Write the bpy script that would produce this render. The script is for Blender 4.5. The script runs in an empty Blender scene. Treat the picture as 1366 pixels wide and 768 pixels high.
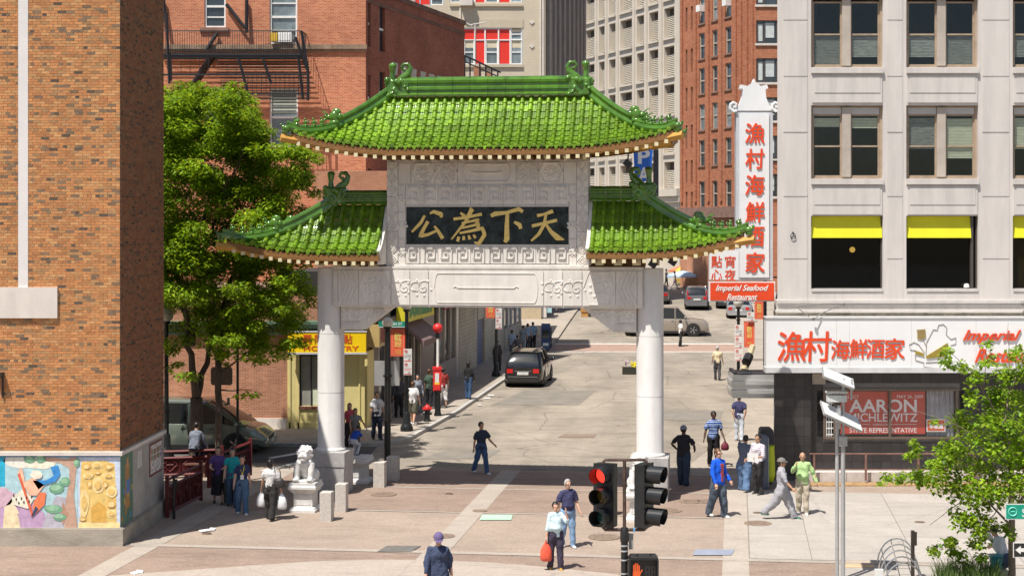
import bpy, bmesh, math, random
from mathutils import Vector, Matrix, noise
R = math.radians
rnd = random.Random(7)
sc = bpy.context.scene
C = sc.collection
# ---------------------------------------------------------------- camera, sky, sun, exposure
F = 2000.0; CX = 755.0; HZ = 302.0; CAMZ = 7.7
cam_d = bpy.data.cameras.new('camera'); cam = bpy.data.objects.new('camera', cam_d); C.objects.link(cam)
cam.location = (0, 0, CAMZ); cam.rotation_euler = (R(90), 0, 0)
cam_d.sensor_width = 36.0; cam_d.lens = 36.0 * F / 1366.0
cam_d.shift_x = (683.0 - CX) / 1366.0; cam_d.shift_y = (HZ - 384.0) / 1366.0
cam_d.clip_start = 0.5; cam_d.clip_end = 2000
sc.camera = cam
SUN = Vector((-0.632 * math.cos(R(64)), -0.775 * math.cos(R(64)), math.sin(R(64))))
w = bpy.data.worlds.new('World'); sc.world = w; w.use_nodes = True
nt = w.node_tree; bg = nt.nodes['Background']; sky = nt.nodes.new('ShaderNodeTexSky')
sky.sky_type = 'NISHITA'; sky.sun_disc = False; sky.sun_elevation = R(64); sky.sun_rotation = math.atan2(SUN.x, SUN.y)
sky.air_density = 1.0; sky.dust_density = 1.5
nt.links.new(sky.outputs[0], bg.inputs[0]); bg.inputs[1].default_value = 0.08
sd = bpy.data.lights.new('sun', 'SUN'); sd.energy = 4.9; sd.angle = R(0.5); sd.color = (1.0, 0.955, 0.885)
so = bpy.data.objects.new('sun', sd); C.objects.link(so)
so.rotation_euler = (-SUN).to_track_quat('-Z', 'Y').to_euler(); so.location = (0, 0, 60)
sc.view_settings.view_transform = 'Standard'; sc.view_settings.look = 'None'
sc.view_settings.exposure = 0.44; sc.view_settings.gamma = 1
try: sc.view_settings.use_curve_mapping = False
except Exception: pass
def PX(px, Y): return (px - CX) * Y / F
def PZ(py, Y): return CAMZ - (py - HZ) * Y / F
def P(px, py, Y): return Vector((PX(px, Y), Y, PZ(py, Y)))
def G(px, py):
 Y = F * CAMZ / (py - HZ); return Vector((PX(px, Y), Y, 0))
# ---------------------------------------------------------------- scene graph helpers
def tag(o, label=None, cat=None, group=None, kind=None):
 if label: o['label'] = label
 if cat: o['category'] = cat
 if group: o['group'] = group
 if kind: o['kind'] = kind
 return o
def thing(name, label, cat, loc=(0, 0, 0), rz=0, group=None):
 o = bpy.data.objects.new(name, None); C.objects.link(o)
 o.empty_display_size = 0.2
 o.location = loc; o.rotation_euler = (0, 0, rz)
 return tag(o, label, cat, group)
def origin(o):
 v = Vector((0, 0, 0))
 while o is not None: v = v + o.location; o = o.parent
 return v
def children(o): return [x for x in list(C.objects) if x.parent == o]
def copy_tree(o, kids, parent=None):
 c = o.copy(); C.objects.link(c)
 if parent is not None: c.parent = parent
 for ch in kids.get(o.name, []): copy_tree(ch, kids, c)
 return c
def kidmap():
 d = {}
 for x in C.objects:
  if x.parent is not None: d.setdefault(x.parent.name, []).append(x)
 return d
class B:
 """collects faces for ONE mesh object"""
 def __init__(s): s.v = []; s.f = []; s.m = []; s.c = []; s.mi = 0; s.col = (1, 1, 1, 1); s.usec = False
 def add(s, vs, fs, M=None):
  n = len(s.v)
  if M is not None: vs = [M @ Vector(p) for p in vs]
  s.v.extend([tuple(p) for p in vs])
  for f in fs:
   s.f.append(tuple(i + n for i in f)); s.m.append(s.mi); s.c.append(s.col)
  return s
 def setc(s, c): s.col = (c[0], c[1], c[2], 1); s.usec = True; return s
 def box(s, x0, x1, y0, y1, z0, z1, M=None):
  vs = [(x0, y0, z0), (x1, y0, z0), (x1, y1, z0), (x0, y1, z0), (x0, y0, z1), (x1, y0, z1), (x1, y1, z1), (x0, y1, z1)]
  return s.add(vs, [(0, 3, 2, 1), (4, 5, 6, 7), (0, 1, 5, 4), (1, 2, 6, 5), (2, 3, 7, 6), (3, 0, 4, 7)], M)
 def cbox(s, c, d, M=None):
  return s.box(c[0] - d[0] / 2, c[0] + d[0] / 2, c[1] - d[1] / 2, c[1] + d[1] / 2, c[2] - d[2] / 2, c[2] + d[2] / 2, M)
 def quad(s, a, b, c, d): return s.add([a, b, c, d], [(0, 1, 2, 3)])
 def prism(s, pts, h0, h1, M=None):
  """polygon in x,y extruded in z between h0 and h1"""
  n = len(pts); a = [(p[0], p[1], h0) for p in pts] + [(p[0], p[1], h1) for p in pts]
  fs = [tuple(range(n, 2 * n)), tuple(reversed(range(n)))] + [(i, (i + 1) % n, n + (i + 1) % n, n + i) for i in range(n)]
  return s.add(a, fs, M)
 def xz(s, pts, y0, y1, M=None):
  """polygon in x,z extruded in y"""
  n = len(pts); a = [(p[0], y0, p[1]) for p in pts] + [(p[0], y1, p[1]) for p in pts]
  fs = [tuple(range(n)), tuple(reversed(range(n, 2 * n)))] + [((i + 1) % n, i, n + i, n + (i + 1) % n) for i in range(n)]
  return s.add(a, fs, M)
 def loft(s, rings, closed=False, cap=True, M=None):
  n = len(rings[0]); vs = [p for r in rings for p in r]; fs = []
  for i in range(len(rings) - 1 + (1 if closed else 0)):
   a = i * n; b = ((i + 1) % len(rings)) * n
   for j in range(n):
    k = (j + 1) % n; fs.append((a + j, a + k, b + k, b + j))
  if cap and not closed:
   fs.append(tuple(reversed(range(n)))); fs.append(tuple(range(len(vs) - n, len(vs))))
  return s.add(vs, fs, M)
 def lathe(s, prof, c=(0, 0, 0), n=20, M=None, cap=True):
  rings = [[(c[0] + r * math.cos(2 * math.pi * j / n), c[1] + r * math.sin(2 * math.pi * j / n), c[2] + z) for j in range(n)] for r, z in prof]
  return s.loft(rings, cap=cap, M=M)
 def cyl(s, c, r, h, n=14, M=None): return s.lathe([(r, 0), (r, h)], c, n, M)
 def tube(s, pts, rad, n=8, M=None, flat=1.0, up=None, cap=True):
  pts = [Vector(p) for p in pts]; rings = []; N = None
  for i, p in enumerate(pts):
   t = (pts[min(i + 1, len(pts) - 1)] - pts[max(i - 1, 0)])
   if t.length < 1e-9: t = Vector((0, 0, 1))
   t.normalize()
   if N is None:
    a = Vector(up) if up else (Vector((0, 0, 1)) if abs(t.z) < 0.9 else Vector((0, 1, 0)))
    N = (a - t * a.dot(t)).normalized()
   else:
    N = N - t * N.dot(t)
    N = N.normalized() if N.length > 1e-6 else t.orthogonal().normalized()
   Bn = t.cross(N); r = rad[i] if isinstance(rad, (list, tuple)) else rad
   rings.append([p + N * (math.cos(2 * math.pi * j / n) * r * flat) + Bn * (math.sin(2 * math.pi * j / n) * r) for j in range(n)])
  return s.loft(rings, cap=cap, M=M)
 def bar(s, a, b, w, h=None, M=None):
  return s.tube([a, b], (w / 2) * 1.414, 4, M) if h is None else s.tube([a, b], w / 2 * 1.414, 4, M, flat=h / w)
 def ball(s, c, r, nu=10, nv=7, M=None):
  if not isinstance(r, (tuple, list)): r = (r, r, r)
  vs = [(c[0], c[1], c[2] - r[2])]; fs = []
  for i in range(1, nv):
   a = -math.pi / 2 + math.pi * i / nv
   for j in range(nu):
    b = 2 * math.pi * j / nu
    vs.append((c[0] + r[0] * math.cos(a) * math.cos(b), c[1] + r[1] * math.cos(a) * math.sin(b), c[2] + r[2] * math.sin(a)))
  vs.append((c[0], c[1], c[2] + r[2])); t = len(vs) - 1
  for j in range(nu):
   k = (j + 1) % nu; fs.append((0, 1 + k, 1 + j)); fs.append((t, 1 + (nv - 2) * nu + j, 1 + (nv - 2) * nu + k))
   for i in range(nv - 2):
    a = 1 + i * nu; b = a + nu; fs.append((a + j, a + k, b + k, b + j))
  return s.add(vs, fs, M)
 def build(s, name, mat, parent=None, world=False, smooth=False, label=None, kind=None, off=None):
  me = bpy.data.meshes.new(name)
  vs = s.v
  if world and parent is not None:
   o = origin(parent); vs = [(p[0] - o.x, p[1] - o.y, p[2] - o.z) for p in vs]
  if off is not None: vs = [(p[0] - off[0], p[1] - off[1], p[2] - off[2]) for p in vs]
  me.from_pydata(vs, [], s.f)
  for m in (mat if isinstance(mat, (list, tuple)) else [mat]): me.materials.append(m)
  if any(s.m): me.polygons.foreach_set('material_index', s.m)
  if s.usec:
   ca = me.color_attributes.new('Col', 'FLOAT_COLOR', 'CORNER'); buf = []
   for p, c in zip(s.f, s.c): buf.extend(list(c) * len(p))
   ca.data.foreach_set('color', buf)
  if smooth is True: me.polygons.foreach_set('use_smooth', [True] * len(me.polygons))
  me.update()
  if smooth == 'auto': me.shade_auto_smooth(angle=R(38)) if hasattr(me, 'shade_auto_smooth') else smooth_angle(me)
  o = bpy.data.objects.new(name, me); C.objects.link(o)
  if parent is not None: o.parent = parent
  if off is not None: o.location = off
  if label: o['label'] = label
  if kind: o['kind'] = kind
  return o
def smooth_angle(me, ang=38):
 bm = bmesh.new(); bm.from_mesh(me); ca = math.cos(R(ang)); bm.normal_update()
 for f in bm.faces: f.smooth = True
 for e in bm.edges:
  if len(e.link_faces) == 2 and e.link_faces[0].normal.dot(e.link_faces[1].normal) < ca: e.smooth = False
 bm.to_mesh(me); bm.free()
def remesh(o, vox, smooth=True, sm=0, disp=0.0, dscale=6.0, seed=0):
 m = o.modifiers.new('r', 'REMESH'); m.mode = 'VOXEL'; m.voxel_size = vox; m.use_smooth_shade = True
 if sm:
  s2 = o.modifiers.new('s', 'SMOOTH'); s2.iterations = sm; s2.factor = 0.5
 bpy.context.view_layer.update()
 dg = bpy.context.evaluated_depsgraph_get()
 me = bpy.data.meshes.new_from_object(o.evaluated_get(dg)); o.modifiers.clear()
 old = o.data; o.data = me; bpy.data.meshes.remove(old)
 if disp:
  so_ = Vector((seed * 3.1, seed * 1.7, seed))
  ns = [v.normal.copy() for v in me.vertices]
  for v, n in zip(me.vertices, ns):
   q = Vector((v.co.x * dscale, v.co.y * dscale, v.co.z * dscale * 0.7)) + so_
   k = noise.noise(q) + 0.5 * abs(noise.noise(q * 2.3)) - 0.2
   v.co += n * disp * (k + .28)
 return o
# ---------------------------------------------------------------- materials
MATS = {}
def nodes_of(name):
 m = bpy.data.materials.new(name); m.use_nodes = True; t = m.node_tree; b = t.nodes['Principled BSDF']; return m, t, b
def sock(b, n, v):
 if n in b.inputs: b.inputs[n].default_value = v
def mat(name, col, rough=0.6, metal=0.0, var=0.12, scale=2.0, bump=0.0, bscale=25.0, orand=0.0, detail=4, spec=0.5, coat=0.0, stretch=(1, 1, 1), col2=None, trans=0.0):
 if name in MATS: return MATS[name]
 m, t, b = nodes_of(name); N = t.nodes; L = t.links
 sock(b, 'Roughness', rough); sock(b, 'Metallic', metal); sock(b, 'Specular IOR Level', spec); sock(b, 'Coat Weight', coat); sock(b, 'Coat Roughness', 0.08)
 tc = N.new('ShaderNodeTexCoord'); mp = N.new('ShaderNodeMapping'); mp.inputs['Scale'].default_value = stretch
 L.new(tc.outputs['Object'], mp.inputs[0])
 nz = N.new('ShaderNodeTexNoise'); nz.inputs['Scale'].default_value = scale; nz.inputs['Detail'].default_value = detail; nz.inputs['Roughness'].default_value = 0.65
 L.new(mp.outputs[0], nz.inputs['Vector'])
 c1 = tuple(max(0, x * (1 - var)) for x in col); c2 = tuple(x * (1 + var) for x in (col2 or col))
 rp = N.new('ShaderNodeValToRGB'); rp.color_ramp.elements[0].position = 0.33; rp.color_ramp.elements[1].position = 0.67
 rp.color_ramp.elements[0].color = (*c1, 1); rp.color_ramp.elements[1].color = (*c2, 1)
 L.new(nz.outputs['Fac'], rp.inputs[0]); out = rp.outputs[0]
 if orand:
  oi = N.new('ShaderNodeObjectInfo'); mr = N.new('ShaderNodeMapRange'); mr.inputs['To Min'].default_value = 1 - orand; mr.inputs['To Max'].default_value = 1 + orand
  L.new(oi.outputs['Random'], mr.inputs['Value']); hs = N.new('ShaderNodeHueSaturation'); L.new(mr.outputs[0], hs.inputs['Value']); L.new(out, hs.inputs['Color']); out = hs.outputs[0]
 L.new(out, b.inputs['Base Color'])
 if bump:
  n2 = N.new('ShaderNodeTexNoise'); n2.inputs['Scale'].default_value = bscale; n2.inputs['Detail'].default_value = 3
  L.new(mp.outputs[0], n2.inputs['Vector']); bp = N.new('ShaderNodeBump'); bp.inputs['Strength'].default_value = bump; bp.inputs['Distance'].default_value = 0.02
  L.new(n2.outputs['Fac'], bp.inputs['Height']); L.new(bp.outputs[0], b.inputs['Normal'])
 MATS[name] = m; return m
def worn(m, crack=0.35, cscale=0.45, dark=0.55, spots=0.5):
 t = m.node_tree; N = t.nodes; L = t.links; b = N['Principled BSDF']; src = b.inputs['Base Color'].links[0].from_socket
 tc = N.new('ShaderNodeTexCoord'); nz = N.new('ShaderNodeTexNoise'); nz.inputs['Scale'].default_value = 1.6; nz.inputs['Detail'].default_value = 6; L.new(tc.outputs['Object'], nz.inputs['Vector'])
 ad = N.new('ShaderNodeMixRGB'); ad.inputs[0].default_value = 0.25; L.new(tc.outputs['Object'], ad.inputs[1]); L.new(nz.outputs['Color'], ad.inputs[2])
 vo = N.new('ShaderNodeTexVoronoi'); vo.feature = 'DISTANCE_TO_EDGE'; vo.inputs['Scale'].default_value = cscale; L.new(ad.outputs[0], vo.inputs['Vector'])
 r1 = N.new('ShaderNodeMapRange'); r1.inputs['From Min'].default_value = 0.0; r1.inputs['From Max'].default_value = 0.012; r1.inputs['To Min'].default_value = 1 - crack; r1.inputs['To Max'].default_value = 1; L.new(vo.outputs['Distance'], r1.inputs['Value'])
 n2 = N.new('ShaderNodeTexNoise'); n2.inputs['Scale'].default_value = 0.9; n2.inputs['Detail'].default_value = 9; n2.inputs['Roughness'].default_value = 0.75; mp = N.new('ShaderNodeMapping'); mp.inputs['Scale'].default_value = (0.35, 1.6, 1); L.new(tc.outputs['Object'], mp.inputs[0]); L.new(mp.outputs[0], n2.inputs['Vector'])
 r2 = N.new('ShaderNodeMapRange'); r2.inputs['From Min'].default_value = 0.36; r2.inputs['From Max'].default_value = 0.5; r2.inputs['To Min'].default_value = dark; r2.inputs['To Max'].default_value = 1; L.new(n2.outputs['Fac'], r2.inputs['Value'])
 n3 = N.new('ShaderNodeTexNoise'); n3.inputs['Scale'].default_value = 14; n3.inputs['Detail'].default_value = 4; L.new(tc.outputs['Object'], n3.inputs['Vector'])
 r3 = N.new('ShaderNodeMapRange'); r3.inputs['From Min'].default_value = 0.3; r3.inputs['From Max'].default_value = 0.7; r3.inputs['To Min'].default_value = 1 - .16 * spots * 2; r3.inputs['To Max'].default_value = 1 + .1 * spots * 2; L.new(n3.outputs['Fac'], r3.inputs['Value'])
 m1 = N.new('ShaderNodeMath'); m1.operation = 'MULTIPLY'; L.new(r1.outputs[0], m1.inputs[0]); L.new(r2.outputs[0], m1.inputs[1]); m2 = N.new('ShaderNodeMath'); m2.operation = 'MULTIPLY'; L.new(m1.outputs[0], m2.inputs[0]); L.new(r3.outputs[0], m2.inputs[1])
 hs = N.new('ShaderNodeHueSaturation'); L.new(m2.outputs[0], hs.inputs['Value']); L.new(src, hs.inputs['Color']); L.new(hs.outputs[0], b.inputs['Base Color']); return m
def streaked(m, amt=0.12, sc=3.0):
 t = m.node_tree; N = t.nodes; L = t.links; b = N['Principled BSDF']; src = b.inputs['Base Color'].links[0].from_socket
 tc = N.new('ShaderNodeTexCoord'); mp = N.new('ShaderNodeMapping'); mp.inputs['Scale'].default_value = (sc, sc, .12 * sc); L.new(tc.outputs['Object'], mp.inputs[0])
 n2 = N.new('ShaderNodeTexNoise'); n2.inputs['Scale'].default_value = 1; n2.inputs['Detail'].default_value = 8; n2.inputs['Roughness'].default_value = 0.7; L.new(mp.outputs[0], n2.inputs['Vector'])
 r2 = N.new('ShaderNodeMapRange'); r2.inputs['From Min'].default_value = 0.35; r2.inputs['From Max'].default_value = 0.56; r2.inputs['To Min'].default_value = 1 - amt; r2.inputs['To Max'].default_value = 1; L.new(n2.outputs['Fac'], r2.inputs['Value'])
 hs = N.new('ShaderNodeHueSaturation'); L.new(r2.outputs[0], hs.inputs['Value']); L.new(src, hs.inputs['Color']); L.new(hs.outputs[0], b.inputs['Base Color']); return m
def attrmat(name, rough=0.75, var=0.15, scale=8, bump=0.2, bscale=60):
 if name in MATS: return MATS[name]
 m, t, b = nodes_of(name); N = t.nodes; L = t.links; sock(b, 'Roughness', rough)
 at = N.new('ShaderNodeVertexColor'); at.layer_name = 'Col'
 tc = N.new('ShaderNodeTexCoord'); nz = N.new('ShaderNodeTexNoise'); nz.inputs['Scale'].default_value = scale; nz.inputs['Detail'].default_value = 4
 L.new(tc.outputs['Object'], nz.inputs['Vector'])
 mr = N.new('ShaderNodeMapRange'); mr.inputs['From Min'].default_value = 0.3; mr.inputs['From Max'].default_value = 0.7; mr.inputs['To Min'].default_value = 1 - var; mr.inputs['To Max'].default_value = 1 + var
 L.new(nz.outputs['Fac'], mr.inputs['Value'])
 hs = N.new('ShaderNodeHueSaturation'); L.new(mr.outputs[0], hs.inputs['Value']); L.new(at.outputs['Color'], hs.inputs['Color']); L.new(hs.outputs[0], b.inputs['Base Color'])
 n2 = N.new('ShaderNodeTexNoise'); n2.inputs['Scale'].default_value = bscale; L.new(tc.outputs['Object'], n2.inputs['Vector'])
 bp = N.new('ShaderNodeBump'); bp.inputs['Strength'].default_value = bump; bp.inputs['Distance'].default_value = 0.01
 L.new(n2.outputs['Fac'], bp.inputs['Height']); L.new(bp.outputs[0], b.inputs['Normal'])
 MATS[name] = m; return m
def brickmat(name, c1, c2, mortar, ax=1.0, ay=0.0, bw=0.21, bh=0.068, ms=0.01, rough=0.85, flat=False, dirt=0.25, off=0.5, bump=0.5, dscale=0.6):
 if name in MATS: return MATS[name]
 m, t, b = nodes_of(name); N = t.nodes; L = t.links; sock(b, 'Roughness', rough); sock(b, 'Specular IOR Level', 0.25)
 tc = N.new('ShaderNodeTexCoord'); sp = N.new('ShaderNodeSeparateXYZ'); L.new(tc.outputs['Object'], sp.inputs[0])
 m1 = N.new('ShaderNodeMath'); m1.operation = 'MULTIPLY'; m1.inputs[1].default_value = ax; L.new(sp.outputs[0], m1.inputs[0])
 m2 = N.new('ShaderNodeMath'); m2.operation = 'MULTIPLY_ADD'; m2.inputs[1].default_value = ay; L.new(sp.outputs[1], m2.inputs[0]); L.new(m1.outputs[0], m2.inputs[2])
 cb = N.new('ShaderNodeCombineXYZ')
 if flat:
  rx = N.new('ShaderNodeVectorRotate'); rx.rotation_type = 'Z_AXIS'; rx.inputs['Angle'].default_value = R(6.5); L.new(tc.outputs['Object'], rx.inputs['Vector']); vec = rx.outputs[0]
 else:
  L.new(m2.outputs[0], cb.inputs[0]); L.new(sp.outputs[2], cb.inputs[1]); vec = cb.outputs[0]
 br = N.new('ShaderNodeTexBrick'); br.inputs['Scale'].default_value = 1; br.inputs['Brick Width'].default_value = bw; br.inputs['Row Height'].default_value = bh
 br.inputs['Mortar Size'].default_value = ms; br.inputs['Mortar Smooth'].default_value = 0.3; br.inputs['Bias'].default_value = 0.0; br.offset = off
 br.inputs['Color1'].default_value = (*c1, 1); br.inputs['Color2'].default_value = (*c2, 1); br.inputs['Mortar'].default_value = (*mortar, 1)
 L.new(vec, br.inputs['Vector'])
 nz = N.new('ShaderNodeTexNoise'); nz.inputs['Scale'].default_value = dscale; nz.inputs['Detail'].default_value = 6; nz.inputs['Roughness'].default_value = 0.7; L.new(tc.outputs['Object'], nz.inputs['Vector'])
 mr = N.new('ShaderNodeMapRange'); mr.inputs['From Min'].default_value = 0.3; mr.inputs['From Max'].default_value = 0.7; mr.inputs['To Min'].default_value = 1 - dirt; mr.inputs['To Max'].default_value = 1 + dirt * 0.6
 L.new(nz.outputs['Fac'], mr.inputs['Value']); hs = N.new('ShaderNodeHueSaturation'); L.new(mr.outputs[0], hs.inputs['Value']); L.new(br.outputs['Color'], hs.inputs['Color'])
 L.new(hs.outputs[0], b.inputs['Base Color'])
 bp = N.new('ShaderNodeBump'); bp.invert = True; bp.inputs['Strength'].default_value = bump; bp.inputs['Distance'].default_value = 0.01; L.new(br.outputs['Fac'], bp.inputs['Height']); L.new(bp.outputs[0], b.inputs['Normal'])
 MATS[name] = m; return m
def stripemat(name, cols, period, axis=2, rough=0.85):
 if name in MATS: return MATS[name]
 m, t, b = nodes_of(name); N = t.nodes; L = t.links; sock(b, 'Roughness', rough)
 tc = N.new('ShaderNodeTexCoord'); sp = N.new('ShaderNodeSeparateXYZ'); L.new(tc.outputs['Object'], sp.inputs[0])
 d = N.new('ShaderNodeMath'); d.operation = 'DIVIDE'; d.inputs[1].default_value = period; L.new(sp.outputs[axis], d.inputs[0])
 fr = N.new('ShaderNodeMath'); fr.operation = 'FRACT'; L.new(d.outputs[0], fr.inputs[0])
 rp = N.new('ShaderNodeValToRGB'); rp.color_ramp.interpolation = 'CONSTANT'; L.new(fr.outputs[0], rp.inputs[0])
 e = rp.color_ramp.elements; e[0].position = 0; e[0].color = (*cols[0][1], 1); e[1].position = cols[1][0]; e[1].color = (*cols[1][1], 1)
 for p_, c_ in cols[2:]:
  q = e.new(p_); q.color = (*c_, 1)
 L.new(rp.outputs[0], b.inputs['Base Color']); MATS[name] = m; return m
def glassmat(name, tint=(0.9, 0.95, 0.95), refl=1.0, alpha=0.25):
 if name in MATS: return MATS[name]
 m = bpy.data.materials.new(name); m.use_nodes = True; t = m.node_tree; N = t.nodes; L = t.links
 N.remove(N['Principled BSDF']); out = N['Material Output']
 tr = N.new('ShaderNodeBsdfTransparent'); tr.inputs[0].default_value = (*tint, 1); gl = N.new('ShaderNodeBsdfGlossy'); gl.inputs['Roughness'].default_value = 0.03
 fr = N.new('ShaderNodeMath'); fr.operation = 'MULTIPLY_ADD'; fr.inputs[1].default_value = .9; fr.inputs[2].default_value = .035; lw = N.new('ShaderNodeLayerWeight'); pw = N.new('ShaderNodeMath'); pw.operation = 'POWER'; pw.inputs[1].default_value = 5.0; L.new(lw.outputs['Facing'], pw.inputs[0]); L.new(pw.outputs[0], fr.inputs[0]); mx = N.new('ShaderNodeMixShader'); ma = N.new('ShaderNodeMath'); ma.operation = 'MULTIPLY'; ma.inputs[1].default_value = refl
 L.new(fr.outputs[0], ma.inputs[0]); L.new(ma.outputs[0], mx.inputs[0]); L.new(tr.outputs[0], mx.inputs[1]); L.new(gl.outputs[0], mx.inputs[2]); L.new(mx.outputs[0], out.inputs[0])
 MATS[name] = m; return m
def leafmat(name, c1, c2, tr=0.45):
 if name in MATS: return MATS[name]
 m = bpy.data.materials.new(name); m.use_nodes = True; t = m.node_tree; N = t.nodes; L = t.links
 b = N['Principled BSDF']; out = N['Material Output']; sock(b, 'Roughness', 0.45); sock(b, 'Specular IOR Level', 0.3)
 at = N.new('ShaderNodeVertexColor'); at.layer_name = 'Col'; L.new(at.outputs[0], b.inputs['Base Color'])
 tl = N.new('ShaderNodeBsdfTranslucent'); hs = N.new('ShaderNodeHueSaturation'); hs.inputs['Hue'].default_value = 0.485; hs.inputs['Value'].default_value = 1.3; L.new(at.outputs[0], hs.inputs['Color']); L.new(hs.outputs[0], tl.inputs[0])
 mx = N.new('ShaderNodeMixShader'); mx.inputs[0].default_value = tr; L.new(b.outputs[0], mx.inputs[1]); L.new(tl.outputs[0], mx.inputs[2]); L.new(mx.outputs[0], out.inputs[0])
 MATS[name] = m; return m
def emat(name, col, strength):
 m, t, b = nodes_of(name); sock(b, 'Base Color', (*col, 1)); sock(b, 'Emission Color', (*col, 1)); sock(b, 'Emission Strength', strength); return m
# ---------------------------------------------------------------- lettering (built-in font)
def text_mesh(s, w=None, h=None, ext=0.01, bold=0.0, shear=0.0, vertical=False, spacing=1.0):
 c = bpy.data.curves.new('t', 'FONT'); c.body = s; c.extrude = 0.0; c.offset = bold; c.shear = shear; c.space_character = spacing; c.resolution_u = 3
 c.align_x = 'LEFT'; c.align_y = 'BOTTOM_BASELINE'
 o = bpy.data.objects.new('t', c); C.objects.link(o); bpy.context.view_layer.update()
 me = bpy.data.meshes.new_from_object(o.evaluated_get(bpy.context.evaluated_depsgraph_get()))
 bpy.data.objects.remove(o); bpy.data.curves.remove(c)
 xs = [v.co.x for v in me.vertices]; ys = [v.co.y for v in me.vertices]
 x0, x1, y0, y1 = min(xs), max(xs), min(ys), max(ys)
 sx = (w / (x1 - x0)) if w else None; sy = (h / (y1 - y0)) if h else None
 if sx is None: sx = sy
 if sy is None: sy = sx
 cx, cy = (x0 + x1) / 2, (y0 + y1) / 2
 V = [((v.co.x - cx) * sx, (v.co.y - cy) * sy) for v in me.vertices]
 Fc = [tuple(p.vertices) for p in me.polygons]
 ec = {}
 for f in Fc:
  for i in range(len(f)):
   a, b = f[i], f[(i + 1) % len(f)]; k = (min(a, b), max(a, b)); ec[k] = ec.get(k, 0) + 1
 bpy.data.meshes.remove(me)
 n = len(V); fs = [tuple(f) for f in Fc]
 vs = [(x, -ext, z) for x, z in V] + [(x, 0.0, z) for x, z in V]
 for (a, b), k in ec.items():
  if k == 1: fs.append((a, b, b + n, a + n))
 return vs, fs
def lettering(s, c, mat_, parent, w=None, h=None, ext=0.012, bold=0.0, shear=0.0, rz=0.0, world=True, label=None, name='lettering'):
 cjk = any(ord(q) > 0x2e00 for q in s); vs, fs = text_mesh(s, w, h, ext, 0.0 if cjk else bold, shear)
 b = B(); k = (w or h or .3) * min(abs(bold), .02) * .75
 for i, (dx, dz) in enumerate(((0, 0), (1, 1), (-1, 1), (1, -1), (-1, -1)) if cjk and bold else ((0, 0),)):
  b.add(vs, fs, Matrix.Translation(Vector(c)) @ Matrix.Rotation(rz, 4, 'Z') @ Matrix.Translation((dx * k, -.0006 * i, dz * k)))
 return b.build(name, mat_, parent, world=world, label=label)
def brush_strokes(strokes, cx, cz, s, y, b, ext=0.03):
 """strokes: list of [(x,y,w),...] in a unit box; ribbons with smooth outline"""
 for k, st in enumerate(strokes):
  pts = []
  for i in range(len(st) - 1):
   for q in range(5):
    t = q / 5.0; pts.append(tuple(st[i][a] * (1 - t) + st[i + 1][a] * t for a in range(3)))
  pts.append(st[-1]); L_ = []; R_ = []
  for i, p in enumerate(pts):
   a = pts[max(i - 1, 0)]; c_ = pts[min(i + 1, len(pts) - 1)]; dx, dz = c_[0] - a[0], c_[1] - a[1]; l = math.hypot(dx, dz) or 1
   nx, nz = -dz / l, dx / l; L_.append((cx + (p[0] - .5 + nx * p[2]) * s, cz + (p[1] - .5 + nz * p[2]) * s)); R_.append((cx + (p[0] - .5 - nx * p[2]) * s, cz + (p[1] - .5 - nz * p[2]) * s))
  e = ext + 0.002 * k
  for i in range(len(pts) - 1):
   q = [L_[i], L_[i + 1], R_[i + 1], R_[i]]
   b.xz(q, y - e, y)
# ================================================================ GROUND, ROADS, PAVEMENTS
M_asph = mat('asphalt_worn', (0.285, 0.245, 0.195), 0.9, var=0.27, scale=0.35, bump=0.3, bscale=40, detail=8, stretch=(1.0, 0.35, 1))
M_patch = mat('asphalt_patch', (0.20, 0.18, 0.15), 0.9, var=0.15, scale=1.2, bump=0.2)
M_dark_asph = mat('asphalt_dark', (0.09, 0.085, 0.08), 0.9, var=0.25, scale=0.7, bump=0.3)
M_conc = mat('concrete_walk', (0.39, 0.335, 0.28), 0.85, var=0.09, scale=0.9, bump=0.15, detail=8, orand=0.04)
M_conc2 = mat('concrete_light', (0.385, 0.35, 0.31), 0.85, var=0.07, scale=1.3, bump=0.15, detail=8, orand=0.05)
M_walk = mat('sidewalk_tan', (0.35, 0.30, 0.245), 0.88, var=0.12, scale=0.8, bump=0.15, detail=8)
M_tan = brickmat('paver_tan', (0.375, 0.295, 0.235), (0.335, 0.262, 0.208), (0.32, 0.265, 0.22), bw=0.2, bh=0.1, ms=0.006, flat=True, dirt=0.14, bump=0.3, dscale=0.35)
M_brown = brickmat('paver_brown', (0.32, 0.235, 0.185), (0.28, 0.205, 0.16), (0.26, 0.20, 0.165), bw=0.2, bh=0.1, ms=0.006, flat=True, dirt=0.16, bump=0.3, dscale=0.4)
M_curb = mat('granite_curb', (0.42, 0.40, 0.37), 0.8, var=0.15, scale=6, bump=0.2)
M_line = mat('road_paint', (0.72, 0.70, 0.64), 0.7, var=0.18, scale=3, detail=8)
M_iron = mat('iron_cover', (0.27, 0.20, 0.15), 0.7, metal=0.2, var=0.25, scale=12, bump=0.5, bscale=60)
worn(M_asph, .45, .4, .72, .5); worn(M_tan, .0, .4, .86, .5); worn(M_brown, .0, .4, .8, .5); worn(M_conc2, .12, .3, .88, .3); worn(M_walk, .25, .5, .8, .4); worn(M_conc, 0, .4, .85, .4)
TH = R(6.5); GC = Vector((-2.22, 43.0, 0))
def GW(u, v, z=0.0): return Vector((GC.x + u * math.cos(TH) + v * math.sin(TH), GC.y - u * math.sin(TH) + v * math.cos(TH), z))
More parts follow.
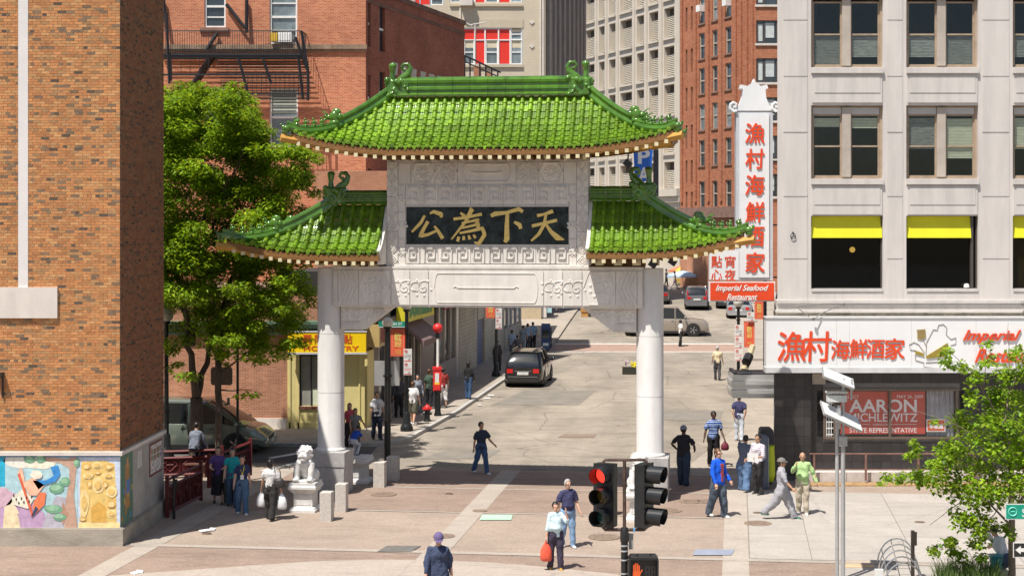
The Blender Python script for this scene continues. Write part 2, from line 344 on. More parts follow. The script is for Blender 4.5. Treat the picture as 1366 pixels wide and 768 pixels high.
def gz(Y):
 pts = [(-1e3, 0), (86, 0), (92, .03), (98, .30), (105, 0.95), (112, 1.55), (122, 1.85), (140, 1.95), (5000, 2.0)]
 for (a, za), (b, zb) in zip(pts, pts[1:]):
  if Y <= b: return za + (zb - za) * (Y - a) / (b - a)
 return 2.0
def strip(name, left, right, ys, m, dz=0.0, kind='structure', thick=0.0):
 b = B()
 for a, c in zip(ys, ys[1:]):
  b.quad((left(a), a, gz(a) + dz), (right(a), a, gz(a) + dz), (right(c), c, gz(c) + dz), (left(c), c, gz(c) + dz))
  if thick:
   for s in (left, right): b.quad((s(a), a, gz(a) + dz - thick), (s(c), c, gz(c) + dz - thick), (s(c), c, gz(c) + dz), (s(a), a, gz(a) + dz))
 if thick:
  for a in (ys[0], ys[-1]): b.quad((left(a), a, gz(a) + dz - thick), (right(a), a, gz(a) + dz - thick), (right(a), a, gz(a) + dz), (left(a), a, gz(a) + dz))
 return tag(b.build(name, m), kind=kind)
YS = [-200, 0, 30, 46, 52, 60, 70, 80, 86, 89, 92, 95, 98, 101, 105, 108, 112, 117, 122, 130, 140, 200, 600, 2500]
strip('ground', lambda y: -1500.0, lambda y: 1500.0, YS, M_dark_asph, -0.012)
curbL = lambda y: -5.35 + 0.108 * (y - 53.3)
curbR = lambda y: 6.4 + 0.115 * (y - 57.0)
YR = [y for y in YS if 46 <= y <= 200]
b = B()
for a, c in zip(YR, YR[1:]):
 b.quad((curbL(a) - (9 if a < 53 else 0), a, gz(a)), (curbR(a) + 0.02, a, gz(a)), (curbR(c) + 0.02, c, gz(c)), (curbL(c) - (9 if c < 53 else 0), c, gz(c)))
for x0 in (-60,):
 b.quad((-60, 46, -.004), (-13.5, 46, -.004), (-13.5, 53, -.004), (-60, 53, -.004))
tag(b.build('street', M_asph), kind='structure')
strip('side_street', lambda y: -60.0, lambda y: -6.6, [48.9, 52.45], M_dark_asph, 0.004)
def flat_poly(name, pts, m, z, kind='structure', thick=0.0, parent=None):
 b = B()
 if thick: b.prism(pts, z - thick, z)
 else: b.add([(p[0], p[1], z) for p in pts], [tuple(range(len(pts)))])
 o = b.build(name, m, parent)
 return tag(o, kind=kind) if parent is None else o
arc = [(-5.55 - 1.9 * (1 - math.cos(a)), 54.3 - 1.85 * math.sin(a)) for a in [R(x) for x in (0, 18, 36, 54, 72, 90)]]
ins = lambda p: (p[0] - 0.0, p[1])
lp = [(-60, 52.45)] + arc[::-1] + [(curbL(62), 62), (curbL(74), 74), (curbL(86), 86), (curbL(86) - 5, 86), (-60, 86)]
def inset_arc(d): return [(-5.55 - d * math.cos(a) - 1.9 * (1 - math.cos(a)), 54.3 - 1.85 * math.sin(a) + d * math.sin(a)) for a in [R(x) for x in (0, 18, 36, 54, 72, 90)]]
b = B(); b.prism(lp, -0.1, 0.125); tag(b.build('kerb', M_curb), kind='structure')
lp2 = [(-60, 52.63)] + inset_arc(.18)[::-1] + [(curbL(62) - .18, 62), (curbL(74) - .18, 74), (curbL(86) - .18, 86), (curbL(86) - 5, 86), (-60, 86)]
flat_poly('pavement', lp2, M_walk, 0.13)
strip('pavement', lambda y: curbL(y) - 5.5, lambda y: curbL(y), [86, 89, 92, 95, 98, 101, 105, 108, 112, 117, 122], M_walk, 0.125, thick=0.3)
strip('pavement', lambda y: curbL(y) - 9, lambda y: curbL(y) - 0.5, [122, 130, 140, 200], M_walk, 0.1, thick=0.3)
rp_ = [G(917, 622), G(945, 600), G(980, 571)]
pr = [(rp_[0].x, rp_[0].y), (rp_[1].x, rp_[1].y), (curbR(57), 57), (curbR(70), 70), (curbR(86), 86), (60, 86), (60, 44.5), (3.9, 45.2)]
flat_poly('pavement', pr, M_walk, 0.006)
strip('pavement', lambda y: curbR(y), lambda y: curbR(y) + 30, [86, 89, 92, 95, 98, 101, 105, 108, 112, 117, 122, 130, 140, 200], M_walk, 0.12, thick=0.3)
tag(B().add([GW(-40, -40, .004), GW(40, -40, .004), GW(40, 4.4, .004), GW(-40, 4.4, .004)], [(0, 1, 2, 3)]).build('plaza', M_tan), kind='structure')
def gfield(name, u0, u1, v0, v1, m, z): return tag(B().add([GW(u0, v0, z), GW(u1, v0, z), GW(u1, v1, z), GW(u0, v1, z)], [(0, 1, 2, 3)]).build(name, m), kind='structure')
for (u0, u1) in ((-6.75, -0.3), (0.3, 6.75)):
 gfield('brick_paving', u0, u1, -2.55, 4.1, M_brown, .008)
for (u0, u1) in ((-30, -7.35), (-6.75, -0.3), (0.3, 6.75), (7.35, 9.3)):
 gfield('brick_paving', u0, u1, -14.5, -7.75, M_brown, .008)
for u in (-7.05, 0, 7.05): gfield('paving_band', u - .3, u + .3, -14.5, 4.39, M_conc, .0125)
for v in (0.95, -2.7): gfield('paving_band', -6.75, -0.302, v - .06, v + .06, M_conc, .0165), gfield('paving_band', 0.302, 6.75, v - .06, v + .06, M_conc, .0165)
gfield('paving_band', -30, 30, -7.75, -7.5, M_conc, .017)
pf = [G(150, 768), G(250, 761), G(330, 755), G(420, 749), G(500, 747), G(560, 747.5), G(640, 750), G(700, 754), G(760, 760), G(820, 766)]
pf = [(p.x, p.y) for p in pf] + [(6, 28), (-16, 28)]
flat_poly('crossing_apron', pf, worn(mat('apron_paving', (.40, .335, .28), .85, var=.06, scale=1.2, detail=8), .2, .5, .85, .4), .021)
rt = tag(B().add([GW(7.36, -7.45, .006), GW(30, -7.45, .006), GW(30, 1.5, .006), GW(7.36, 1.5, .006)], [(0, 1, 2, 3)]).build('concrete_pavement', M_patch), kind='structure')
us = [7.37, 8.8, 11.2, 13.6, 16.0, 18.4, 20.8]; vs_ = [-7.45, -4.6, -1.75, 0.1, 1.5]
for i in range(len(us) - 1):
 for j in range(len(vs_) - 1):
  b = B(); g = .008
  b.add([GW(us[i] + g, vs_[j] + g, .0), GW(us[i + 1] - g, vs_[j] + g, .0), GW(us[i + 1] - g, vs_[j + 1] - g, .0), GW(us[i] + g, vs_[j + 1] - g, .0),
               GW(us[i] + g, vs_[j] + g, .02), GW(us[i + 1] - g, vs_[j] + g, .02), GW(us[i + 1] - g, vs_[j + 1] - g, .02), GW(us[i] + g, vs_[j + 1] - g, .02)],
              [(4, 5, 6, 7), (0, 1, 5, 4), (1, 2, 6, 5), (2, 3, 7, 6), (3, 0, 4, 7)])
  b.build('slab', M_conc2, rt)
gfield('foreground_paving', 9.31, 30, -14.5, -7.76, M_conc2, .009)
def quadpx(name, pts, m, z, kind='structure'):
 q = [G(*p) for p in pts]; q = [(p.x, p.y) for p in q]; return flat_poly(name, q, m, z, kind)
def stripe(name, pa, pb, wid, m, z):
 a, c = G(*pa), G(*pb); d = (c - a).normalized(); n = Vector((-d.y, d.x, 0)) * wid / 2
 return flat_poly(name, [(a.x - n.x, a.y - n.y), (c.x - n.x, c.y - n.y), (c.x + n.x, c.y + n.y), (a.x + n.x, a.y + n.y)], m, z)
stripe('road_marking', (360, 611), (512, 585), 0.28, M_line, .012)
stripe('road_marking', (352, 628), (420, 612), 0.28, M_line, .0125)
b = B()
for yy in (91.6, 95.6):
 xs = [curbL(yy) + .1 + (curbR(yy) - curbL(yy) - .2) * i / 24 for i in range(25)]
 for i in range(24): b.quad((xs[i], yy, gz(yy) + .012), (xs[i + 1], yy, gz(yy) + .012), (xs[i + 1], yy + .35, gz(yy + .35) + .012), (xs[i], yy + .35, gz(yy + .35) + .012))
tag(b.build('crosswalk_line', M_line), kind='structure')
strip('crosswalk', lambda y: curbL(y) + .05, lambda y: curbR(y), [91.95, 95, 95.58], mat('crosswalk_brick', (0.33, 0.22, 0.17), .9, var=.1), .008)
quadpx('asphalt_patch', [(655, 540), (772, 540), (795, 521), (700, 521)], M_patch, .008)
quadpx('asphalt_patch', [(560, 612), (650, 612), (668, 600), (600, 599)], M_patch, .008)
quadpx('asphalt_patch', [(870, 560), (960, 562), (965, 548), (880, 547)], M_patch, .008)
quadpx('drain_grate', [(744, 583.5), (792, 583.5), (796, 579), (752, 579)], M_iron, .014)
M_grate = mat('steel_plate', (0.25, 0.24, 0.22), .5, metal=.5, var=.2, scale=8)
quadpx('utility_hatch', [(503, 736.5), (548, 736.5), (562, 728.5), (516, 728.5)], M_grate, .024)
quadpx('tactile_plate', [(640, 694), (682, 694), (684, 687), (643, 687)], mat('faded_green_paint', (.38, .58, .42), .7, var=.1), .024)
quadpx('tactile_plate', [(924, 741), (976, 741), (980, 733.5), (928, 733.5)], mat('slate_blue_plate', (.26, .29, .36), .6, var=.1), .024)
quadpx('tactile_plate', [(1126, 757), (1166, 757), (1166, 748), (1129, 748)], mat('tan_plate', (.55, .38, .22), .8, var=.1), .014)
def cover(px, py, r):
 g = G(px, py); b = B(); b.lathe([(r, -.01), (r, .027), (r * .93, .03), (r * .9, .026)], (g.x, g.y, 0), 24)
 for i in range(-3, 4): b.box(g.x - r * .7, g.x + r * .7, g.y + i * r * .2 - .02, g.y + i * r * .2 + .02, .02, .031)
 tag(b.build('manhole_cover', M_iron), kind='structure')
for a in ((806, 716.5, .4), (1011, 698.5, .36), (512, 659.5, .38), (922, 669, .34), (941, 669, .3), (892, 681, .36), (276, 712, .12), (599, 659, .12), (1227, 697, .14), (1011, 684.5, .14), (592, 715.5, .28), (640, 681.5, .2)): cover(*a)
b = B(); rr = random.Random(3)
for (px, py) in ((273, 709), (283, 707), (182, 765), (186, 764), (640, 541), (650, 532), (655, 528)):
 g = G(px, py); a = rr.random() * 3
 b.box(-.13, .13, -.07, .07, .022, .04, Matrix.Translation(g + Vector((0, 0, .006))) @ Matrix.Rotation(a, 4, 'Z') @ Matrix.Rotation(.12, 4, 'X'))
tag(b.build('litter', mat('paper_litter', (.75, .73, .7), .8)), 'scraps of white paper litter lying about on the paving', 'litter', kind='stuff')
# ================================================================ WALL / WINDOW HELPERS
def wallmap(o, d, nrm):
 """u along d, z up, depth w inward (opposite to outward normal nrm)"""
 o = Vector(o); d = Vector(d); n = Vector(nrm)
 return lambda u, z, w_=0.0: (o.x + d.x * u - n.x * w_, o.y + d.y * u - n.y * w_, z)
def wall_with_holes(b, f, u0, u1, z0, z1, holes, reveal=0.2):
 us = sorted(set([u0, u1] + [min(max(h[k], u0), u1) for h in holes for k in (0, 1)])); zs = sorted(set([z0, z1] + [min(max(h[k], z0), z1) for h in holes for k in (2, 3)]))
 for a, c in zip(us, us[1:]):
  for e, g in zip(zs, zs[1:]):
   mu, mz = (a + c) / 2, (e + g) / 2
   if c - a < 1e-6 or g - e < 1e-6: continue
   if any(h[0] < mu < h[1] and h[2] < mz < h[3] for h in holes): continue
   b.quad(f(a, e), f(c, e), f(c, g), f(a, g))
 for h in holes:
  a, c, e, g = h[:4]
  for (p, q) in (((a, e), (c, e)), ((c, e), (c, g)), ((c, g), (a, g)), ((a, g), (a, e))):
   b.quad(f(*p), f(*p, reveal), f(*q, reveal), f(*q))
def fbox(b, f, u0, u1, z0, z1, w0, w1):
 vs = [f(u0, z0, w0), f(u1, z0, w0), f(u1, z0, w1), f(u0, z0, w1), f(u0, z1, w0), f(u1, z1, w0), f(u1, z1, w1), f(u0, z1, w1)]
 b.add(vs, [(0, 3, 2, 1), (4, 5, 6, 7), (0, 1, 5, 4), (1, 2, 6, 5), (2, 3, 7, 6), (3, 0, 4, 7)])
M_glassd = mat('window_glass_dark', (0.035, 0.045, 0.055), 0.08, var=.5, scale=.7, spec=1.0, orand=.5)
M_glassm = mat('window_glass_mid', (0.20, 0.24, 0.25), 0.12, var=.4, scale=1.1, spec=1.0, orand=.4)
M_glass = glassmat('window_glass_clear')
M_dark = mat('dark_interior', (0.03, 0.028, 0.026), .9, var=.4, scale=.6)
M_white = mat('white_trim', (0.78, 0.77, 0.74), .5, var=.05)
M_blk = mat('black_iron', (0.02, 0.02, 0.022), .42, var=.3, scale=8, spec=.5)
M_steel = mat('brushed_steel', (0.66, 0.66, 0.65), .28, metal=.6, var=.1, scale=3, stretch=(1, 1, 12))
# ================================================================ LEFT BRICK BUILDING (corner with mural)
XL, YL, YLB = -10.77, 36.2, 40.15
Lb = thing('brick_building', 'tall orange brick building end with mural panels along its base, at the left edge', 'building', (-16, 38, 0))
M_brk = attrmat('orange_brick', .85, .14, 14, .4, 90)
M_mort = mat('brick_mortar', (0.60, 0.46, 0.30), .95, var=.1, scale=5, bump=.3)
M_cst = mat('limestone', (0.66, 0.60, 0.54), .8, var=.07, scale=1.5, bump=.1, detail=8)
b = B(); b.box(-30, XL - .006, YL + .007, YLB, 2.27, 14.1); b.mi = 1; b.quad((XL - .004, YL + .01, 2.28), (XL - .004, YLB, 2.28), (XL - .004, YLB, 14.1), (XL - .004, YL + .01, 14.1)); b.build('wall', [M_mort, mat('shaded_mortar', (.22, .15, .10), .95, var=.1, scale=5)], Lb, world=True)  # mortar on the side wall coloured darker, with its shade painted in
def brick_colour(r, header=False):
 q = r.random()
 if q < (.26 if header else .09): c = (.21, .135, .08) if r.random() < .8 else (.10, .07, .05)
 elif q < .45: c = (.52, .235, .085)
 elif q < .75: c = (.48, .20, .07)
 elif q < .9: c = (.53, .275, .11)
 else: c = (.40, .215, .09)
 k = r.uniform(.82, 1.15); return tuple(x * k for x in c)
M_strip = mat('pale_metal_strip', (0.68, 0.65, 0.63), .5, var=.04)
holes_px = [(24.5, 37.5, -60, 384), (-400, 77.5, 383, 424)]
hx = [(PX(a, YL), PX(c, YL), PZ(e, YL), PZ(d, YL)) for a, c, d, e in holes_px]
def brick_in_hole(x0, x1, z): return any(h[0] - .02 < x1 and x0 < h[1] + .02 and h[2] < z + .033 and z + .033 < h[3] for h in hx)
r = random.Random(11); rest = B(); single = []; z = 2.315; row = 0; ztop = 14.05
shared = {}
def brick_mesh(w_, col):
 key = (round(w_, 2), int(col[0] * 14), int(col[1] * 20))
 if key in shared: return shared[key]
 bb = B(); bb.setc(col); bb.box(0, w_, 0, .022, 0, .056); o = bb.build('brick', M_brk); me = o.data; bpy.data.objects.remove(o); shared[key] = me; return me
while z < ztop:
 header = (row % 6 == 2); L_ = .0985 if header else .201; x = XL - .002 - (0 if row % 2 == 0 else (.1 if not header else .05))
 if row % 2: single_w = (.1 if not header else .05)
 x_end = XL - .002
 first = True
 while x_end > -14.9:
  w_ = L_ if not (first and row % 2) else L_ / 2; first = False
  x0, x1 = x_end - w_ + .011, x_end
  for h_ in hx:
   if h_[2] < z + .033 and z + .033 < h_[3] and h_[0] < x1 and x0 < h_[1]:
    if x1 > h_[1] + .012: x0 = h_[1] + .005
    elif x0 < h_[0] - .012: x1 = h_[0] - .005
    else: x1 = x0
  if x1 > x0:
   c = brick_colour(r, header); yy = YL - r.uniform(.0, .006)
   if x1 - x0 > .012: (single.append((x0, x1, yy, z, c)) if len(single) < 300 and x0 > PX(0, YL) and not header else rest.setc(c).box(x0, x1, yy, yy + .02, z, z + .056))
  x_end -= w_
 y0 = YL + .004 + (.1 if row % 2 else 0)
 while y0 < YLB:
  y1 = min(y0 + L_ - .011, YLB); c = brick_colour(r, header); c = (c[0] * .48, c[1] * .40, c[2] * .40); xx = XL + .0035 - r.uniform(0, .003)  # same brick as the front, darkened in colour to stand for the side's shade
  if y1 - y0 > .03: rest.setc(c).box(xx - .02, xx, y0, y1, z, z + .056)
  y0 += L_
 z += .0662; row += 1
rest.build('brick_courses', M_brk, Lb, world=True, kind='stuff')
oL = origin(Lb)
for (x0, x1, yy, z, c) in single:
 o = bpy.data.objects.new('brick', brick_mesh(x1 - x0, c)); C.objects.link(o); o.parent = Lb; o.location = Vector((x0, yy, z)) - oL
b = B(); h = hx[0]; b.box(h[0], h[1], YL - .01, YL + .02, h[2], 13.6); b.build('pale_strip', M_strip, Lb, world=True)
b = B(); h = hx[1]; b.box(h[0], h[1], YL - .07, YL + .02, h[2], h[3]); b.build('stone_block', M_cst, Lb, world=True)
b = B(); b.box(-30, XL + .07, YL - .07, YLB + .0, 2.18, 2.27); b.build('stone_ledge', M_cst, Lb, world=True)
b = B(); b.box(-30, XL, YL, YLB, .0, 2.18); b.build('base_wall', mat('grey_stone', (0.36, 0.34, 0.31), .85, var=.18, scale=1.6, bump=.2, detail=8), Lb, world=True)
b = B(); b.box(-30, XL + .1, YL - .1, YLB + .1, 0, .42); b.box(-30, XL + .06, YL - .06, YLB + .06, .42, .44)
b.build('plinth', mat('old_concrete', (0.36, 0.32, 0.26), .9, var=.25, scale=1.1, bump=.4, detail=9, stretch=(1, 1, 2)), Lb, world=True)
wl = thing('wall_lamp', 'small dark bracket lamp fixed to the brick wall at the left edge', 'lamp', P(1, 505, YL))
b = B(); c0 = P(2, 500, YL - .12); b.box(c0.x - .2, c0.x + .03, YL - .22, YL - .01, c0.z - .0, c0.z + .06); b.build('lamp_head', M_blk, wl, world=True)
b = B(); b.box(c0.x - .02, c0.x + .01, YL - .06, YL - .01, c0.z - .55, c0.z); b.build('lamp_arm', M_blk, wl, world=True)
# ---- mural (painted panels; flat paint shapes on thin boards)
mu = thing('mural', 'colourful painted mural with a dancing figure under a pine tree on the building base', 'mural', (PX(60, YL), YL - .02, .45))
paint = {}
def pm(c, nm=None):
 k = tuple(round(x, 3) for x in c)
 if k not in paint: paint[k] = mat('paint_%d' % len(paint), c, .6, var=.20, scale=7, detail=9)
 return paint[k]
YM = YL - .012
def mur(name, pts, col, lvl, parent=None, y=None):
 """pts in photograph pixels on the wall plane"""
 b = B(); q = [(PX(px, YL), PZ(py, YL)) for px, py in pts]; y_ = YM - .0025 * lvl
 b.xz(q, y_ - .002, YL + .002 if lvl == 0 else y_ + .001); return b.build(name, pm(col), parent or mu, world=True)
def blob(cx, cy, rx, ry, n=14, a0=0, wob=.12, seed=1):
 r_ = random.Random(seed); return [(cx + rx * math.cos(2 * math.pi * i / n + a0) * (1 + r_.uniform(-wob, wob)), cy + ry * math.sin(2 * math.pi * i / n + a0) * (1 + r_.uniform(-wob, wob))) for i in range(n)]
mur('mural_panel', [(-300, 705), (104, 705), (104, 604.5), (-300, 604.5)], (.42, .62, .66), 0)
mur('painted_sky', [(0, 609), (160, 609), (160, 604.5), (0, 604.5)], (.03, .16, .36), 5)
mur('painted_field', [(-20, 648), (7, 648), (7, 606), (-20, 606)], (.02, .42, .62), 1)
mur('painted_cloud', blob(30, 615, 24, 9, seed=2), (.78, .76, .66), 1)
mur('painted_cloud', blob(55, 619, 20, 6, seed=3), (.80, .78, .62), 2)
mur('painted_hill', [(-10, 705), (62, 705), (60, 684), (40, 668), (18, 656), (-10, 658)], (.50, .33, .50), 1)
mur('painted_hill', [(-10, 680), (14, 672), (22, 660), (8, 650), (-10, 650)], (.62, .42, .50), 2)
mur('painted_rock', [(4, 705), (28, 705), (25, 688), (16, 676), (6, 682)], (.80, .66, .42), 3)
mur('painted_rock', [(6, 690), (26, 684), (16, 664), (6, 676)], (.82, .70, .48), 2)
mur('painted_trunk', [(86, 705), (104, 705), (99, 660), (104, 605), (92, 605), (93, 640), (88, 668)], (.52, .33, .24), 3)
mur('painted_trunk', [(56, 607), (92, 612), (94, 625), (80, 617), (50, 613)], (.55, .36, .26), 2)
mur('painted_trunk', [(84, 700), (92, 684), (84, 668), (82, 684)], (.45, .26, .18), 4)
mur('painted_rockface', [(56, 705), (86, 705), (82, 680), (92, 664), (76, 660), (64, 680)], (.46, .44, .50), 2)
for i, (x_, y_, rx, ry) in enumerate(((40, 612, 8, 5), (55, 611, 7, 6), (76, 651, 10, 7), (87, 642, 7, 6), (72, 678, 12, 6), (80, 689, 9, 5), (103, 617, 4, 6))):
 mur('painted_foliage', blob(x_, y_, rx, ry, seed=i + 7), (.16, .36, .22), 5); mur('painted_foliage', blob(x_ - 1, y_ - 1.2, rx * .7, ry * .6, seed=i + 20), (.30, .52, .34), 6)
mur('painted_arm', [(24, 628), (30, 622), (34, 642), (44, 636), (47, 640), (32, 652)], (.86, .52, .36), 6)
mur('painted_body', [(34, 650), (44, 634), (50, 640), (60, 646), (50, 660), (40, 660)], (.86, .50, .34), 7)
mur('painted_face', blob(49, 632, 8, 6, seed=5), (.90, .78, .64), 8)
mur('painted_scarf', [(44, 640), (62, 640), (72, 634), (68, 622), (78, 620), (81, 632), (74, 642), (60, 646), (52, 652)], (.04, .26, .62), 7)
mur('painted_leg', [(46, 668), (54, 656), (62, 656), (60, 672), (48, 684), (44, 676)], (.82, .20, .08), 8)
mur('painted_boot', [(42, 689), (48, 674), (52, 678), (46, 686)], (.04, .06, .12), 9)
mur('painted_staff', [(24, 632), (27, 630), (45, 684), (43, 688)], (.70, .14, .06), 9)
mur('painted_skirt', [(16, 662), (30, 652), (46, 664), (38, 678), (18, 672)], (.80, .76, .62), 7)
for i in range(8): mur('painted_spot', blob(19 + i * 3.4, 660 + (i * 5 % 11), 1.0, 2.2, n=6, seed=i), (.05, .04, .04), 10)
mu2 = thing('mural', 'golden yellow mural of a stone guardian face beside the building corner', 'mural', (PX(133, YL), YL - .02, .45))
def mur2(name, pts, col, lvl): return mur(name, pts, col, lvl, mu2)
mur2('mural_panel', [(104.3, 705), (160.5, 705), (160.5, 604.5), (104.3, 604.5)], (.55, .62, .74), 0)
mur2('painted_ground', [(105, 705), (160, 705), (160, 696), (105, 696)], (.82, .64, .30), 1)
mur2('painted_statue', [(108, 696), (156, 696), (155, 652), (153, 618), (140, 614), (109, 615), (107, 650)], (.74, .52, .17), 1)
mur2('painted_statue', [(122, 696), (142, 696), (142, 676), (132, 668), (122, 676)], (.66, .38, .08), 2)
for i, (x_, y_, rx, ry, c_) in enumerate(((116, 622, 6, 5, 0), (130, 620, 7, 5, 1), (146, 622, 6, 5, 0), (118, 634, 7, 4, 1), (145, 634, 8, 4, 1), (131, 646, 8, 11, 1), (113, 670, 6, 18, 1), (149, 655, 8, 8, 1), (149, 672, 7, 7, 0), (131, 630, 5, 3, 0), (120, 645, 4, 6, 0), (141, 646, 4, 6, 0), (149, 684, 6, 6, 1), (111, 692, 5, 3, 0))):
 mur2('painted_statue', blob(x_, y_, rx, ry, seed=i), ((.70, .44, .12), (.84, .64, .30))[c_], 3 + (i % 4)); mur2('painted_statue', blob(x_, y_, rx * .6, ry * .55, seed=i + 9), ((.84, .62, .28), (.74, .50, .16))[c_], 8 + (i % 3))
def side_panel(name, y0, y1, z0, z1, lvl, m, par): b = B(); b.box(XL + .001, XL + .008 + .004 * lvl, y0, y1, z0, z1); return b.build(name, m, par, world=True)
mu3 = thing('mural', 'narrow green mural panel with a robed figure on the shaded side wall', 'mural', (XL, 36.8, .45))
side_panel('mural_panel', 36.22, 37.25, .46, 2.15, 0, pm((.10, .20, .14)), mu3)
side_panel('painted_figure', 36.6, 36.95, .8, 1.9, 1, pm((.40, .22, .08)), mu3); side_panel('painted_figure', 36.68, 37.0, 1.15, 1.5, 2, pm((.12, .20, .45)), mu3)
side_panel('painted_face', 36.7, 36.85, 1.8, 2.05, 2, pm((.50, .30, .15)), mu3)
for k in range(9): side_panel('painted_dab', 36.3 + .1 * k, 36.38 + .1 * k, .55 + .13 * (k * 5 % 7), .68 + .13 * (k * 5 % 7), 3, pm(((.45, .2, .05), (.1, .3, .5), (.5, .4, .1))[k % 3]), mu3)
nb = thing('notice_board', 'framed poster of small pictures on the shaded grey side wall', 'poster', (XL, 39.3, 1.2))
side_panel('frame', 38.75, 39.95, 1.22, 2.08, 1, mat('dark_red_frame', (.16, .03, .03), .5), nb); side_panel('poster_sheet', 38.82, 39.88, 1.28, 2.02, 2, mat('poster_print', (.42, .40, .38), .6, var=.6, scale=14, col2=(.60, .55, .52)), nb)
for k in range(24): side_panel('picture', 38.86 + .08 * (k % 12), 38.92 + .08 * (k % 12), 1.62 + .16 * (k // 12), 1.74 + .17 * (k // 12), 3, pm(((.5, .14, .06), (.12, .26, .12), (.5, .45, .2), (.1, .12, .3))[k % 4]), nb)
nc = thing('notice', 'small pale notice sheet stuck on the shaded grey side wall', 'notice', (XL, 37.8, 1.6)); side_panel('sheet', 37.65, 38.05, 1.62, 2.05, 0, mat('paper', (.55, .54, .5), .8), nc)
# ================================================================ RIGHT WHITE BUILDING
YW = 45.7
Wb = thing('white_building', 'off white office building with paired sash windows and yellow awnings above black tiles', 'building', (PX(1200, YW), YW + 1, 0))
M_wht = mat('painted_terracotta', (0.62, 0.575, 0.535), .6, var=.035, scale=.8, bump=.05, detail=8)
M_wht2 = mat('painted_panel', (0.60, 0.56, 0.52), .6, var=.03, scale=1.3, bump=.05, detail=8)
streaked(M_wht, .13, 2.2); streaked(M_wht2, .15, 3.0); streaked(M_cst, .14, 2); streaked(M_brk, .12, 1.2)
M_brnf = mat('tan_window_frame', (0.36, 0.27, 0.19), .6, var=.15, scale=4)
M_taupe = mat('taupe_mullion', (0.44, 0.38, 0.32), .6, var=.1)
fW = wallmap((0, YW, 0), (1, 0, 0), (0, -1, 0))
zpx = lambda y: PZ(y, YW); xpx = lambda x: PX(x, YW)
bays = [(1082, 1178), (1209, 1305), (1351, 1447), (1482, 1578)]
rows = [(-148, -52), (-4, 90), (140.5, 238.5)]      # storeys with sash pairs
holes = []
for a, c in bays:
 for t, d in rows: holes.append((xpx(a), xpx(c), zpx(d), zpx(t)))
 holes.append((xpx(a), xpx(c), zpx(386), zpx(288)))
b = B(); wall_with_holes(b, fW, xpx(1037), xpx(1600), zpx(404), zpx(-260), holes, .34)
b.quad((xpx(1037), YW, zpx(404)), (xpx(1037) + 4.6, YW + 30, zpx(404)), (xpx(1037) + 4.6, YW + 30, zpx(-260)), (xpx(1037), YW, zpx(-260)))
b.build('wall', M_wht, Wb, world=True)
for a, c in ((1037, 1080), (1180.5, 1207), (1307.5, 1349), (1449, 1480)):
 for zt, zb in ((-60, 27), (28, 102), (103, 176.5), (178, 262), (263, 345), (346, 402)):
  b = B(); m0 = 8 if a == 1037 else 3
  b.box(xpx(a + m0), xpx(c - 3), YW - .018, YW + .001, zpx(zb) + .008, zpx(zt) - .008); b.build('cladding_panel', M_wht, Wb, world=True)
for a, c in bays:
 for (t, d) in ((-48, -8), (101, 137), (248, 286)):   # spandrels
  b = B(); b.box(xpx(a) + .03, xpx(c) - .03, YW - .03, YW + .001, zpx(d), zpx(t)); b.box(xpx(a) + .1, xpx(c) - .1, YW - .045, YW - .03, zpx(d - 13), zpx(t + 3)); b.build('spandrel', M_wht2, Wb, world=True)
 for sy in (-51, 91, 239):
  b = B(); b.box(xpx(a) - .0, xpx(c) + .0, YW - .09, YW + .3, zpx(sy + 7), zpx(sy)); b.build('window_sill', M_wht2, Wb, world=True)
 b = B(); b.box(xpx(a) + .01, xpx(c) - .01, YW - .03, YW + .3, zpx(388.5), zpx(385)); b.build('window_sill', M_wht2, Wb, world=True)
r = random.Random(5)
M_blind = mat('dusty_blind', (0.30, 0.265, 0.235), .8, var=.35, scale=5, orand=.3, stretch=(1, 1, 6), detail=8)
M_blind_l = mat('cream_blind', (0.62, 0.55, 0.40), .8, var=.12, scale=4, stretch=(1, 1, 5))
M_shade = mat('pale_header_panel', (0.50, 0.48, 0.46), .6, var=.05)
M_inner = mat('dim_room', (0.13, 0.12, 0.11), .9, var=.3, scale=.5)
def sash(par, x0, x1, z0, z1, y, seed):
 r = random.Random(seed)
 f = B(); t = .05; zm = (z0 + z1) / 2 - .02
 if seed in (11, 16): zm -= .1
 f.box(x0, x0 + t, y, y + .06, z0, z1); f.box(x1 - t, x1, y, y + .06, z0, z1); f.box(x0 + t, x1 - t, y, y + .06, z0, z0 + t); f.box(x0 + t, x1 - t, y, y + .06, z1 - t, z1)
 f.box(x0 + t, x1 - t, y - .01, y + .05, zm - .025, zm + .025)
 fr = f.build('window_frame', M_brnf, par, world=True)
 g = B(); g.box(x0 + t, x1 - t, y + .02, y + .026, z0 + t, zm - .025); g.box(x0 + t, x1 - t, y + .035, y + .041, zm + .025, z1 - t); g.build('pane', M_glass, fr, world=True)
 bl = B(); top = zm; bot = z0 + .03 + (.25 if r.random() < .3 else 0)
 if z1 < zpx(140): top = z1 - .1; bot = z0 + (z1 - z0) * r.choice([.3, .45, .78, .8])
 n = int((top - bot) / .045)
 for i in range(max(n, 1)): bl.box(x0 + t, x1 - t, y + .045, y + .06, bot + i * .045, bot + i * .045 + .036)
 if n > 0: bl.build('blind', M_blind_l if (z1 < zpx(140) and (seed % 5 == 0 or bot > z0 + 1.2)) else M_blind, fr, world=True, kind=None)
 if z1 < zpx(140): h_ = B(); h_.box(x0 + .01, x1 - .01, y - .03, y + .02, z1 + .001, z1 + .2); h_.build('header_panel', M_shade, fr, world=True)
sd_ = 0
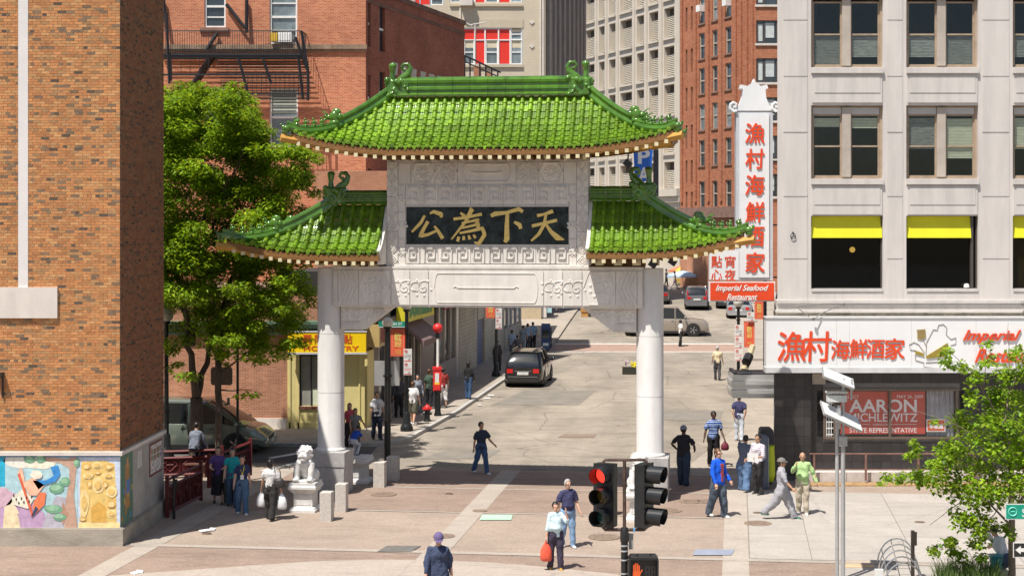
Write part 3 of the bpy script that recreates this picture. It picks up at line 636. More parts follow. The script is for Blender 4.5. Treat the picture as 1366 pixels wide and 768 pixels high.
for bi, (a, c) in enumerate(bays):
 for ri, (t, d) in enumerate(rows):
  x0, x1, z0, z1 = xpx(a), xpx(c), zpx(d), zpx(t)
  m = (x0 + x1) / 2; hm = .13; topd = .24 if ri == 2 else .1
  w_ = B(); w_.box(x0, x0 + .07, YW + .16, YW + .33, z0, z1); w_.box(x1 - .07, x1, YW + .16, YW + .33, z0, z1); w_.box(x0 + .07, x1 - .07, YW + .16, YW + .33, z0, z0 + .06); w_.box(x0 + .07, x1 - .07, YW + .2, YW + .33, z1 - .06, z1)
  win = w_.build('window', M_brnf, Wb, world=True)
  w_ = B(); w_.box(m - hm, m + hm, YW + .10, YW + .32, z0 + .0605, z1 - .0605); w_.build('mullion', M_taupe, win, world=True)
  for k, (p, q) in enumerate(((x0 + .07, m - hm), (m + hm, x1 - .07))):
   sash(win if False else Wb, p, q, z0 + .06, z1 - .06 - (topd - .04), YW + .2, bi * 6 + ri * 2 + k + (4 if ri == 2 else 0)); sd_ += 1
for zt, zb in ((-160, -45), (-40, 95), (130, 245), (280, 392)):
 b = B(); z0, z1 = zpx(zb), zpx(zt); x0, x1 = xpx(1045) + 1.1, xpx(1598); y0, y1 = YW + .345, YW + 6
 b.quad((x0, y1, z0), (x1, y1, z0), (x1, y1, z1), (x0, y1, z1)); b.quad((x0, y0, z0), (x1, y0, z0), (x1, y1, z0), (x0, y1, z0)); b.quad((x0, y0, z1), (x1, y0, z1), (x1, y1, z1), (x0, y1, z1)); b.quad((x0, y0, z0), (x0, y1, z0), (x0, y1, z1), (x0, y0, z1)); b.quad((x1, y0, z0), (x1, y1, z0), (x1, y1, z1), (x1, y0, z1))
 for k in range(9): b.box(x0 + .5 + k * 1.4, x0 + 1.5 + k * 1.4, YW + 1.2, YW + 3, z1 - .16, z1 - .02)
 b.build('room', M_inner, Wb, world=True)
M_yel = mat('yellow_awning', (0.66, 0.63, 0.012), .6, var=.04, scale=2)
for i, (a, c) in enumerate(bays):
 x0, x1 = xpx(a), xpx(c); wdt = x1 - x0 - (.18 if i == 1 else 0)
 w_ = B(); w_.box(x0, x0 + .04, YW + .14, YW + .3, zpx(386), zpx(288)); w_.box(x1 - .04, x1, YW + .14, YW + .3, zpx(386), zpx(288)); w_.box(x0 + .04, x1 - .04, YW + .14, YW + .3, zpx(386), zpx(384))
 if i == 1: w_.box(x1 - .2, x1 - .12, YW + .12, YW + .3, zpx(383.8), zpx(288.2))
 win = w_.build('window', mat('dark_bronze', (.07, .06, .055), .4, var=.1), Wb, world=True)
 g = B(); g.box(x0 + .04, x1 - .04, YW + .24, YW + .25, zpx(383.9), zpx(289)); g.build('pane', glassmat('window_glass_deep', (.45, .45, .42), 1.0), win, world=True)
 if i == 2: g = B(); g.box(x0 + .05, x1 - .05, YW + .3, YW + .31, zpx(383), zpx(318)); g.build('blind', mat('ochre_blind', (.40, .29, .13), .8), win, world=True)
 aw = B(); xa, xb = x0 + .015, x0 + .015 + wdt - .03
 prof = [(YW + .2, zpx(288.5)), (YW + .17, zpx(296)), (YW + .07, zpx(317)), (YW + .085, zpx(317.6)), (YW + .21, zpx(300))]
 aw.loft([[(xa, p[0], p[1]) for p in prof], [(xb, p[0], p[1]) for p in prof]]); aw.build('awning', M_yel, Wb, world=True)
b = B(); c0 = P(1137, 333, YW + 1.4); b.ball(c0, .09); b.build('ceiling_lamp', emat('lamp_glow', (1, .62, .15), 2.0), Wb, world=True)
b = B(); c0 = P(1288, 381, YW + .2); b.lathe([(.07, 0), (.09, .03), (.075, .1), (.04, .13)], (c0.x, YW + .08, zpx(384)), 10); b.build('small_pot', M_white, Wb, world=True)
b = B(); b.box(xpx(1036), xpx(1600), YW - .10, YW + .5, zpx(404), zpx(400)); b.box(xpx(1036), xpx(1600), YW - .03, YW + .5, zpx(413), zpx(404)); b.box(xpx(1034), xpx(1600), YW - .14, YW + .5, zpx(416.5), zpx(413)); b.build('ledge', M_wht2, Wb, world=True)
b = B(); b.box(xpx(1034.5), xpx(1600), YW - .05, YW + .5, zpx(428), zpx(416.5)); b.build('rough_band', mat('weathered_plaster', (0.40, 0.35, 0.26), .95, var=.45, scale=3.5, bump=.5, detail=10), Wb, world=True)
b = B(); b.tube([(xpx(1060), YW - .3, zpx(408)), (xpx(1098), YW - .3, zpx(404.5)), (xpx(1362), YW - .3, zpx(404.5))], .018, 6); b.tube([(xpx(1060), YW - .3, zpx(408)), (xpx(1078), YW - .5, zpx(423))], .015, 6); b.tube([(xpx(1122), YW - .3, zpx(405)), (xpx(1092), YW - .6, zpx(416)), (xpx(1080), YW - .7, zpx(424))], .015, 6)
b.ball((xpx(1123), YW - .3, zpx(405)), .05); b.ball((xpx(1080), YW - .7, zpx(423)), .05); b.ball((xpx(1361), YW - .3, zpx(404)), .08)
b.build('conduit', mat('grey_conduit', (.22, .21, .20), .5, metal=.3), Wb, world=True)
b = B(); c0 = P(1058, 313, YW - .06); ring = [(c0.x + .075 * math.cos(a), YW - .05, c0.z - .05 + .085 * math.sin(a)) for a in [2 * math.pi * i / 12 for i in range(13)]]; b.tube(ring, .012, 6); b.ball((c0.x, YW - .03, c0.z + .06), .03); b.build('iron_ring', M_blk, Wb, world=True)
# ---- ground floor in black tiles
XT0 = xpx(1033); bw0 = B(); winx = (xpx(1101), xpx(1275), zpx(582), zpx(521))
holes = [winx]
wall_with_holes(bw0, wallmap((0, YW + .012, 0), (1, 0, 0), (0, -1, 0)), XT0, xpx(1600), 0, zpx(428), holes, .22)
bw0.quad((XT0, YW + .012, 0), (XT0 + 5.1, YW + 34, 0), (XT0 + 5.1, YW + 34, zpx(404)), (XT0, YW + .012, zpx(404)))
bw0.build('ground_floor_wall', mat('tile_grout', (0.16, 0.15, 0.14), .9), Wb, world=True)
M_tile = mat('black_wall_tile', (0.036, 0.031, 0.031), .35, var=.2, scale=1.5, orand=.22, spec=.5)
ts = .2975; tb = B(); tb.box(.004, ts - .004, -.0, .014, .004, ts - .004); to = tb.build('wall_tile', M_tile); tm = to.data; bpy.data.objects.remove(to); oW = origin(Wb)
nt_ = 0; extra = B(); z = zpx(641)
cells = []
k = 0
while z < zpx(497):
 x = XT0
 while x < xpx(1366):
  if not (x + ts > winx[0] - .03 and x < winx[1] + .03 and z + ts > winx[2] - .03 and z < winx[3] + .03): cells.append((x, z))
  x += ts
 z += ts
for i, (x, z) in enumerate(cells):
 rec = 0.0 if x < xpx(1088) else .0
 if i < 300:
  o = bpy.data.objects.new('wall_tile', tm); C.objects.link(o); o.parent = Wb; o.location = Vector((x, YW - (.0 if x > xpx(1083) else .0), z)) - oW
 else: extra.box(x + .004, x + ts - .004, YW, YW + .014, z + .004, z + ts - .004)
for (xa, xb, za, zb) in ((winx[0] - .25, winx[0] - .05, winx[2], winx[3]), (winx[1] + .05, winx[1] + .25, winx[2], winx[3])): extra.box(xa, xb, YW, YW + .013, za, zb)
x = xpx(1366) + .01
while x < xpx(1590):
 z = zpx(641)
 while z < zpx(497): extra.box(x + .004, x + ts - .004, YW, YW + .014, z + .004, z + ts - .004); z += ts
 x += ts
extra.build('edge_tiles', M_tile, Wb, world=True, kind='stuff')
b = B(); b.box(XT0 - .02, xpx(1080), YW - .24, YW - .005, .0, zpx(497)); pier = b.build('corner_pier', mat('pier_grout', (.15, .14, .13), .9), Wb, world=True)
z = .16
while z < zpx(500):
 x = XT0 - .02
 for k in range(4):
  x1 = min(x + ts, xpx(1080)); bb = B(); bb.box(x + .004, x1 - .004, YW - .255, YW - .24, z + .004, z + ts - .004); bb.build('wall_tile', M_tile, pier, world=True); x += ts
  if x > xpx(1080) - .05: break
 z += ts
b = B(); b.box(xpx(1083), xpx(1101), YW - .05, YW - .005, zpx(512), zpx(498)); b.build('vent_panel', mat('beige_patch', (.38, .32, .26), .8, var=.15), Wb, world=True)
fr = B(); t = .07; x0, x1, z0, z1 = winx
fr.box(x0 - t, x0 + .01, YW - .03, YW + .1, z0 - t, z1 + t); fr.box(x1 - .01, x1 + t, YW - .03, YW + .1, z0 - t, z1 + t); fr.box(x0 + .01, x1 - .01, YW - .05, YW + .1, z0 - t, z0); fr.box(x0 + .01, x1 - .01, YW - .03, YW + .1, z1, z1 + t)
xm = xpx(1187); fr.box(xm - .035, xm + .035, YW - .02, YW + .08, z0, z1); xm2 = xpx(1113); fr.box(xm2 - .03, xm2 + .02, YW - .015, YW + .08, z0, z1)
win = fr.build('shop_window', mat('bronze_frame', (.16, .12, .09), .45, metal=.3), Wb, world=True)
b = B()
for i in range(7): b.box(x0 + .01, xm2 - .035, YW + .0, YW + .02, z0 + .05 + i * .19, z0 + .08 + i * .19)
for i in range(3): b.box(x0 + .03 + i * .07, x0 + .05 + i * .07, YW - .005, YW + .0, z0, z1)
b.build('window_grille', M_white, win, world=True)
b = B(); b.box(x0, x1, YW + .21, YW + .22, z0, z1); b.build('back', M_dark, win, world=True)
b = B(); b.box(xm2 + .021, x1 - .011, YW + .05, YW + .055, z0, z1); b.build('pane', glassmat('poster_glass', (.95, .95, .95), 1.0), win, world=True)
b = B(); cu0 = xpx(1238); n = 20
rings = [[(cu0 + (x1 - cu0) * i / n, YW + .16 + .03 * math.sin(i * 2.3), z0), (cu0 + (x1 - cu0) * i / n, YW + .16 + .03 * math.sin(i * 2.3), z1)] for i in range(n + 1)]
for a, c in zip(rings, rings[1:]): b.quad(a[0], c[0], c[1], a[1])
b.build('curtain', mat('grey_curtain', (.42, .42, .45), .9, var=.2, scale=3), win, world=True)
po = thing('campaign_poster', 'red election poster with white lettering behind the window in the black tiled wall', 'poster', P(1178, 580, YW + .1))
M_red = mat('poster_red', (0.58, 0.065, 0.035), .5, var=.08, scale=2)
px0, px1 = xpx(1122), xpx(1235); b = B(); b.box(px0, px1, YW + .08, YW + .085, zpx(579), zpx(522)); b.build('poster_sheet', M_red, po, world=True)
M_ink = mat('white_ink', (.82, .80, .78), .5, var=.03)
yp = YW + .079
lettering('AARON', P(1178, 541, yp), M_ink, po, w=2.06, h=.40, ext=.003, bold=.02)
lettering('MICHLEWITZ', P(1178, 556.5, yp), M_ink, po, w=2.1, h=.26, ext=.003, bold=.01)
lettering('DEMOCRAT', P(1178, 566, yp), M_ink, po, w=.6, h=.06, ext=.003)
lettering('STATE REPRESENTATIVE', P(1178, 573.5, yp), M_ink, po, w=2.05, h=.15, ext=.003, bold=.01)
lettering('ELECT', P(1137, 529, yp), M_ink, po, w=.4, h=.09, ext=.003); lettering('MAY 26, 2009', P(1214, 529, yp), M_ink, po, w=.8, h=.11, ext=.003)
b = B(); b.box(xpx(1132), xpx(1161), yp - .003, yp, zpx(566.4), zpx(565.8)); b.box(xpx(1192), xpx(1224), yp - .003, yp, zpx(566.4), zpx(565.8)); b.build('rule_line', M_ink, po, world=True)
po2 = thing('campaign_poster', 'small orange poster with white characters in the window corner beside the curtain', 'poster', P(1249, 580, YW + .1))
b = B(); b.box(xpx(1236.5), xpx(1262), YW + .065, YW + .07, zpx(576), zpx(559)); b.build('poster_sheet', M_ink, po2, world=True)
b = B(); b.box(xpx(1238), xpx(1260.5), YW + .06, YW + .065, zpx(574.5), zpx(560.5)); b.build('poster_field', mat('poster_orange', (.75, .13, .03), .5), po2, world=True)
lettering('李家威', P(1249, 568, YW + .0595), M_ink, po2, w=.42, h=.15, ext=.003, bold=.02)
# ---- big white fascia sign
sgn = thing('restaurant_sign', 'wide white shop fascia sign with red characters and a gold boat drawing above black tiles', 'sign', P(1200, 470, YW - .3))
ys = YW - .55; sx0, sx1 = PX(1022, ys), PX(1480, ys)
b = B(); b.box(sx0, sx1, ys, YW - .06, PZ(490, ys), PZ(424.5, ys)); b.build('sign_face', mat('sign_white', (0.77, 0.765, 0.75), .35, var=.04, scale=1.0, detail=8, spec=.4), sgn, world=True)
b = B(); b.box(sx0 - .02, sx1, ys - .03, YW - .058, PZ(497, ys), PZ(490, ys)); b.box(sx0 - .02, sx1, ys - .03, YW - .059, PZ(424.5, ys), PZ(422.5, ys)); b.build('sign_trim', mat('grey_trim', (.58, .57, .56), .5), sgn, world=True)
M_redl = mat('sign_red', (0.72, 0.07, 0.02), .35, var=.05, spec=.4)
zz = lambda c, px, py: (PX(px, ys), ys - .001, PZ(py, ys))
for ch, px, py, s in (('漁', 1056, 462, .92), ('村', 1090, 462, .95), ('海', 1121, 466, .60), ('鮮', 1145, 465, .60), ('酒', 1168, 465, .60), ('家', 1193, 465, .66)):
 lettering(ch, zz(0, px, py), M_redl, sgn, w=s * .9, h=s * .95, ext=.025, bold=.014, shear=.05)
lettering('Imperial', zz(0, 1323, 449), M_redl, sgn, w=1.75, h=.42, ext=.05, bold=.012, shear=.45)
lettering('Restaurant', zz(0, 1352, 474), M_redl, sgn, w=2.35, h=.42, ext=.05, bold=.012, shear=.45)
for px in (1116, 1133, 1216, 1302): b = B(); b.box(PX(px, ys) - .004, PX(px, ys) + .004, ys - .003, ys, PZ(490, ys), PZ(425, ys)); b.build('panel_joint', mat('joint_grey', (.5, .49, .48), .5), sgn, world=True)
M_gold = mat('gold_paint', (0.36, 0.27, 0.05), .4, metal=.3, var=.2, scale=6)
def sp(name, pts, m): b = B(); b.xz([(PX(a, ys), PZ(c, ys)) for a, c in pts], ys - .03, ys); b.build(name, m, sgn, world=True)
sp('boat_sail', [(1235, 475), (1264, 457), (1264, 468), (1262, 475), (1236, 478)], M_gold); sp('boat_stern', [(1221, 467), (1232, 471), (1233, 475), (1221, 472)], M_gold)
sp('boat_flag', blob(1229, 445, 7, 8, n=8, wob=.3), mat('gold_brown', (.30, .22, .08), .5))
b = B()
def outline(pts): b.tube([(PX(a, ys), ys - .012, PZ(c, ys)) for a, c in pts], .011, 4)
outline([(1235, 474), (1236, 456), (1245, 439), (1250, 440), (1252, 433), (1258, 432), (1263, 437), (1262, 446), (1268, 452), (1275, 450), (1275, 458), (1268, 460)])
outline([(1221, 467), (1214, 466), (1213, 459), (1219, 456), (1225, 459), (1233, 470)]); outline([(1221, 472), (1221, 480), (1232, 483), (1232, 489), (1252, 491), (1256, 484)]); outline([(1229, 448), (1235, 461)]); outline([(1235, 483), (1254, 482)])
b.build('boat_outline', mat('line_grey', (.32, .30, .26), .5), sgn, world=True)
# ---- railing and planter in front of the black wall
rl = thing('railing', 'rusty brown metal railing standing along the foot of the black tiled wall', 'railing', (PX(1200, YW - .7), YW - .7, 0))
M_rust = mat('rusty_rail', (0.20, 0.10, 0.075), .65, var=.25, scale=6); yr = YW - .8
b = B(); b.tube([(PX(1080, yr), yr, PZ(605, yr)), (PX(1400, yr), yr, PZ(605, yr))], .022, 6); b.build('top_rail', M_rust, rl, world=True)
b = B(); b.tube([(PX(1080, yr), yr, PZ(626, yr)), (PX(1400, yr), yr, PZ(626, yr))], .018, 6); b.build('mid_rail', M_rust, rl, world=True)
for px in (1086, 1155, 1225, 1300, 1380): b = B(); b.box(PX(px, yr) - .03, PX(px, yr) + .03, yr - .03, yr + .03, .1, PZ(604, yr)); b.build('post', M_rust, rl, world=True)
pl = thing('planter_kerb', 'low pale granite kerb of a planting bed below the black tiled wall', 'kerb', (PX(1200, yr), yr, 0))
x = PX(1062, YW - .5); i = 0
while x < PX(1400, YW - .5):
 b = B(); b.box(x + .005, x + 1.49, YW - .62, YW - .02, 0, .30); b.build('kerb_stone', mat('granite_pale', (.52, .47, .43), .8, var=.12, scale=5, orand=.1), pl, world=True); x += 1.5
b = B(); b.box(PX(1062, YW - .9), PX(1400, YW - .9), YW - 1.25, YW - .62, .0, .035); tag(b.build('planting_bed', mat('dry_mulch', (.34, .21, .10), .95, var=.35, scale=8, bump=.6, detail=9)), kind='structure')
# ---- vertical neon-style sign on brackets
ye = 46.8; vs = thing('restaurant_sign', 'tall narrow white vertical sign with six red characters and a pagoda roof top', 'sign', P(1006, 380, ye))
M_sw = mat('sign_enamel', (0.74, 0.745, 0.75), .4, var=.04, scale=1.5); M_sg = mat('sign_side_grey', (0.50, 0.51, 0.54), .5, var=.06)
def zb_(b, x0, x1, y0, y1, yy, d=.3): b.box(PX(x0, yy), PX(x1, yy), yy, yy + d, PZ(y1, yy), PZ(y0, yy))
b = B(); zb_(b, 982, 1031, 149, 374, ye, .42); b.build('sign_box', M_sg, vs, world=True)
b = B(); zb_(b, 986.5, 1026, 152, 370, ye - .05, .048); b.build('sign_face', M_sw, vs, world=True)
roof = [(974, 148), (1037, 148), (1038, 140), (1034, 137), (1031, 142), (1026, 141), (1022, 130), (1021, 119), (1025, 118), (1023, 113), (1015, 115), (1008, 110), (1006, 105), (1004, 110), (997, 115), (988, 113), (987, 118), (991, 119), (990, 130), (986, 141), (981, 142), (977, 137), (973, 140)]
b = B(); b.xz([(PX(x, ye), PZ(y, ye)) for x, y in roof[::-1]], ye - .02, ye + .4); b.build('pagoda_top', M_sw, vs, world=True)
for cx_ in (978, 1034):
 b = B(); pts = [(PX(cx_ + s_, ye), ye - .03, PZ(141 + q, ye)) for s_, q in ((5, 7), (0, 8), (-4, 4), (-4, -1), (0, -4), (4, -2), (3, 2), (0, 2))]; b.tube(pts, .045, 6); b.build('scroll', M_sw, vs, world=True)
for i, (ch, py) in enumerate(zip('漁村海鮮酒家', (178, 212, 247, 283, 315, 350))):
 lettering(ch, P(1007, py, ye - .051), M_redl, vs, w=.58, h=.62, ext=.03, bold=.018, shear=.05)
b = B(); zb_(b, 946.5, 985.5, 334, 373, ye - .02, .3); s2 = b.build('side_panel', M_sw, vs, world=True)
for ch, px, py in (('點', 956, 349), ('心', 956, 367), ('宵', 974, 349), ('夜', 974, 367)): lettering(ch, P(px, py, ye - .021), M_redl, vs, w=.33, h=.36, ext=.01, bold=.012)
b = B(); zb_(b, 946, 1034, 375.5, 402, ye - .04, .32); b.build('panel_border', M_sw, vs, world=True)
b = B(); zb_(b, 947.5, 1032.5, 377, 400.5, ye - .06, .018); b.build('red_panel', M_redl, vs, world=True)
lettering('Imperial Seafood', P(990, 385, ye - .061), M_white, vs, w=1.65, h=.24, ext=.01, bold=.02, shear=.4)
lettering('Restaurant', P(990, 396, ye - .061), M_white, vs, w=.95, h=.2, ext=.01, bold=.02, shear=.4)
b = B()
for py in (150, 215, 300, 370): b.box(PX(1031, ye), PX(1045, ye), ye + .15, ye + .2, PZ(py + 1, ye), PZ(py - 1, ye))
for (a, c, d, e) in ((983, 175, 1042, 232), (983, 260, 1042, 245)): b.tube([P(a, c, ye + .1), P(d, e, ye + 1.4)], .01, 4)
b.build('bracket', M_blk, vs, world=True)
# ---- stainless awning
an = thing('awning', 'polished stainless steel stepped canopy projecting over the side door', 'awning', P(1005, 531, 47))
ya = 46.6; prof = [(500, 0.0), (508, 0), (509, -.06), (516, -.1), (517, -.02), (524, -.06), (525, .0), (531, -.03)]
b = B(); x0, x1 = PX(976, ya), PX(1034, ya)
for (a, c, o1) in ((500, 508, 0.05), (508.2, 513, -.02), (513.2, 520, .03), (520.2, 525, -.02), (525.2, 531, .04)): b.box(x0 + (o1 if o1 > 0 else 0), x1, ya + o1, ya + 1.5, PZ(c, ya), PZ(a, ya))
b.build('canopy_band', M_steel, an, world=True)
b = B(); b.box(x0 + .12, x1, ya + .12, ya + 1.5, PZ(500, ya), PZ(499, ya)); b.box(x0 + .08, x0 + .18, ya + .1, ya + 1.5, PZ(499, ya), PZ(496.5, ya)); b.build('canopy_top', M_blk, an, world=True)
lp_ = thing('wooden_pole', 'weathered pale pole leaning up behind the steel canopy', 'pole', P(988, 505, 48.5))
b = B(); b.tube([P(985, 507, 48.3), P(995, 487, 48.8), P(1004, 462, 49.6)], [.13, .12, .10], 8); b.build('shaft', mat('weathered_wood', (.46, .38, .24), .9, var=.35, scale=6, bump=.3), lp_, world=True)
b = B(); b.tube([P(995.5, 483, 48.6), P(999, 475, 48.9)], [.16, .16], 8); b.build('band', M_blk, lp_, world=True)
# ================================================================ LOW STREET BUILDINGS, LEFT
YS_ = 56.4; XS = PX(487, YS_)
M_rbrk = brickmat('red_brick', (0.44, 0.17, 0.085), (0.50, 0.22, 0.12), (0.42, 0.27, 0.19), 1, 0, bump=.3)
M_obrk = brickmat('salmon_brick', (0.38, 0.14, 0.075), (0.54, 0.235, 0.13), (0.48, 0.33, 0.24), 1, 0, bump=.3, dirt=.2)
lowb = thing('corner_shop_building', 'low red brick corner building with a yellow pastry shop front', 'building', (PX(400, YS_), YS_, 0))
b = B(); b.box(-40, PX(384, YS_), YS_, 69.9, 0.13, 5.1); b.build('brick_wall', M_obrk, lowb, world=True)
b = B(); b.box(-40, PX(384, YS_) - .002, YS_ - .06, YS_, .13, .5); b.build('stone_base', M_cst, lowb, world=True)
b = B(); b.box(PX(384, YS_), XS - .01, YS_ + .3, 69.9, 0.13, 5.1); b.build('shop_back', M_obrk, lowb, world=True)
streaked(MATS['fire_escape_brick'], .2, 1.0) if 'fire_escape_brick' in MATS else None; streaked(M_obrk, .2, 1.0)
M_green = mat('green_cornice', (0.10, 0.17, 0.12), .6, var=.15, scale=3)
b = B()
for (a, c, d) in ((428, 432, .35), (432, 437, .25), (437, 443, .12), (443, 446, .2)): b.box(-40, XS + .05, YS_ - d, YS_ + .3, PZ(c, YS_), PZ(a, YS_))
b.build('cornice', M_green, lowb, world=True)
M_yw = mat('cream_yellow_paint', (0.66, 0.56, 0.24), .6, var=.07, scale=2, detail=8)
f0, f1 = PX(384, YS_), XS
b = B(); holes = [(PX(400, YS_), PX(425, YS_), PZ(541, YS_), PZ(472, YS_))]
wall_with_holes(b, wallmap((0, YS_ - .1, 0), (1, 0, 0), (0, -1, 0)), f0, f1, .13, PZ(470, YS_) + .02, holes, .3)
b.quad((f0, YS_ - .1, .13), (f0, YS_ + .1, .13), (f0, YS_ + .1, 3), (f0, YS_ - .1, 3)); b.build('shop_front', M_yw, lowb, world=True)
b = B(); b.box(PX(401, YS_), PX(424, YS_), YS_ - .04, YS_ + .02, PZ(541, YS_), PZ(472.5, YS_)); wn = b.build('shop_window', mat('window_shade', (.30, .29, .25), .3, var=.25, scale=1.5, spec=.8), lowb, world=True)
b = B(); b.box(PX(400, YS_), PX(425, YS_), YS_ - .09, YS_ - .041, PZ(474.5, YS_), PZ(472, YS_)); b.box(PX(400, YS_), PX(402, YS_), YS_ - .09, YS_ - .041, PZ(541, YS_), PZ(474.5, YS_)); b.box(PX(415, YS_), PX(416.5, YS_), YS_ - .09, YS_ - .041, PZ(541, YS_), PZ(474.5, YS_)); b.build('frame', M_blk, wn, world=True)
b = B(); b.box(PX(416.5, YS_), PX(424, YS_), YS_ - .05, YS_ - .042, PZ(540, YS_), PZ(518, YS_)); b.build('notice', mat('notice_paper', (.62, .66, .5), .7, var=.15, scale=8), wn, world=True)
r = random.Random(2)
b = B()
for i in range(9): b.box(PX(399.6 + i * 2.9, YS_), PX(402.2 + i * 2.9, YS_), YS_ - .15, YS_ - .08, PZ(545, YS_), PZ(541.3, YS_))
b.build('brick_sill', mat('dark_red_brick', (.16, .05, .035), .8), lowb, world=True)
b = B()
for px in (387.5, 399, 428, 480): b.box(PX(px, YS_) - .03, PX(px, YS_) + .03, YS_ - .14, YS_ - .1, .13, PZ(471, YS_))
b.box(f0, f1, YS_ - .14, YS_ - .101, .13, .35); b.build('pilaster', M_yw, lowb, world=True)
ysn = YS_ - .55; sg = thing('bakery_sign', 'yellow box sign with red characters over the pastry shop', 'sign', P(436, 470, ysn))
M_sy = mat('sign_yellow', (0.88, 0.60, 0.005), .4, var=.04)
b = B(); b.box(PX(384, ysn), PX(488, ysn), ysn, YS_ - .36, PZ(470, ysn), PZ(443, ysn)); b.build('sign_box', M_sy, sg, world=True)
b = B(); b.box(PX(384, ysn) - .02, PX(488, ysn) + .03, ysn - .02, YS_ - .36, PZ(472.5, ysn), PZ(470, ysn)); b.box(PX(384, ysn) - .02, PX(488, ysn) + .03, ysn - .02, YS_ - .36, PZ(443, ysn), PZ(441.8, ysn)); b.build('sign_trim', M_sg, sg, world=True)
M_sr = mat('sign_brick_red', (.62, .09, .012), .5)
for ch, px in (('興', 410), ('隆', 426), ('餅', 443), ('點', 464)): lettering(ch, P(px, 452, ysn - .001), M_sr, sg, w=.33, h=.34, ext=.01, bold=.02)
lettering('HO PASTRY', P(442, 464.5, ysn - .001), M_sr, sg, w=2.05, h=.19, ext=.01, bold=.015)
dS = Vector((0.1074, 0.9942, 0)); nS = Vector((dS.y, -dS.x, 0))
fS = wallmap((XS, YS_, 0), dS, nS)
def SX(px):  # distance along the storefront line seen at pixel px
 k = (px - CX) / F; return (k * YS_ - XS) / (dS.x - k * dS.y)
def SZ(px, py): return PZ(py, YS_ + dS.y * SX(px))
front = thing('shop_row', 'row of shaded shop fronts along the left pavement behind the gate', 'building', (XS + 1.5, YS_ + 15, 0))
b = B(); L1 = SX(697); L0 = 0.3
q0 = fS(.31, 0, .35); q1 = fS(L1, 0, .35)
body = [(q0[0], q0[1]), (q1[0], q1[1]), (q1[0] - 8, q1[1]), (q0[0] - 8 + 3, 70.2), (q0[0] - 3, 70.2), (q0[0] - 3, q0[1] + .2)]
b.prism([(q0[0], q0[1]), (q1[0], q1[1]), (q1[0] - 3, q1[1]), (q0[0] - 3, q0[1])][::1], .13, 6.0)
b.build('inner_wall', M_dark, front, world=True)
b = B(); s62 = 5.8; a0, a1 = fS(s62, 0, .5), fS(L1, 0, .5)
b.prism([(a0[0], a0[1]), (a1[0], a1[1]), (a1[0] - 3, a1[1]), (a0[0] - 3, a0[1])], 6.01, 10.0); b.build('added_shade_block', M_rbrk, front, world=True)  # unseen block added above the shops to cast shade on the pavement
M_store = mat('shop_grey_panel', (0.20, 0.17, 0.155), .7, var=.2, scale=1.2); M_ivory = brickmat('ivory_block', (0.55, 0.50, 0.40), (0.50, 0.45, 0.36), (0.34, 0.30, 0.24), dS.x, dS.y, bw=.45, bh=.2, ms=.014, bump=.4)
M_maroon = mat('maroon_awning', (0.22, 0.018, 0.03), .7, var=.1); M_tileg = mat('grey_tiled_base', (.30, .26, .24), .6, var=.15, scale=3)
def piece(name, pa, pb, z0, z1, w0, w1, m, par=front, **k):
 b = B(); fbox(b, fS, SX(pa), SX(pb), z0, z1, w0, w1); return b.build(name, m, par, world=True, **k)
piece('yellow_side', 488.3, 497, .13, 3.0, -.05, .34, M_yw)
piece('shop_panel', 497.2, 504, .13, 3.6, 0, .34, M_store)
for i, px in enumerate((504, 516, 528, 540, 551, 560)):
 piece('window_post', px, px + 1.2, .13, 3.1, -.03, .3, M_taupe)
for i, (a, c) in enumerate(((505.4, 515.9), (517.4, 527.9), (529.4, 539.9), (541.4, 550.9), (552.4, 559.9))):
 piece('shop_glass', a, c, .5 if i != 2 else .14, 3.0, .1, .13, M_glassd); piece('sill_panel', a, c, .13, .495, 0, .2, M_store)
piece('head_panel', 504, 575, 3.12, 4.0, 0, .3, M_store)
piece('shop_pillar', 561.5, 577, .13, 4.2, -.05, .34, mat('brown_granite', (.17, .13, .12), .4, var=.2, scale=8))
for i, (a, c) in enumerate(((578, 584), (585, 592), (593, 600), (601, 607))):
 piece('shop_glass', a, c, 1.45, 3.9, .08, .11, M_glassm if i % 2 else M_glassd); piece('window_post', c + .1, c + .9, 1.2, 4.0, -.03, .3, M_taupe)
piece('tiled_base', 577.2, 608, .13, 1.2, -.04, .34, M_tileg); piece('head_panel', 575.2, 622, 4.01, 5.2, 0, .3, M_store)
piece('window_post', 608.2, 611, .13, 4.0, -.03, .3, M_steel)
piece('ivory_wall', 612, 636, .13, 4.6, -.02, .34, M_ivory); piece('door', 637, 645, .13, 2.6, .08, .15, mat('blue_grey_door', (.10, .13, .24), .5)); piece('ivory_wall', 637, 645, 2.61, 4.6, -.02, .34, M_ivory)
piece('ivory_wall', 646, 672, .13, 4.6, -.02, .34, M_ivory)
for i, (a, c) in enumerate(((673, 677), (678, 682), (683, 688), (689, 694))): piece('shop_glass', a, c, 1.5, 4.0, .05, .1, M_glassm if i % 2 else M_glassd); piece('window_post', c + .05, c + .9, .13, 4.2, -.03, .3, M_cst)
piece('tiled_base', 672.3, 695, .13, 1.45, -.04, .34, M_ivory)
def fsign(name, label, pa, pb, za, zb, w0, m, txt=None, tcol=None, th=.3, shift=.5, bold=.02, wfrac=.8, dn=False):
 t = thing(name, label, 'sign' if name != 'awning' else 'awning', fS((SX(pa) + SX(pb)) / 2, za, w0))
 b = B(); fbox(b, fS, SX(pa), SX(pb), za, zb, w0, -.02 if w0 < -.05 else 0); b.build('sign_board' if name != 'awning' else 'canopy', m, t, world=True)
 if txt: lettering(txt, fS((SX(pa) + SX(pb)) / 2, (za + zb) / 2, w0 - .002), tcol, t, w=(SX(pb) - SX(pa)) * wfrac, h=th, ext=.012, bold=bold, rz=math.atan2(dS.y, dS.x))
 return t
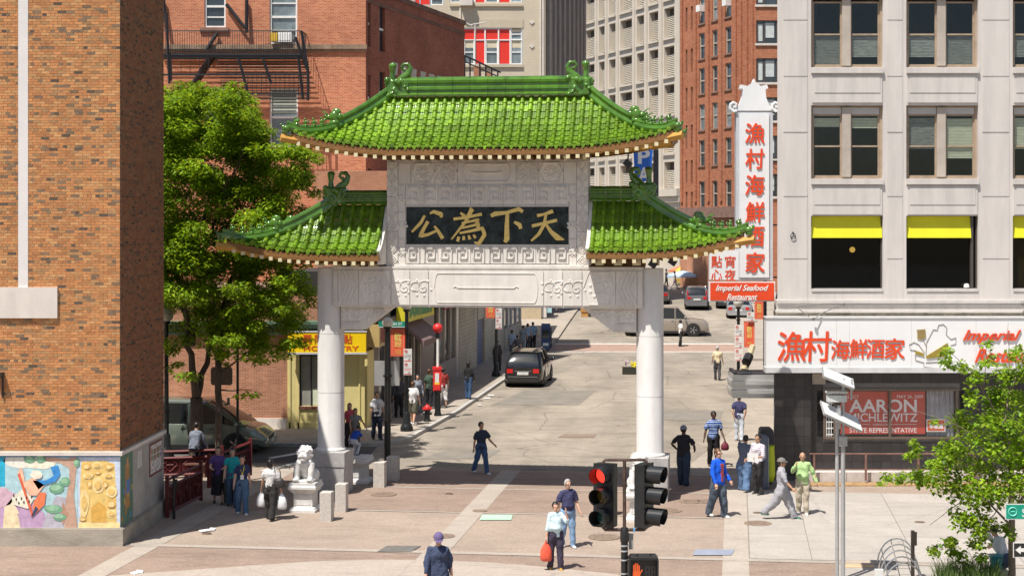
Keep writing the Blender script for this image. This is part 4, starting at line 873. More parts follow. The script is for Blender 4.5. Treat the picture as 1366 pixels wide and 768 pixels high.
fsign('shop_sign', 'tan side sign with dark red characters round the corner of the pastry shop', 488.6, 508, 3.15, 4.0, -.5, mat('tan_sign', (.50, .36, .15), .5), '興隆餅家', mat('dark_red_ink', (.25, .03, .02), .5), .55)
fsign('shop_sign', 'dark green box unit above the tan side sign', 489, 502, 4.1, 4.6, -.55, mat('black_green', (.02, .03, .025), .5))
fsign('shop_sign', 'yellow shop sign with green lettering behind the lamp globe', 528, 566, 3.75, 4.7, -.45, mat('lime_yellow_sign', (.62, .55, .03), .5), '大旺餅店', mat('green_ink', (.05, .25, .08), .5), .5)
t = thing('awning', 'plain brown fabric awning over the shop door behind the red ball pole', 'awning', fS(SX(545), 3, -1)); b = B()
u0, u1 = SX(534), SX(560); A = [fS(u0, 3.7, 0), fS(u1, 3.7, 0), fS(u1, 2.95, -1.0), fS(u0, 2.95, -1.0), fS(u1, 2.7, -1.0), fS(u0, 2.7, -1.0)]
b.add(A, [(0, 1, 2, 3), (3, 2, 4, 5), (0, 3, 5), (1, 4, 2)]); b.build('canopy', mat('brown_fabric', (.20, .13, .12), .8, var=.1), t, world=True)
t = thing('awning', 'long maroon awning with a checker pattern and white lettering', 'awning', fS(SX(600), 3.8, -1)); b = B()
u0, u1 = SX(566), SX(634); A = [fS(u0, 5.3, 0), fS(u1, 5.3, 0), fS(u1, 4.35, -.9), fS(u0, 4.35, -.9), fS(u1, 3.95, -.9), fS(u0, 3.95, -.9)]
b.add(A, [(0, 1, 2, 3), (3, 2, 4, 5), (0, 3, 5), (1, 4, 2)]); b.build('canopy', M_maroon, t, world=True)
lettering('NEW SAIGON HOUSE', fS(SX(612), 4.15, -.905), mat('pale_ink', (.62, .55, .55), .6), t, w=(SX(632) - SX(588)), h=.24, ext=.005, rz=math.atan2(dS.y, dS.x))
b = B()
for i in range(3):
 for j in range(2): fbox(b, fS, u0 + .25 + i * .75, u0 + .6 + i * .75, 4.02 + j * .2, 4.14 + j * .2, -.91, -.902)
b.build('checker', mat('pale_ink', (.62, .55, .55), .6), t, world=True)
fsign('shop_sign', 'yellow green shop sign over the ivory block wall', 636, 655, 4.25, 4.7, -.2, mat('lime_yellow_sign', (.62, .55, .03), .5))
cb = thing('corner_block', 'sunlit cream brick corner with a shop sign past the end of the shaded row', 'building', (PX(710, 106), 106, 0))
b = B(); b.box(PX(694, 106), PX(722, 106), 106, 118, gz(106), 4.2); b.build('wall', brickmat('cream_brick', (.62, .50, .33), (.58, .46, .30), (.45, .36, .25), bump=.3), cb, world=True)
b = B(); b.box(PX(722.3, 106), PX(729, 106), 106.2, 107, gz(106) + .2, 4); b.build('pilaster', M_cst, cb, world=True)
b = B(); b.box(PX(730, 106), PX(736, 106), 106.1, 106.2, 1.6, 2.8); b.build('blue_sign', mat('pale_teal_sign', (.35, .55, .58), .6), cb, world=True)
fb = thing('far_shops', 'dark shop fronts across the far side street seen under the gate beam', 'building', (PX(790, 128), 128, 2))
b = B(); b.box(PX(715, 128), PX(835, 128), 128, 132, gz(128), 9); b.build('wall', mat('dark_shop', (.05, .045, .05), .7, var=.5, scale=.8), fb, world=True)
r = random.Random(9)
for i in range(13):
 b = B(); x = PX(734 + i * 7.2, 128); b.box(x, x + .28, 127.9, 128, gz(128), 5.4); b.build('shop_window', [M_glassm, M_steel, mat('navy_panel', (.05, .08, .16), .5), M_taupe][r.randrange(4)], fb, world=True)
# ================================================================ UPPER RED BRICK BUILDING WITH FIRE ESCAPE
YU = 70.0; XU = PX(488, YU); rb = thing('red_brick_building', 'tall red brick building with a black iron fire escape and a shaded side wall', 'building', (PX(350, YU), YU + 4, 0))
ux = lambda p: PX(p, YU); uz = lambda p: PZ(p, YU)
wins = [(272.5, 301, -20, 37), (359.5, 396.5, -14, 59), (359.5, 397.5, 117, 196), (272.5, 301, 117, 180)]
holes = [(ux(a), ux(c), uz(e), uz(d)) for a, c, d, e in wins]
b = B(); wall_with_holes(b, wallmap((0, YU, 0), (1, 0, 0), (0, -1, 0)), ux(60), XU, 4.0, 20, holes, .25)
b.build('wall', brickmat('fire_escape_brick', (0.42, 0.11, 0.05), (0.60, 0.215, 0.10), (0.54, 0.34, 0.23), bump=.3, bh=.072, dirt=.18), rb, world=True)
for i, (a, c, d, e) in enumerate(wins):
 x0, x1, z0, z1 = ux(a), ux(c), uz(e), uz(d); b = B(); t = .085
 b.box(x0, x0 + t, YU + .08, YU + .2, z0, z1); b.box(x1 - t, x1, YU + .08, YU + .2, z0, z1); b.box(x0 + t, x1 - t, YU + .08, YU + .2, z0, z0 + t); b.box(x0 + t, x1 - t, YU + .08, YU + .2, z1 - t, z1)
 zm = (z0 + z1) / 2; b.box(x0 + t, x1 - t, YU + .1, YU + .2, zm - .05, zm + .05)
 if i in (0, 1): b.box(x0 + t, x1 - t, YU + .12, YU + .2, (z0 + zm) / 2 - .03, (z0 + zm) / 2 + .03); b.box(x0 + t, x1 - t, YU + .12, YU + .2, (z1 + zm) / 2 - .03, (z1 + zm) / 2 + .03)
 w_ = b.build('window', M_white, rb, world=True)
 b = B(); b.box(x0 + t, x1 - t, YU + .17, YU + .19, z0 + t, z1 - t); b.build('pane', [M_glassd, M_glassm, M_glassm, M_glassm][i], w_, world=True)
 if i == 2:
  b = B()
  for k in range(9): b.box(x0 + t, x1 - t, YU + .155, YU + .168, zm + .2 + k * .13, zm + .27 + k * .13)
  b.build('blind', mat('pale_green_blind', (.45, .50, .42), .7), w_, world=True)
 b = B(); b.box(x0 - .2, x1 + .15, YU - .09, YU + .1, z0 - .2, z0 - .003); b.build('sill', mat('brownstone', (.25, .14, .10), .8, var=.2), rb, world=True)
b = B(); x0, x1 = ux(362), ux(390); b.box(x0 + .35, x1 + .0, YU - .25, YU + .06, uz(57), uz(44)); b.box(x0 + .4, x1 - .05, YU - .262, YU - .25, uz(55), uz(46)); b.build('air_conditioner', M_white, rb, world=True)
b = B(); b.box(x0, x0 + .33, YU - .3, YU - .05, uz(56), uz(45)); b.build('yellow_bin', mat('yellow_plastic', (.65, .40, .03), .5), rb, world=True)
b = B(); b.box(ux(60), XU + .06, YU - .14, YU + .02, uz(66), uz(60)); b.box(ux(60), XU + .03, YU - .07, YU + .02, uz(69), uz(66)); b.build('string_course', mat('brown_ledge', (.26, .18, .12), .85, var=.3, scale=3), rb, world=True)
dU = Vector((.2873, .9578, 0)); nU = Vector((dU.y, -dU.x, 0)); fU = wallmap((XU, YU, 0), dU, nU)
def UX(px): k = (px - CX) / F; return (k * YU - XU) / (dU.x - k * dU.y)
def UZ(px, py): return PZ(py, YU + dU.y * UX(px))
LU = UX(619.5); topz = UZ(619, 29.5)
sw = []
for (pa, pb, ya_, yb_) in ((486.5 + 4.5, 494.5, 0, 62), (506, 513.5, 8, 68), (486.5 + 4.5, 494.5, 100, 160), (506, 513.5, 95, 150), (491, 496, 225, 255), (510, 516, 228, 258)):
 sw.append((UX(pa), UX(pb), UZ(pa, yb_), UZ(pa, ya_)))
ups = []
for (pa, yy) in ((524, 97), (535.5, 101), (549, 105), (561.5, 108.5), (573, 111.5), (584, 114), (594, 117), (603, 119), (611, 121)):
 ups.append((UX(pa), UX(pa) + .42, UZ(pa, yy) - 1.8, UZ(pa, yy) - .1))
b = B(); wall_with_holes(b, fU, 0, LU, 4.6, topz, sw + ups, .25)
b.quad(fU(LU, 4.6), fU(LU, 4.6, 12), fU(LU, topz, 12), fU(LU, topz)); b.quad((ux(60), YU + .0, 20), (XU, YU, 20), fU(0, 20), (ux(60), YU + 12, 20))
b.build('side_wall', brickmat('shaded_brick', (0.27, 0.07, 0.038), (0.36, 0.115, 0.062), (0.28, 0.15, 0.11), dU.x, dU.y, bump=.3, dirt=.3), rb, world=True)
b = B(); fbox(b, fU, 0, LU + .05, topz - .18, topz + .06, -.07, .3); fbox(b, fU, 0, LU + .03, topz - .75, topz - .62, -.04, .1); b.build('parapet', mat('old_coping', (.17, .09, .06), .9, var=.3), rb, world=True)
for (a, c, z0, z1) in sw:
 b = B(); fbox(b, fU, a, c, z0, z1, .14, .18); w_ = b.build('window', M_glassd, rb, world=True); b = B(); fbox(b, fU, a, a + .1, z0, z1, .08, .14); fbox(b, fU, a + .1, c, (z0 + z1) / 2 - .05, (z0 + z1) / 2 + .05, .08, .14); b.build('frame', M_white, w_, world=True)
for i, (a, c, z0, z1) in enumerate(ups):
 b = B(); fbox(b, fU, a, c, z0, z1, .14, .18); w_ = b.build('window', M_glassd, rb, world=True)
 b = B(); v = [fU(a - .13, z1 + .6, -.05), fU(c + .13, z1 + .6, -.05), fU(c + .04, z1, -.05), fU(a - .04, z1, -.05)]; v2 = [fU(a - .13, z1 + .6, .02), fU(c + .13, z1 + .6, .02), fU(c + .04, z1, .02), fU(a - .04, z1, .02)]
 b.add(v + v2, [(0, 1, 2, 3), (7, 6, 5, 4), (0, 4, 5, 1), (1, 5, 6, 2), (2, 6, 7, 3), (3, 7, 4, 0)]); b.build('keystone', mat('pale_keystone', (.50, .44, .38), .8), w_, world=True)
fe = thing('fire_escape', 'black iron fire escape balcony with slatted floor and steep stair on the red brick wall', 'fire escape', (ux(300), YU - .8, uz(80)))
yo = YU - 1.35; X0, X1 = ux(208), ux(402); Zf = PZ(74, yo); Zr = PZ(42, yo)
X0, X1 = PX(208, yo), PX(402.5, yo)
b = B(); b.box(X0, X1, yo, yo + .06, Zf - .06, Zf + .1); b.box(X0, X1, yo + .0, yo + .05, PZ(76.5, yo), PZ(74.5, yo)); b.box(X0, X1, YU - .1, YU - .04, Zf - .06, Zf + .02); b.build('floor_beam', M_blk, fe, world=True)
b = B(); n = 14
for i in range(n): b.box(X0, X1, yo + .1 + i * .09, yo + .13 + i * .09, Zf - .02, Zf + .01)
b.build('floor_slat', M_blk, fe, world=True, kind='stuff')
b = B()
b.box(X0, X1, yo, yo + .035, Zr, Zr + .04); b.box(X0, X1, yo, yo + .03, PZ(67.5, yo), PZ(66.5, yo)); b.box(X1 - .03, X1, yo + .036, YU, Zr, Zr + .04)
b.build('hand_rail', M_blk, fe, world=True)
b = B(); n = 62
for i in range(n): x = X0 + (X1 - X0) * i / (n - 1); b.box(x - .009, x + .009, yo + .005, yo + .025, Zf + .1, Zr)
for i in range(9): y = yo + .1 + i * .14; b.box(X1 - .02, X1 - .005, y, y + .018, Zf + .1, Zr)
b.build('baluster', M_blk, fe, world=True, kind='stuff')
Z2 = PZ(127, yo); X2, X3 = PX(330, yo), PX(410, yo)
for (za, zb_2) in ((PZ(101, yo), PZ(98.5, yo)), (PZ(127, yo), PZ(124.5, yo)), (PZ(133, yo), PZ(131.5, yo))):
 b = B(); b.box(X0 if za > PZ(110, yo) else X2, X3, yo, yo + .05, za, zb_2); b.build('lower_rail', M_blk, fe, world=True)
b = B()
for i in range(15): z = PZ(78 + i * 3.4, yo); b.box(PX(288, yo), X3, YU - 1.0 + .05 * i, YU - .96 + .05 * i, z - .018, z + .018)
for i in range(9): x = X0 + .3 + i * .42; b.box(x, x + .02, yo, yo + .02, PZ(100, yo), Zf - .06)
for i in range(14): x = X2 + (X3 - X2) * i / 13; b.box(x, x + .025, yo + .01, yo + .03, PZ(127, yo), PZ(100, yo))
b.build('lower_slat', M_blk, fe, world=True, kind='stuff')
for (xa, ya_, xb, yb_) in ((318, 76, 333, 134), (350, 76, 362, 112), (394, 50, 411, 96), (411, 96, 411, 134), (222, 18, 226, 112), (402, 42, 411, 96), (226, 70, 228, 108), (398, 76, 404, 132)):
 b = B(); b.bar(P(xa, ya_, yo), P(xb, yb_, yo), .09); b.build('brace', M_blk, fe, world=True)
b = B(); st0, st1 = P(282, 74, yo + .3), P(256, 114, yo + .3)
for dy in (0, .5):
 b.bar(st0 + Vector((0, dy, 0)), st1 + Vector((0, dy, 0)), .16)
for i in range(11): p = st0.lerp(st1, i / 10); b.box(p.x - .12, p.x + .12, p.y, p.y + .5, p.z - .02, p.z + .02)
b.build('stair', M_blk, fe, world=True)
b = B()
for (xa, ya_, xb, yb_) in ((302, 6, 327, 38), (329, 0, 329, 44), (290, 44, 276, 66), (218, 0, 222, 40)): b.bar(P(xa, ya_, YU - .15), P(xb, yb_, YU - .25), .12)
b.build('wall_brace', M_blk, fe, world=True)
# ================================================================ CREAM BUILDING WITH RED PANELS
YC = 108.0; cr = thing('cream_building', 'cream brick building with bright red window panels behind the gate roof', 'building', (PX(650, YC), YC + 5, 0))
cx_ = lambda p: PX(p, YC); cz = lambda p: PZ(p, YC)
M_crm = brickmat('cream_wall', (0.60, 0.52, 0.40), (0.57, 0.49, 0.37), (0.46, 0.40, 0.31), bw=.3, bh=.11, ms=.012, dirt=.08, bump=.2)
holes = [(cx_(600), cx_(697), cz(86), cz(38)), (cx_(600), cx_(697), cz(3.5), cz(-45)), (cx_(553), cx_(592), cz(7), cz(-45))]
b = B(); wall_with_holes(b, wallmap((0, YC, 0), (1, 0, 0), (0, -1, 0)), cx_(470), cx_(727.5), 0, cz(-60), holes, .25); b.build('wall', M_crm, cr, world=True)
M_rp = mat('red_panel', (0.72, 0.035, 0.02), .45, var=.04)
def redwin(colx, rowz, kinds):
 for i in range(len(colx) - 1):
  for j in range(len(rowz) - 1):
   k = kinds[j][i]; x0, x1 = cx_(colx[i]), cx_(colx[i + 1]); z0, z1 = cz(rowz[j + 1]), cz(rowz[j])
   if k == 'r': b = B(); b.box(x0 + .05, x1 - .05, YC + .1, YC + .14, z0 + .05, z1 - .05); b.build('red_panel', M_rp, cr, world=True)
   else:
    b = B(); t = .07; b.box(x0 + .05, x0 + .05 + t, YC + .07, YC + .16, z0, z1); b.box(x1 - .05 - t, x1 - .05, YC + .07, YC + .16, z0, z1); b.box(x0 + .05 + t, x1 - .05 - t, YC + .07, YC + .16, z0, z0 + t); b.box(x0 + .05 + t, x1 - .05 - t, YC + .07, YC + .16, (z0 + z1) / 2 - .04, (z0 + z1) / 2 + .04)
    w_ = b.build('window', M_white, cr, world=True); b = B(); b.box(x0 + .05 + t, x1 - .05 - t, YC + .13, YC + .15, z0 + t, z1); b.build('pane', M_glassm, w_, world=True)
    b = B(); b.box(x0 + .12, x1 - .12, YC + .12, YC + .129, z0 + (z1 - z0) * .68, z1 - .05); b.build('blind', mat('cream_blind', (.62, .55, .40), .8), w_, world=True)
redwin([600, 618, 633.5, 647, 665, 680.5, 697], [38, 53.5, 86], ['rrrrrw', 'wwrwrw'])
redwin([600, 618, 633.5, 647, 665, 680.5, 697], [-28, -10, 4], ['rrrrrr', 'wwrwrw']); redwin([553, 560, 574, 592], [-28, -10, 7], ['rrr', 'rrw'])
b = B()
for x in (618, 633.5, 647, 665, 680.5): b.box(cx_(x) - .05, cx_(x) + .05, YC + .03, YC + .13, cz(86), cz(38)); b.box(cx_(x) - .05, cx_(x) + .05, YC + .03, YC + .13, cz(3.5), cz(-45))
b.box(cx_(600), cx_(697), YC + .04, YC + .13, cz(54), cz(52.8)); b.build('white_mullion', M_white, cr, world=True)
b = B(); b.box(cx_(600), cx_(697.5), YC - .12, YC, cz(90), cz(86.3)); b.box(cx_(600), cx_(697.5), YC - .12, YC, cz(9), cz(6)); b.box(cx_(600), cx_(698), YC - .04, YC, cz(37.5), cz(26)); b.build('lintel_band', mat('tan_band', (.50, .43, .32), .8, var=.05), cr, world=True)
b = B()
for x in (613, 720, 723.5): b.box(cx_(x), cx_(x) + .1, YC - .08, YC, 8, cz(-60))
b.build('downpipe', M_cst, cr, world=True)
for py in (30, 62): b = B(); c0 = P(709.5, py, YC - .02); b.xz([(c0.x, c0.z - .17), (c0.x + .17, c0.z), (c0.x, c0.z + .17), (c0.x - .17, c0.z)], YC - .06, YC); b.build('diamond_ornament', M_cst, cr, world=True)
b = B(); c0 = P(622, 5, YC - .4); b.box(c0.x - .45, c0.x + .45, YC - .6, YC + .05, c0.z - .15, c0.z + .5); b.build('air_conditioner', M_cst, cr, world=True)
dC = Vector((.16, .987, 0)); nC = Vector((dC.y, -dC.x, 0)); XC = cx_(727.5); fC = wallmap((XC, YC, 0), dC, nC)
def CXX(px): k = (px - CX) / F; return (k * YC - XC) / (dC.x - k * dC.y)
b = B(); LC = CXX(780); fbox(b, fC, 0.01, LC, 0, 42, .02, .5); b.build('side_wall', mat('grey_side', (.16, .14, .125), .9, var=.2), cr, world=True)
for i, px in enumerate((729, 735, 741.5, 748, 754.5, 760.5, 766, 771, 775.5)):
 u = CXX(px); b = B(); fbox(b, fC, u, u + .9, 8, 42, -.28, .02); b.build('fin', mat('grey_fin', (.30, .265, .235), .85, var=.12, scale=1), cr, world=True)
 b = B()
 for k in range(4): z = cz(78 - 31 * k); fbox(b, fC, u + 1.0, u + 2.2, z - .5, z + 2.4, -.0, .03)
 b.build('window', M_glassd, cr, world=True)
rr_ = thing('roof_railing', 'black sloping roof stair railing with small brick chimneys behind the gate ridge', 'railing', P(640, 95, 86))
b = B(); yq = 86
b.bar(P(612, 71, yq), P(630, 79, yq), .07); b.bar(P(630, 79, yq), P(668, 97, yq), .07); b.bar(P(612, 79, yq), P(668, 104, yq), .05)
for px, py in ((612, 71), (620, 75), (627, 78), (640, 83.5), (648, 87.5), (656, 91.5), (664, 95)): b.bar(P(px, py, yq), P(px, 106, yq), .06)
b.build('rail', M_blk, rr_, world=True)
b = B();
for (a, c, d) in ((632, 641, 88), (647, 656, 96)): b.box(PX(a, 87), PX(c, 87), 87, 87.6, PZ(118, 87), PZ(d, 87))
b.build('chimney', M_rbrk, rr_, world=True)
b = B(); b.box(PX(600, 87.8), PX(676, 87.8), 87.8, 92, 9, PZ(103, 87.8)); b.build('roof_deck', mat('roof_dark', (.12, .09, .08), .9), rr_, world=True)
ae = thing('roof_aerial', 'thin television aerial standing on the roof before the red panels', 'aerial', P(634, 80, 88)); b = B(); b.bar(P(634, 96, 88), P(634, 31, 88), .06); b.bar(P(625, 34, 88), P(648, 30, 88), .04); b.bar(P(622, 31, 88), P(630, 35, 88), .04); b.build('mast', M_cst, ae, world=True)
# ================================================================ LOUVRED BUILDING and ORANGE TOWER (facades receding to the left)
def rec_facade(px_near, Yn, slope):
 X = PX(px_near, Yn); d = Vector((-slope, 1, 0)).normalized(); n = Vector((-d.y, d.x, 0))
 f = wallmap((X, Yn, 0), d, n)
 U = lambda px: (((px - CX) / F) * Yn - X) / (d.x - ((px - CX) / F) * d.y)
 Z = lambda px, py: PZ(py, Yn + d.y * U(px))
 return f, U, Z, d, n
fl, lU, lZ, dl, nl = rec_facade(906.5, 150, .4525)
lv = thing('louvred_building', 'pale concrete tower with rows of deep windows filled by horizontal louvres', 'building', (PX(850, 160), 165, 0))
M_lc = mat('pale_concrete', (0.56, 0.50, 0.42), .8, var=.06, scale=.5, detail=8); M_lou = mat('louvre_slat', (0.52, 0.46, 0.37), .6, var=.06); M_lou2 = mat('louvre_gap', (.10, .085, .07), .9)
cols = [(781, 793), (799, 806.5), (812.5, 821), (827.5, 843), (849.5, 859), (866, 878), (886, 899.5)]
zr = [lZ(893, y) for y in (-41, 10.4, 62, 113, 164.5, 216)]
holes = []; wl_ = []
for (a, c) in cols:
 for z in zr: holes.append((lU(c), lU(a), z - (3.0 if z != zr[-1] else 3.0), z)); wl_.append(holes[-1])
b = B(); wall_with_holes(b, fl, 0, lU(776), -1, 34, holes, .8); b.quad(fl(0, -1), fl(0, -1, 20), fl(0, 34, 20), fl(0, 34)); b.build('wall', M_lc, lv, world=True)
for (a, c, z0, z1) in wl_:
 b = B(); fbox(b, fl, a, c, z0, z1, .7, .75); w_ = b.build('window', M_lou2, lv, world=True); b = B(); n = 12
 for i in range(n):
  z = z0 + (z1 - z0 - .75) * i / n; v = [fl(a, z + .15, .42), fl(c, z + .15, .42), fl(c, z, .36), fl(a, z, .36)]; b.add(v, [(0, 1, 2, 3)])
 b.build('louvre', M_lou, w_, world=True)
 b = B(); fbox(b, fl, a - .12, c + .12, z0 - .25, z0 - .02, -.18, .3); b.build('sill', M_lc, w_, world=True)
for (a, c) in ((795, 797), (808.5, 810.5), (823, 825.5), (845, 847.5), (861, 864), (881, 884)):
 b = B(); fbox(b, fl, lU(c), lU(a), 9, 34, -.14, -.001); b.build('pilaster', M_lc, lv, world=True)
b = B();
for (z0, z1, o_) in ((lZ(893, 262), lZ(893, 252), .5), (lZ(893, 270), lZ(893, 262.5), .25)): fbox(b, fl, -.3, lU(776), z0, z1, -o_, .1)
b.build('cornice', M_lc, lv, world=True)
ft, tU, tZ, dt, nt2 = rec_facade(1008, 130, .45)
ot = thing('orange_tower', 'tall orange brick tower with narrow dark windows behind the vertical sign', 'building', (PX(960, 136), 142, 0))
M_ot = brickmat('tower_brick', (0.33, 0.105, 0.052), (0.47, 0.18, 0.092), (0.40, 0.22, 0.15), dt.x, dt.y, bw=.3, bh=.1, ms=.012, dirt=.14, bump=.25)
tw = [tZ(970, y) for y in (-12, 36.5, 84.5, 134.5, 183.5, 240)]
cols = [(932.5, 940), (950, 957), (967.5, 975.5)]; hs_ = []
for (a, c) in cols:
 for z in tw: hs_.append((tU(c), tU(a), z - 2.35, z))
ns_ = []
tn = [tZ(918, y) for y in (10, 66, 117, 167, 214, 256)]
for (a, c) in ((914.5, 917), (921.5, 924)):
 for z in tn: ns_.append((tU(c), tU(a), z - 2.2, z))
b = B(); wall_with_holes(b, ft, 0, tU(907.5), tZ(970, 276), 30, hs_ + ns_, .3); b.build('wall', M_ot, ot, world=True)
for i, (a, c, z0, z1) in enumerate(hs_):
 b = B(); t = .1; fbox(b, ft, a, a + t, z0, z1, .12, .24); fbox(b, ft, c - t, c, z0, z1, .12, .24); fbox(b, ft, a + t, c - t, (z0 + z1) / 2 - .06, (z0 + z1) / 2 + .06, .12, .24); fbox(b, ft, a + t, c - t, z1 - .1, z1, .12, .24); w_ = b.build('window', M_taupe, ot, world=True)
 b = B(); fbox(b, ft, a + t, c - t, z0, z1 - .1, .2, .22); b.build('pane', M_glassd if i % 3 else M_glassm, w_, world=True)
 b = B(); fbox(b, ft, a - .12, c + .12, z0 - .16, z0 - .01, -.1, .2); b.build('sill', mat('brownstone', (.25, .14, .10), .8), w_, world=True)
for (a, c, z0, z1) in ns_: b = B(); fbox(b, ft, a, c, z0, z1, .2, .24); b.build('window', M_glassd, ot, world=True)
for px in (909, 927.5, 944.5, 961.5, 981, 988, 996, 1003.5): b = B(); fbox(b, ft, tU(px + 2.4), tU(px), tZ(970, 268), 30, -.16, -.001); b.build('pilaster', M_ot, ot, world=True)
b = B(); fbox(b, ft, -.2, tU(907.5) + .2, tZ(970, 290), tZ(970, 276), -.35, .3); b.build('cornice', mat('brown_cornice', (.22, .13, .10), .8, var=.2), ot, world=True)
b = B(); fbox(b, ft, 0, tU(907.5), 1.9, tZ(970, 290), 0, .3); b.build('shop_storey', M_rbrk, ot, world=True)
for (px, py) in ((937, 12), (972, 4)): u = tU(px); z = tZ(px, py); b = B(); fbox(b, ft, u - .35, u + .35, z - .3, z + .3, -.5, .1); b.build('air_conditioner', M_white, ot, world=True)
YT = 130.0; tx = lambda p: PX(p, YT); tz = lambda p: PZ(p, YT)
hh = [(tx(1008.8), tx(1060), tz(c), tz(a)) for a, c in ((-25, 6.5), (27.5, 58), (78, 110), (130, 161), (181, 212), (232, 262))]
b = B(); wall_with_holes(b, wallmap((0, YT, 0), (1, 0, 0), (0, -1, 0)), tx(1008), tx(1070), 1.9, 30, hh, .3); b.build('front_wall', brickmat('tower_brick_front', (0.36, 0.12, 0.058), (0.48, 0.185, 0.095), (0.40, 0.22, 0.15), 1, 0, bw=.3, bh=.1, ms=.012, dirt=.14, bump=.25), ot, world=True)
for (x0, x1, z0, z1) in hh:
 b = B()
 for px in (1008.8, 1018.5, 1035): b.box(tx(px), tx(px) + .16, YT + .1, YT + .25, z0, z1)
 w_ = b.build('window', mat('dark_bronze', (.07, .06, .055), .4), ot, world=True); b = B(); b.box(x0, x1, YT + .2, YT + .24, z0, z1); b.build('pane', M_glassd, w_, world=True)
 b = B(); b.box(tx(1010.5), tx(1017.5), YT + .17, YT + .19, z0 + .2, z1 - .3); b.box(tx(1021), tx(1033), YT + .17, YT + .19, z0 + .5, z1 - .2); b.build('blind', mat('pale_blind', (.52, .56, .55), .6), w_, world=True)
 b = B(); b.box(x0 - .1, x1, YT - .12, YT + .2, z0 - .2, z0 - .01); b.build('sill', M_cst, w_, world=True)
bk = thing('end_buildings', 'sunlit low buildings closing the far end of the street', 'building', (PX(920, 175), 175, 2))
b = B(); b.box(PX(700, 176), PX(905, 176), 176, 180, 0, 9); b.build('pale_wall', mat('pale_wall', (.55, .53, .5), .8, var=.1, scale=.5), bk, world=True)
b = B(); b.box(PX(905, 172), PX(1060, 172), 172, 176, 0, 14); b.build('red_wall', M_rbrk, bk, world=True)
for i in range(6): b = B(); b.box(PX(912 + i * 10, 171.8), PX(917 + i * 10, 171.8), 171.8, 171.95, 3, 6.6); b.build('window', M_glassd, bk, world=True)
# ================================================================ THE GATE (local frame: u right, v back, z up)
Gt = thing('chinatown_gate', 'white stone ceremonial gate with three green glazed tile roofs and gold characters', 'gate', GC, -TH)
M_st = mat('gate_limestone', (0.68, 0.64, 0.585), .8, var=.07, scale=1.6, bump=.12, bscale=30, detail=9, orand=.05)
M_stp = mat('gate_pillar_white', (0.66, 0.64, 0.61), .6, var=.05, scale=1.2, bump=.05, detail=8)
streaked(M_st, .14, 3.0); streaked(M_stp, .10, 3.0)
M_stg = mat('gate_granite', (0.44, 0.42, 0.40), .75, var=.14, scale=9, bump=.12, detail=8)
M_gr = mat('green_glaze', (0.078, 0.165, 0.010), .38, var=.35, scale=5, detail=6, orand=.3, spec=.45, coat=.25, col2=(.15, .26, .012))
M_gr2 = mat('green_glaze_ridge', (0.066, 0.165, 0.012), .16, var=.3, scale=3, orand=.12, spec=.5, coat=.7, bump=.15, bscale=10)
M_brw = mat('eave_brown', (0.22, 0.105, 0.028), .55, var=.22, scale=4, stretch=(1, 6, 6)); M_och = mat('eave_ochre', (0.50, 0.26, 0.05), .5, var=.15, scale=5)
M_cap = mat('gilt_cream', (0.66, 0.58, 0.36), .45, var=.12, scale=8); M_gold2 = mat('gold_leaf', (0.78, 0.56, 0.17), .4, metal=.15, var=.12, scale=8)
M_blkm = mat('black_marble', (0.010, 0.014, 0.015), .3, var=.9, scale=3.5, detail=10, col2=(.022, .03, .03), spec=.25)
def zg(py, s=46.5): return CAMZ - (py - HZ) / s
# ---- base blocks, pillars
for sx in (-1, 1):
 x = 4.63 * sx
 b = B(); b.box(x - .52, x + .52, -.52, .52, 0, .80); base = b.build('pedestal', M_stg, Gt)
 b = B(); b.box(x - .54, x + .54, -.54, .54, .81, 1.22); b.build('pedestal_cap', M_stg, base)
 b = B(); b.lathe([(.44, 0), (.44, .05), (.40, .09), (.385, .12), (.385, 5.29), (.385, 5.295)], (x, 0, 1.22), 40, cap=False); p = b.build('pillar', M_stp, Gt, smooth='auto')
 b = B()
 for zj in (2.9, 4.6): b.lathe([(.3855, 0), (.3868, .004), (.3868, .012), (.3855, .016)], (x, 0, zj), 40, cap=False)
 b.build('joint', M_stg, p)
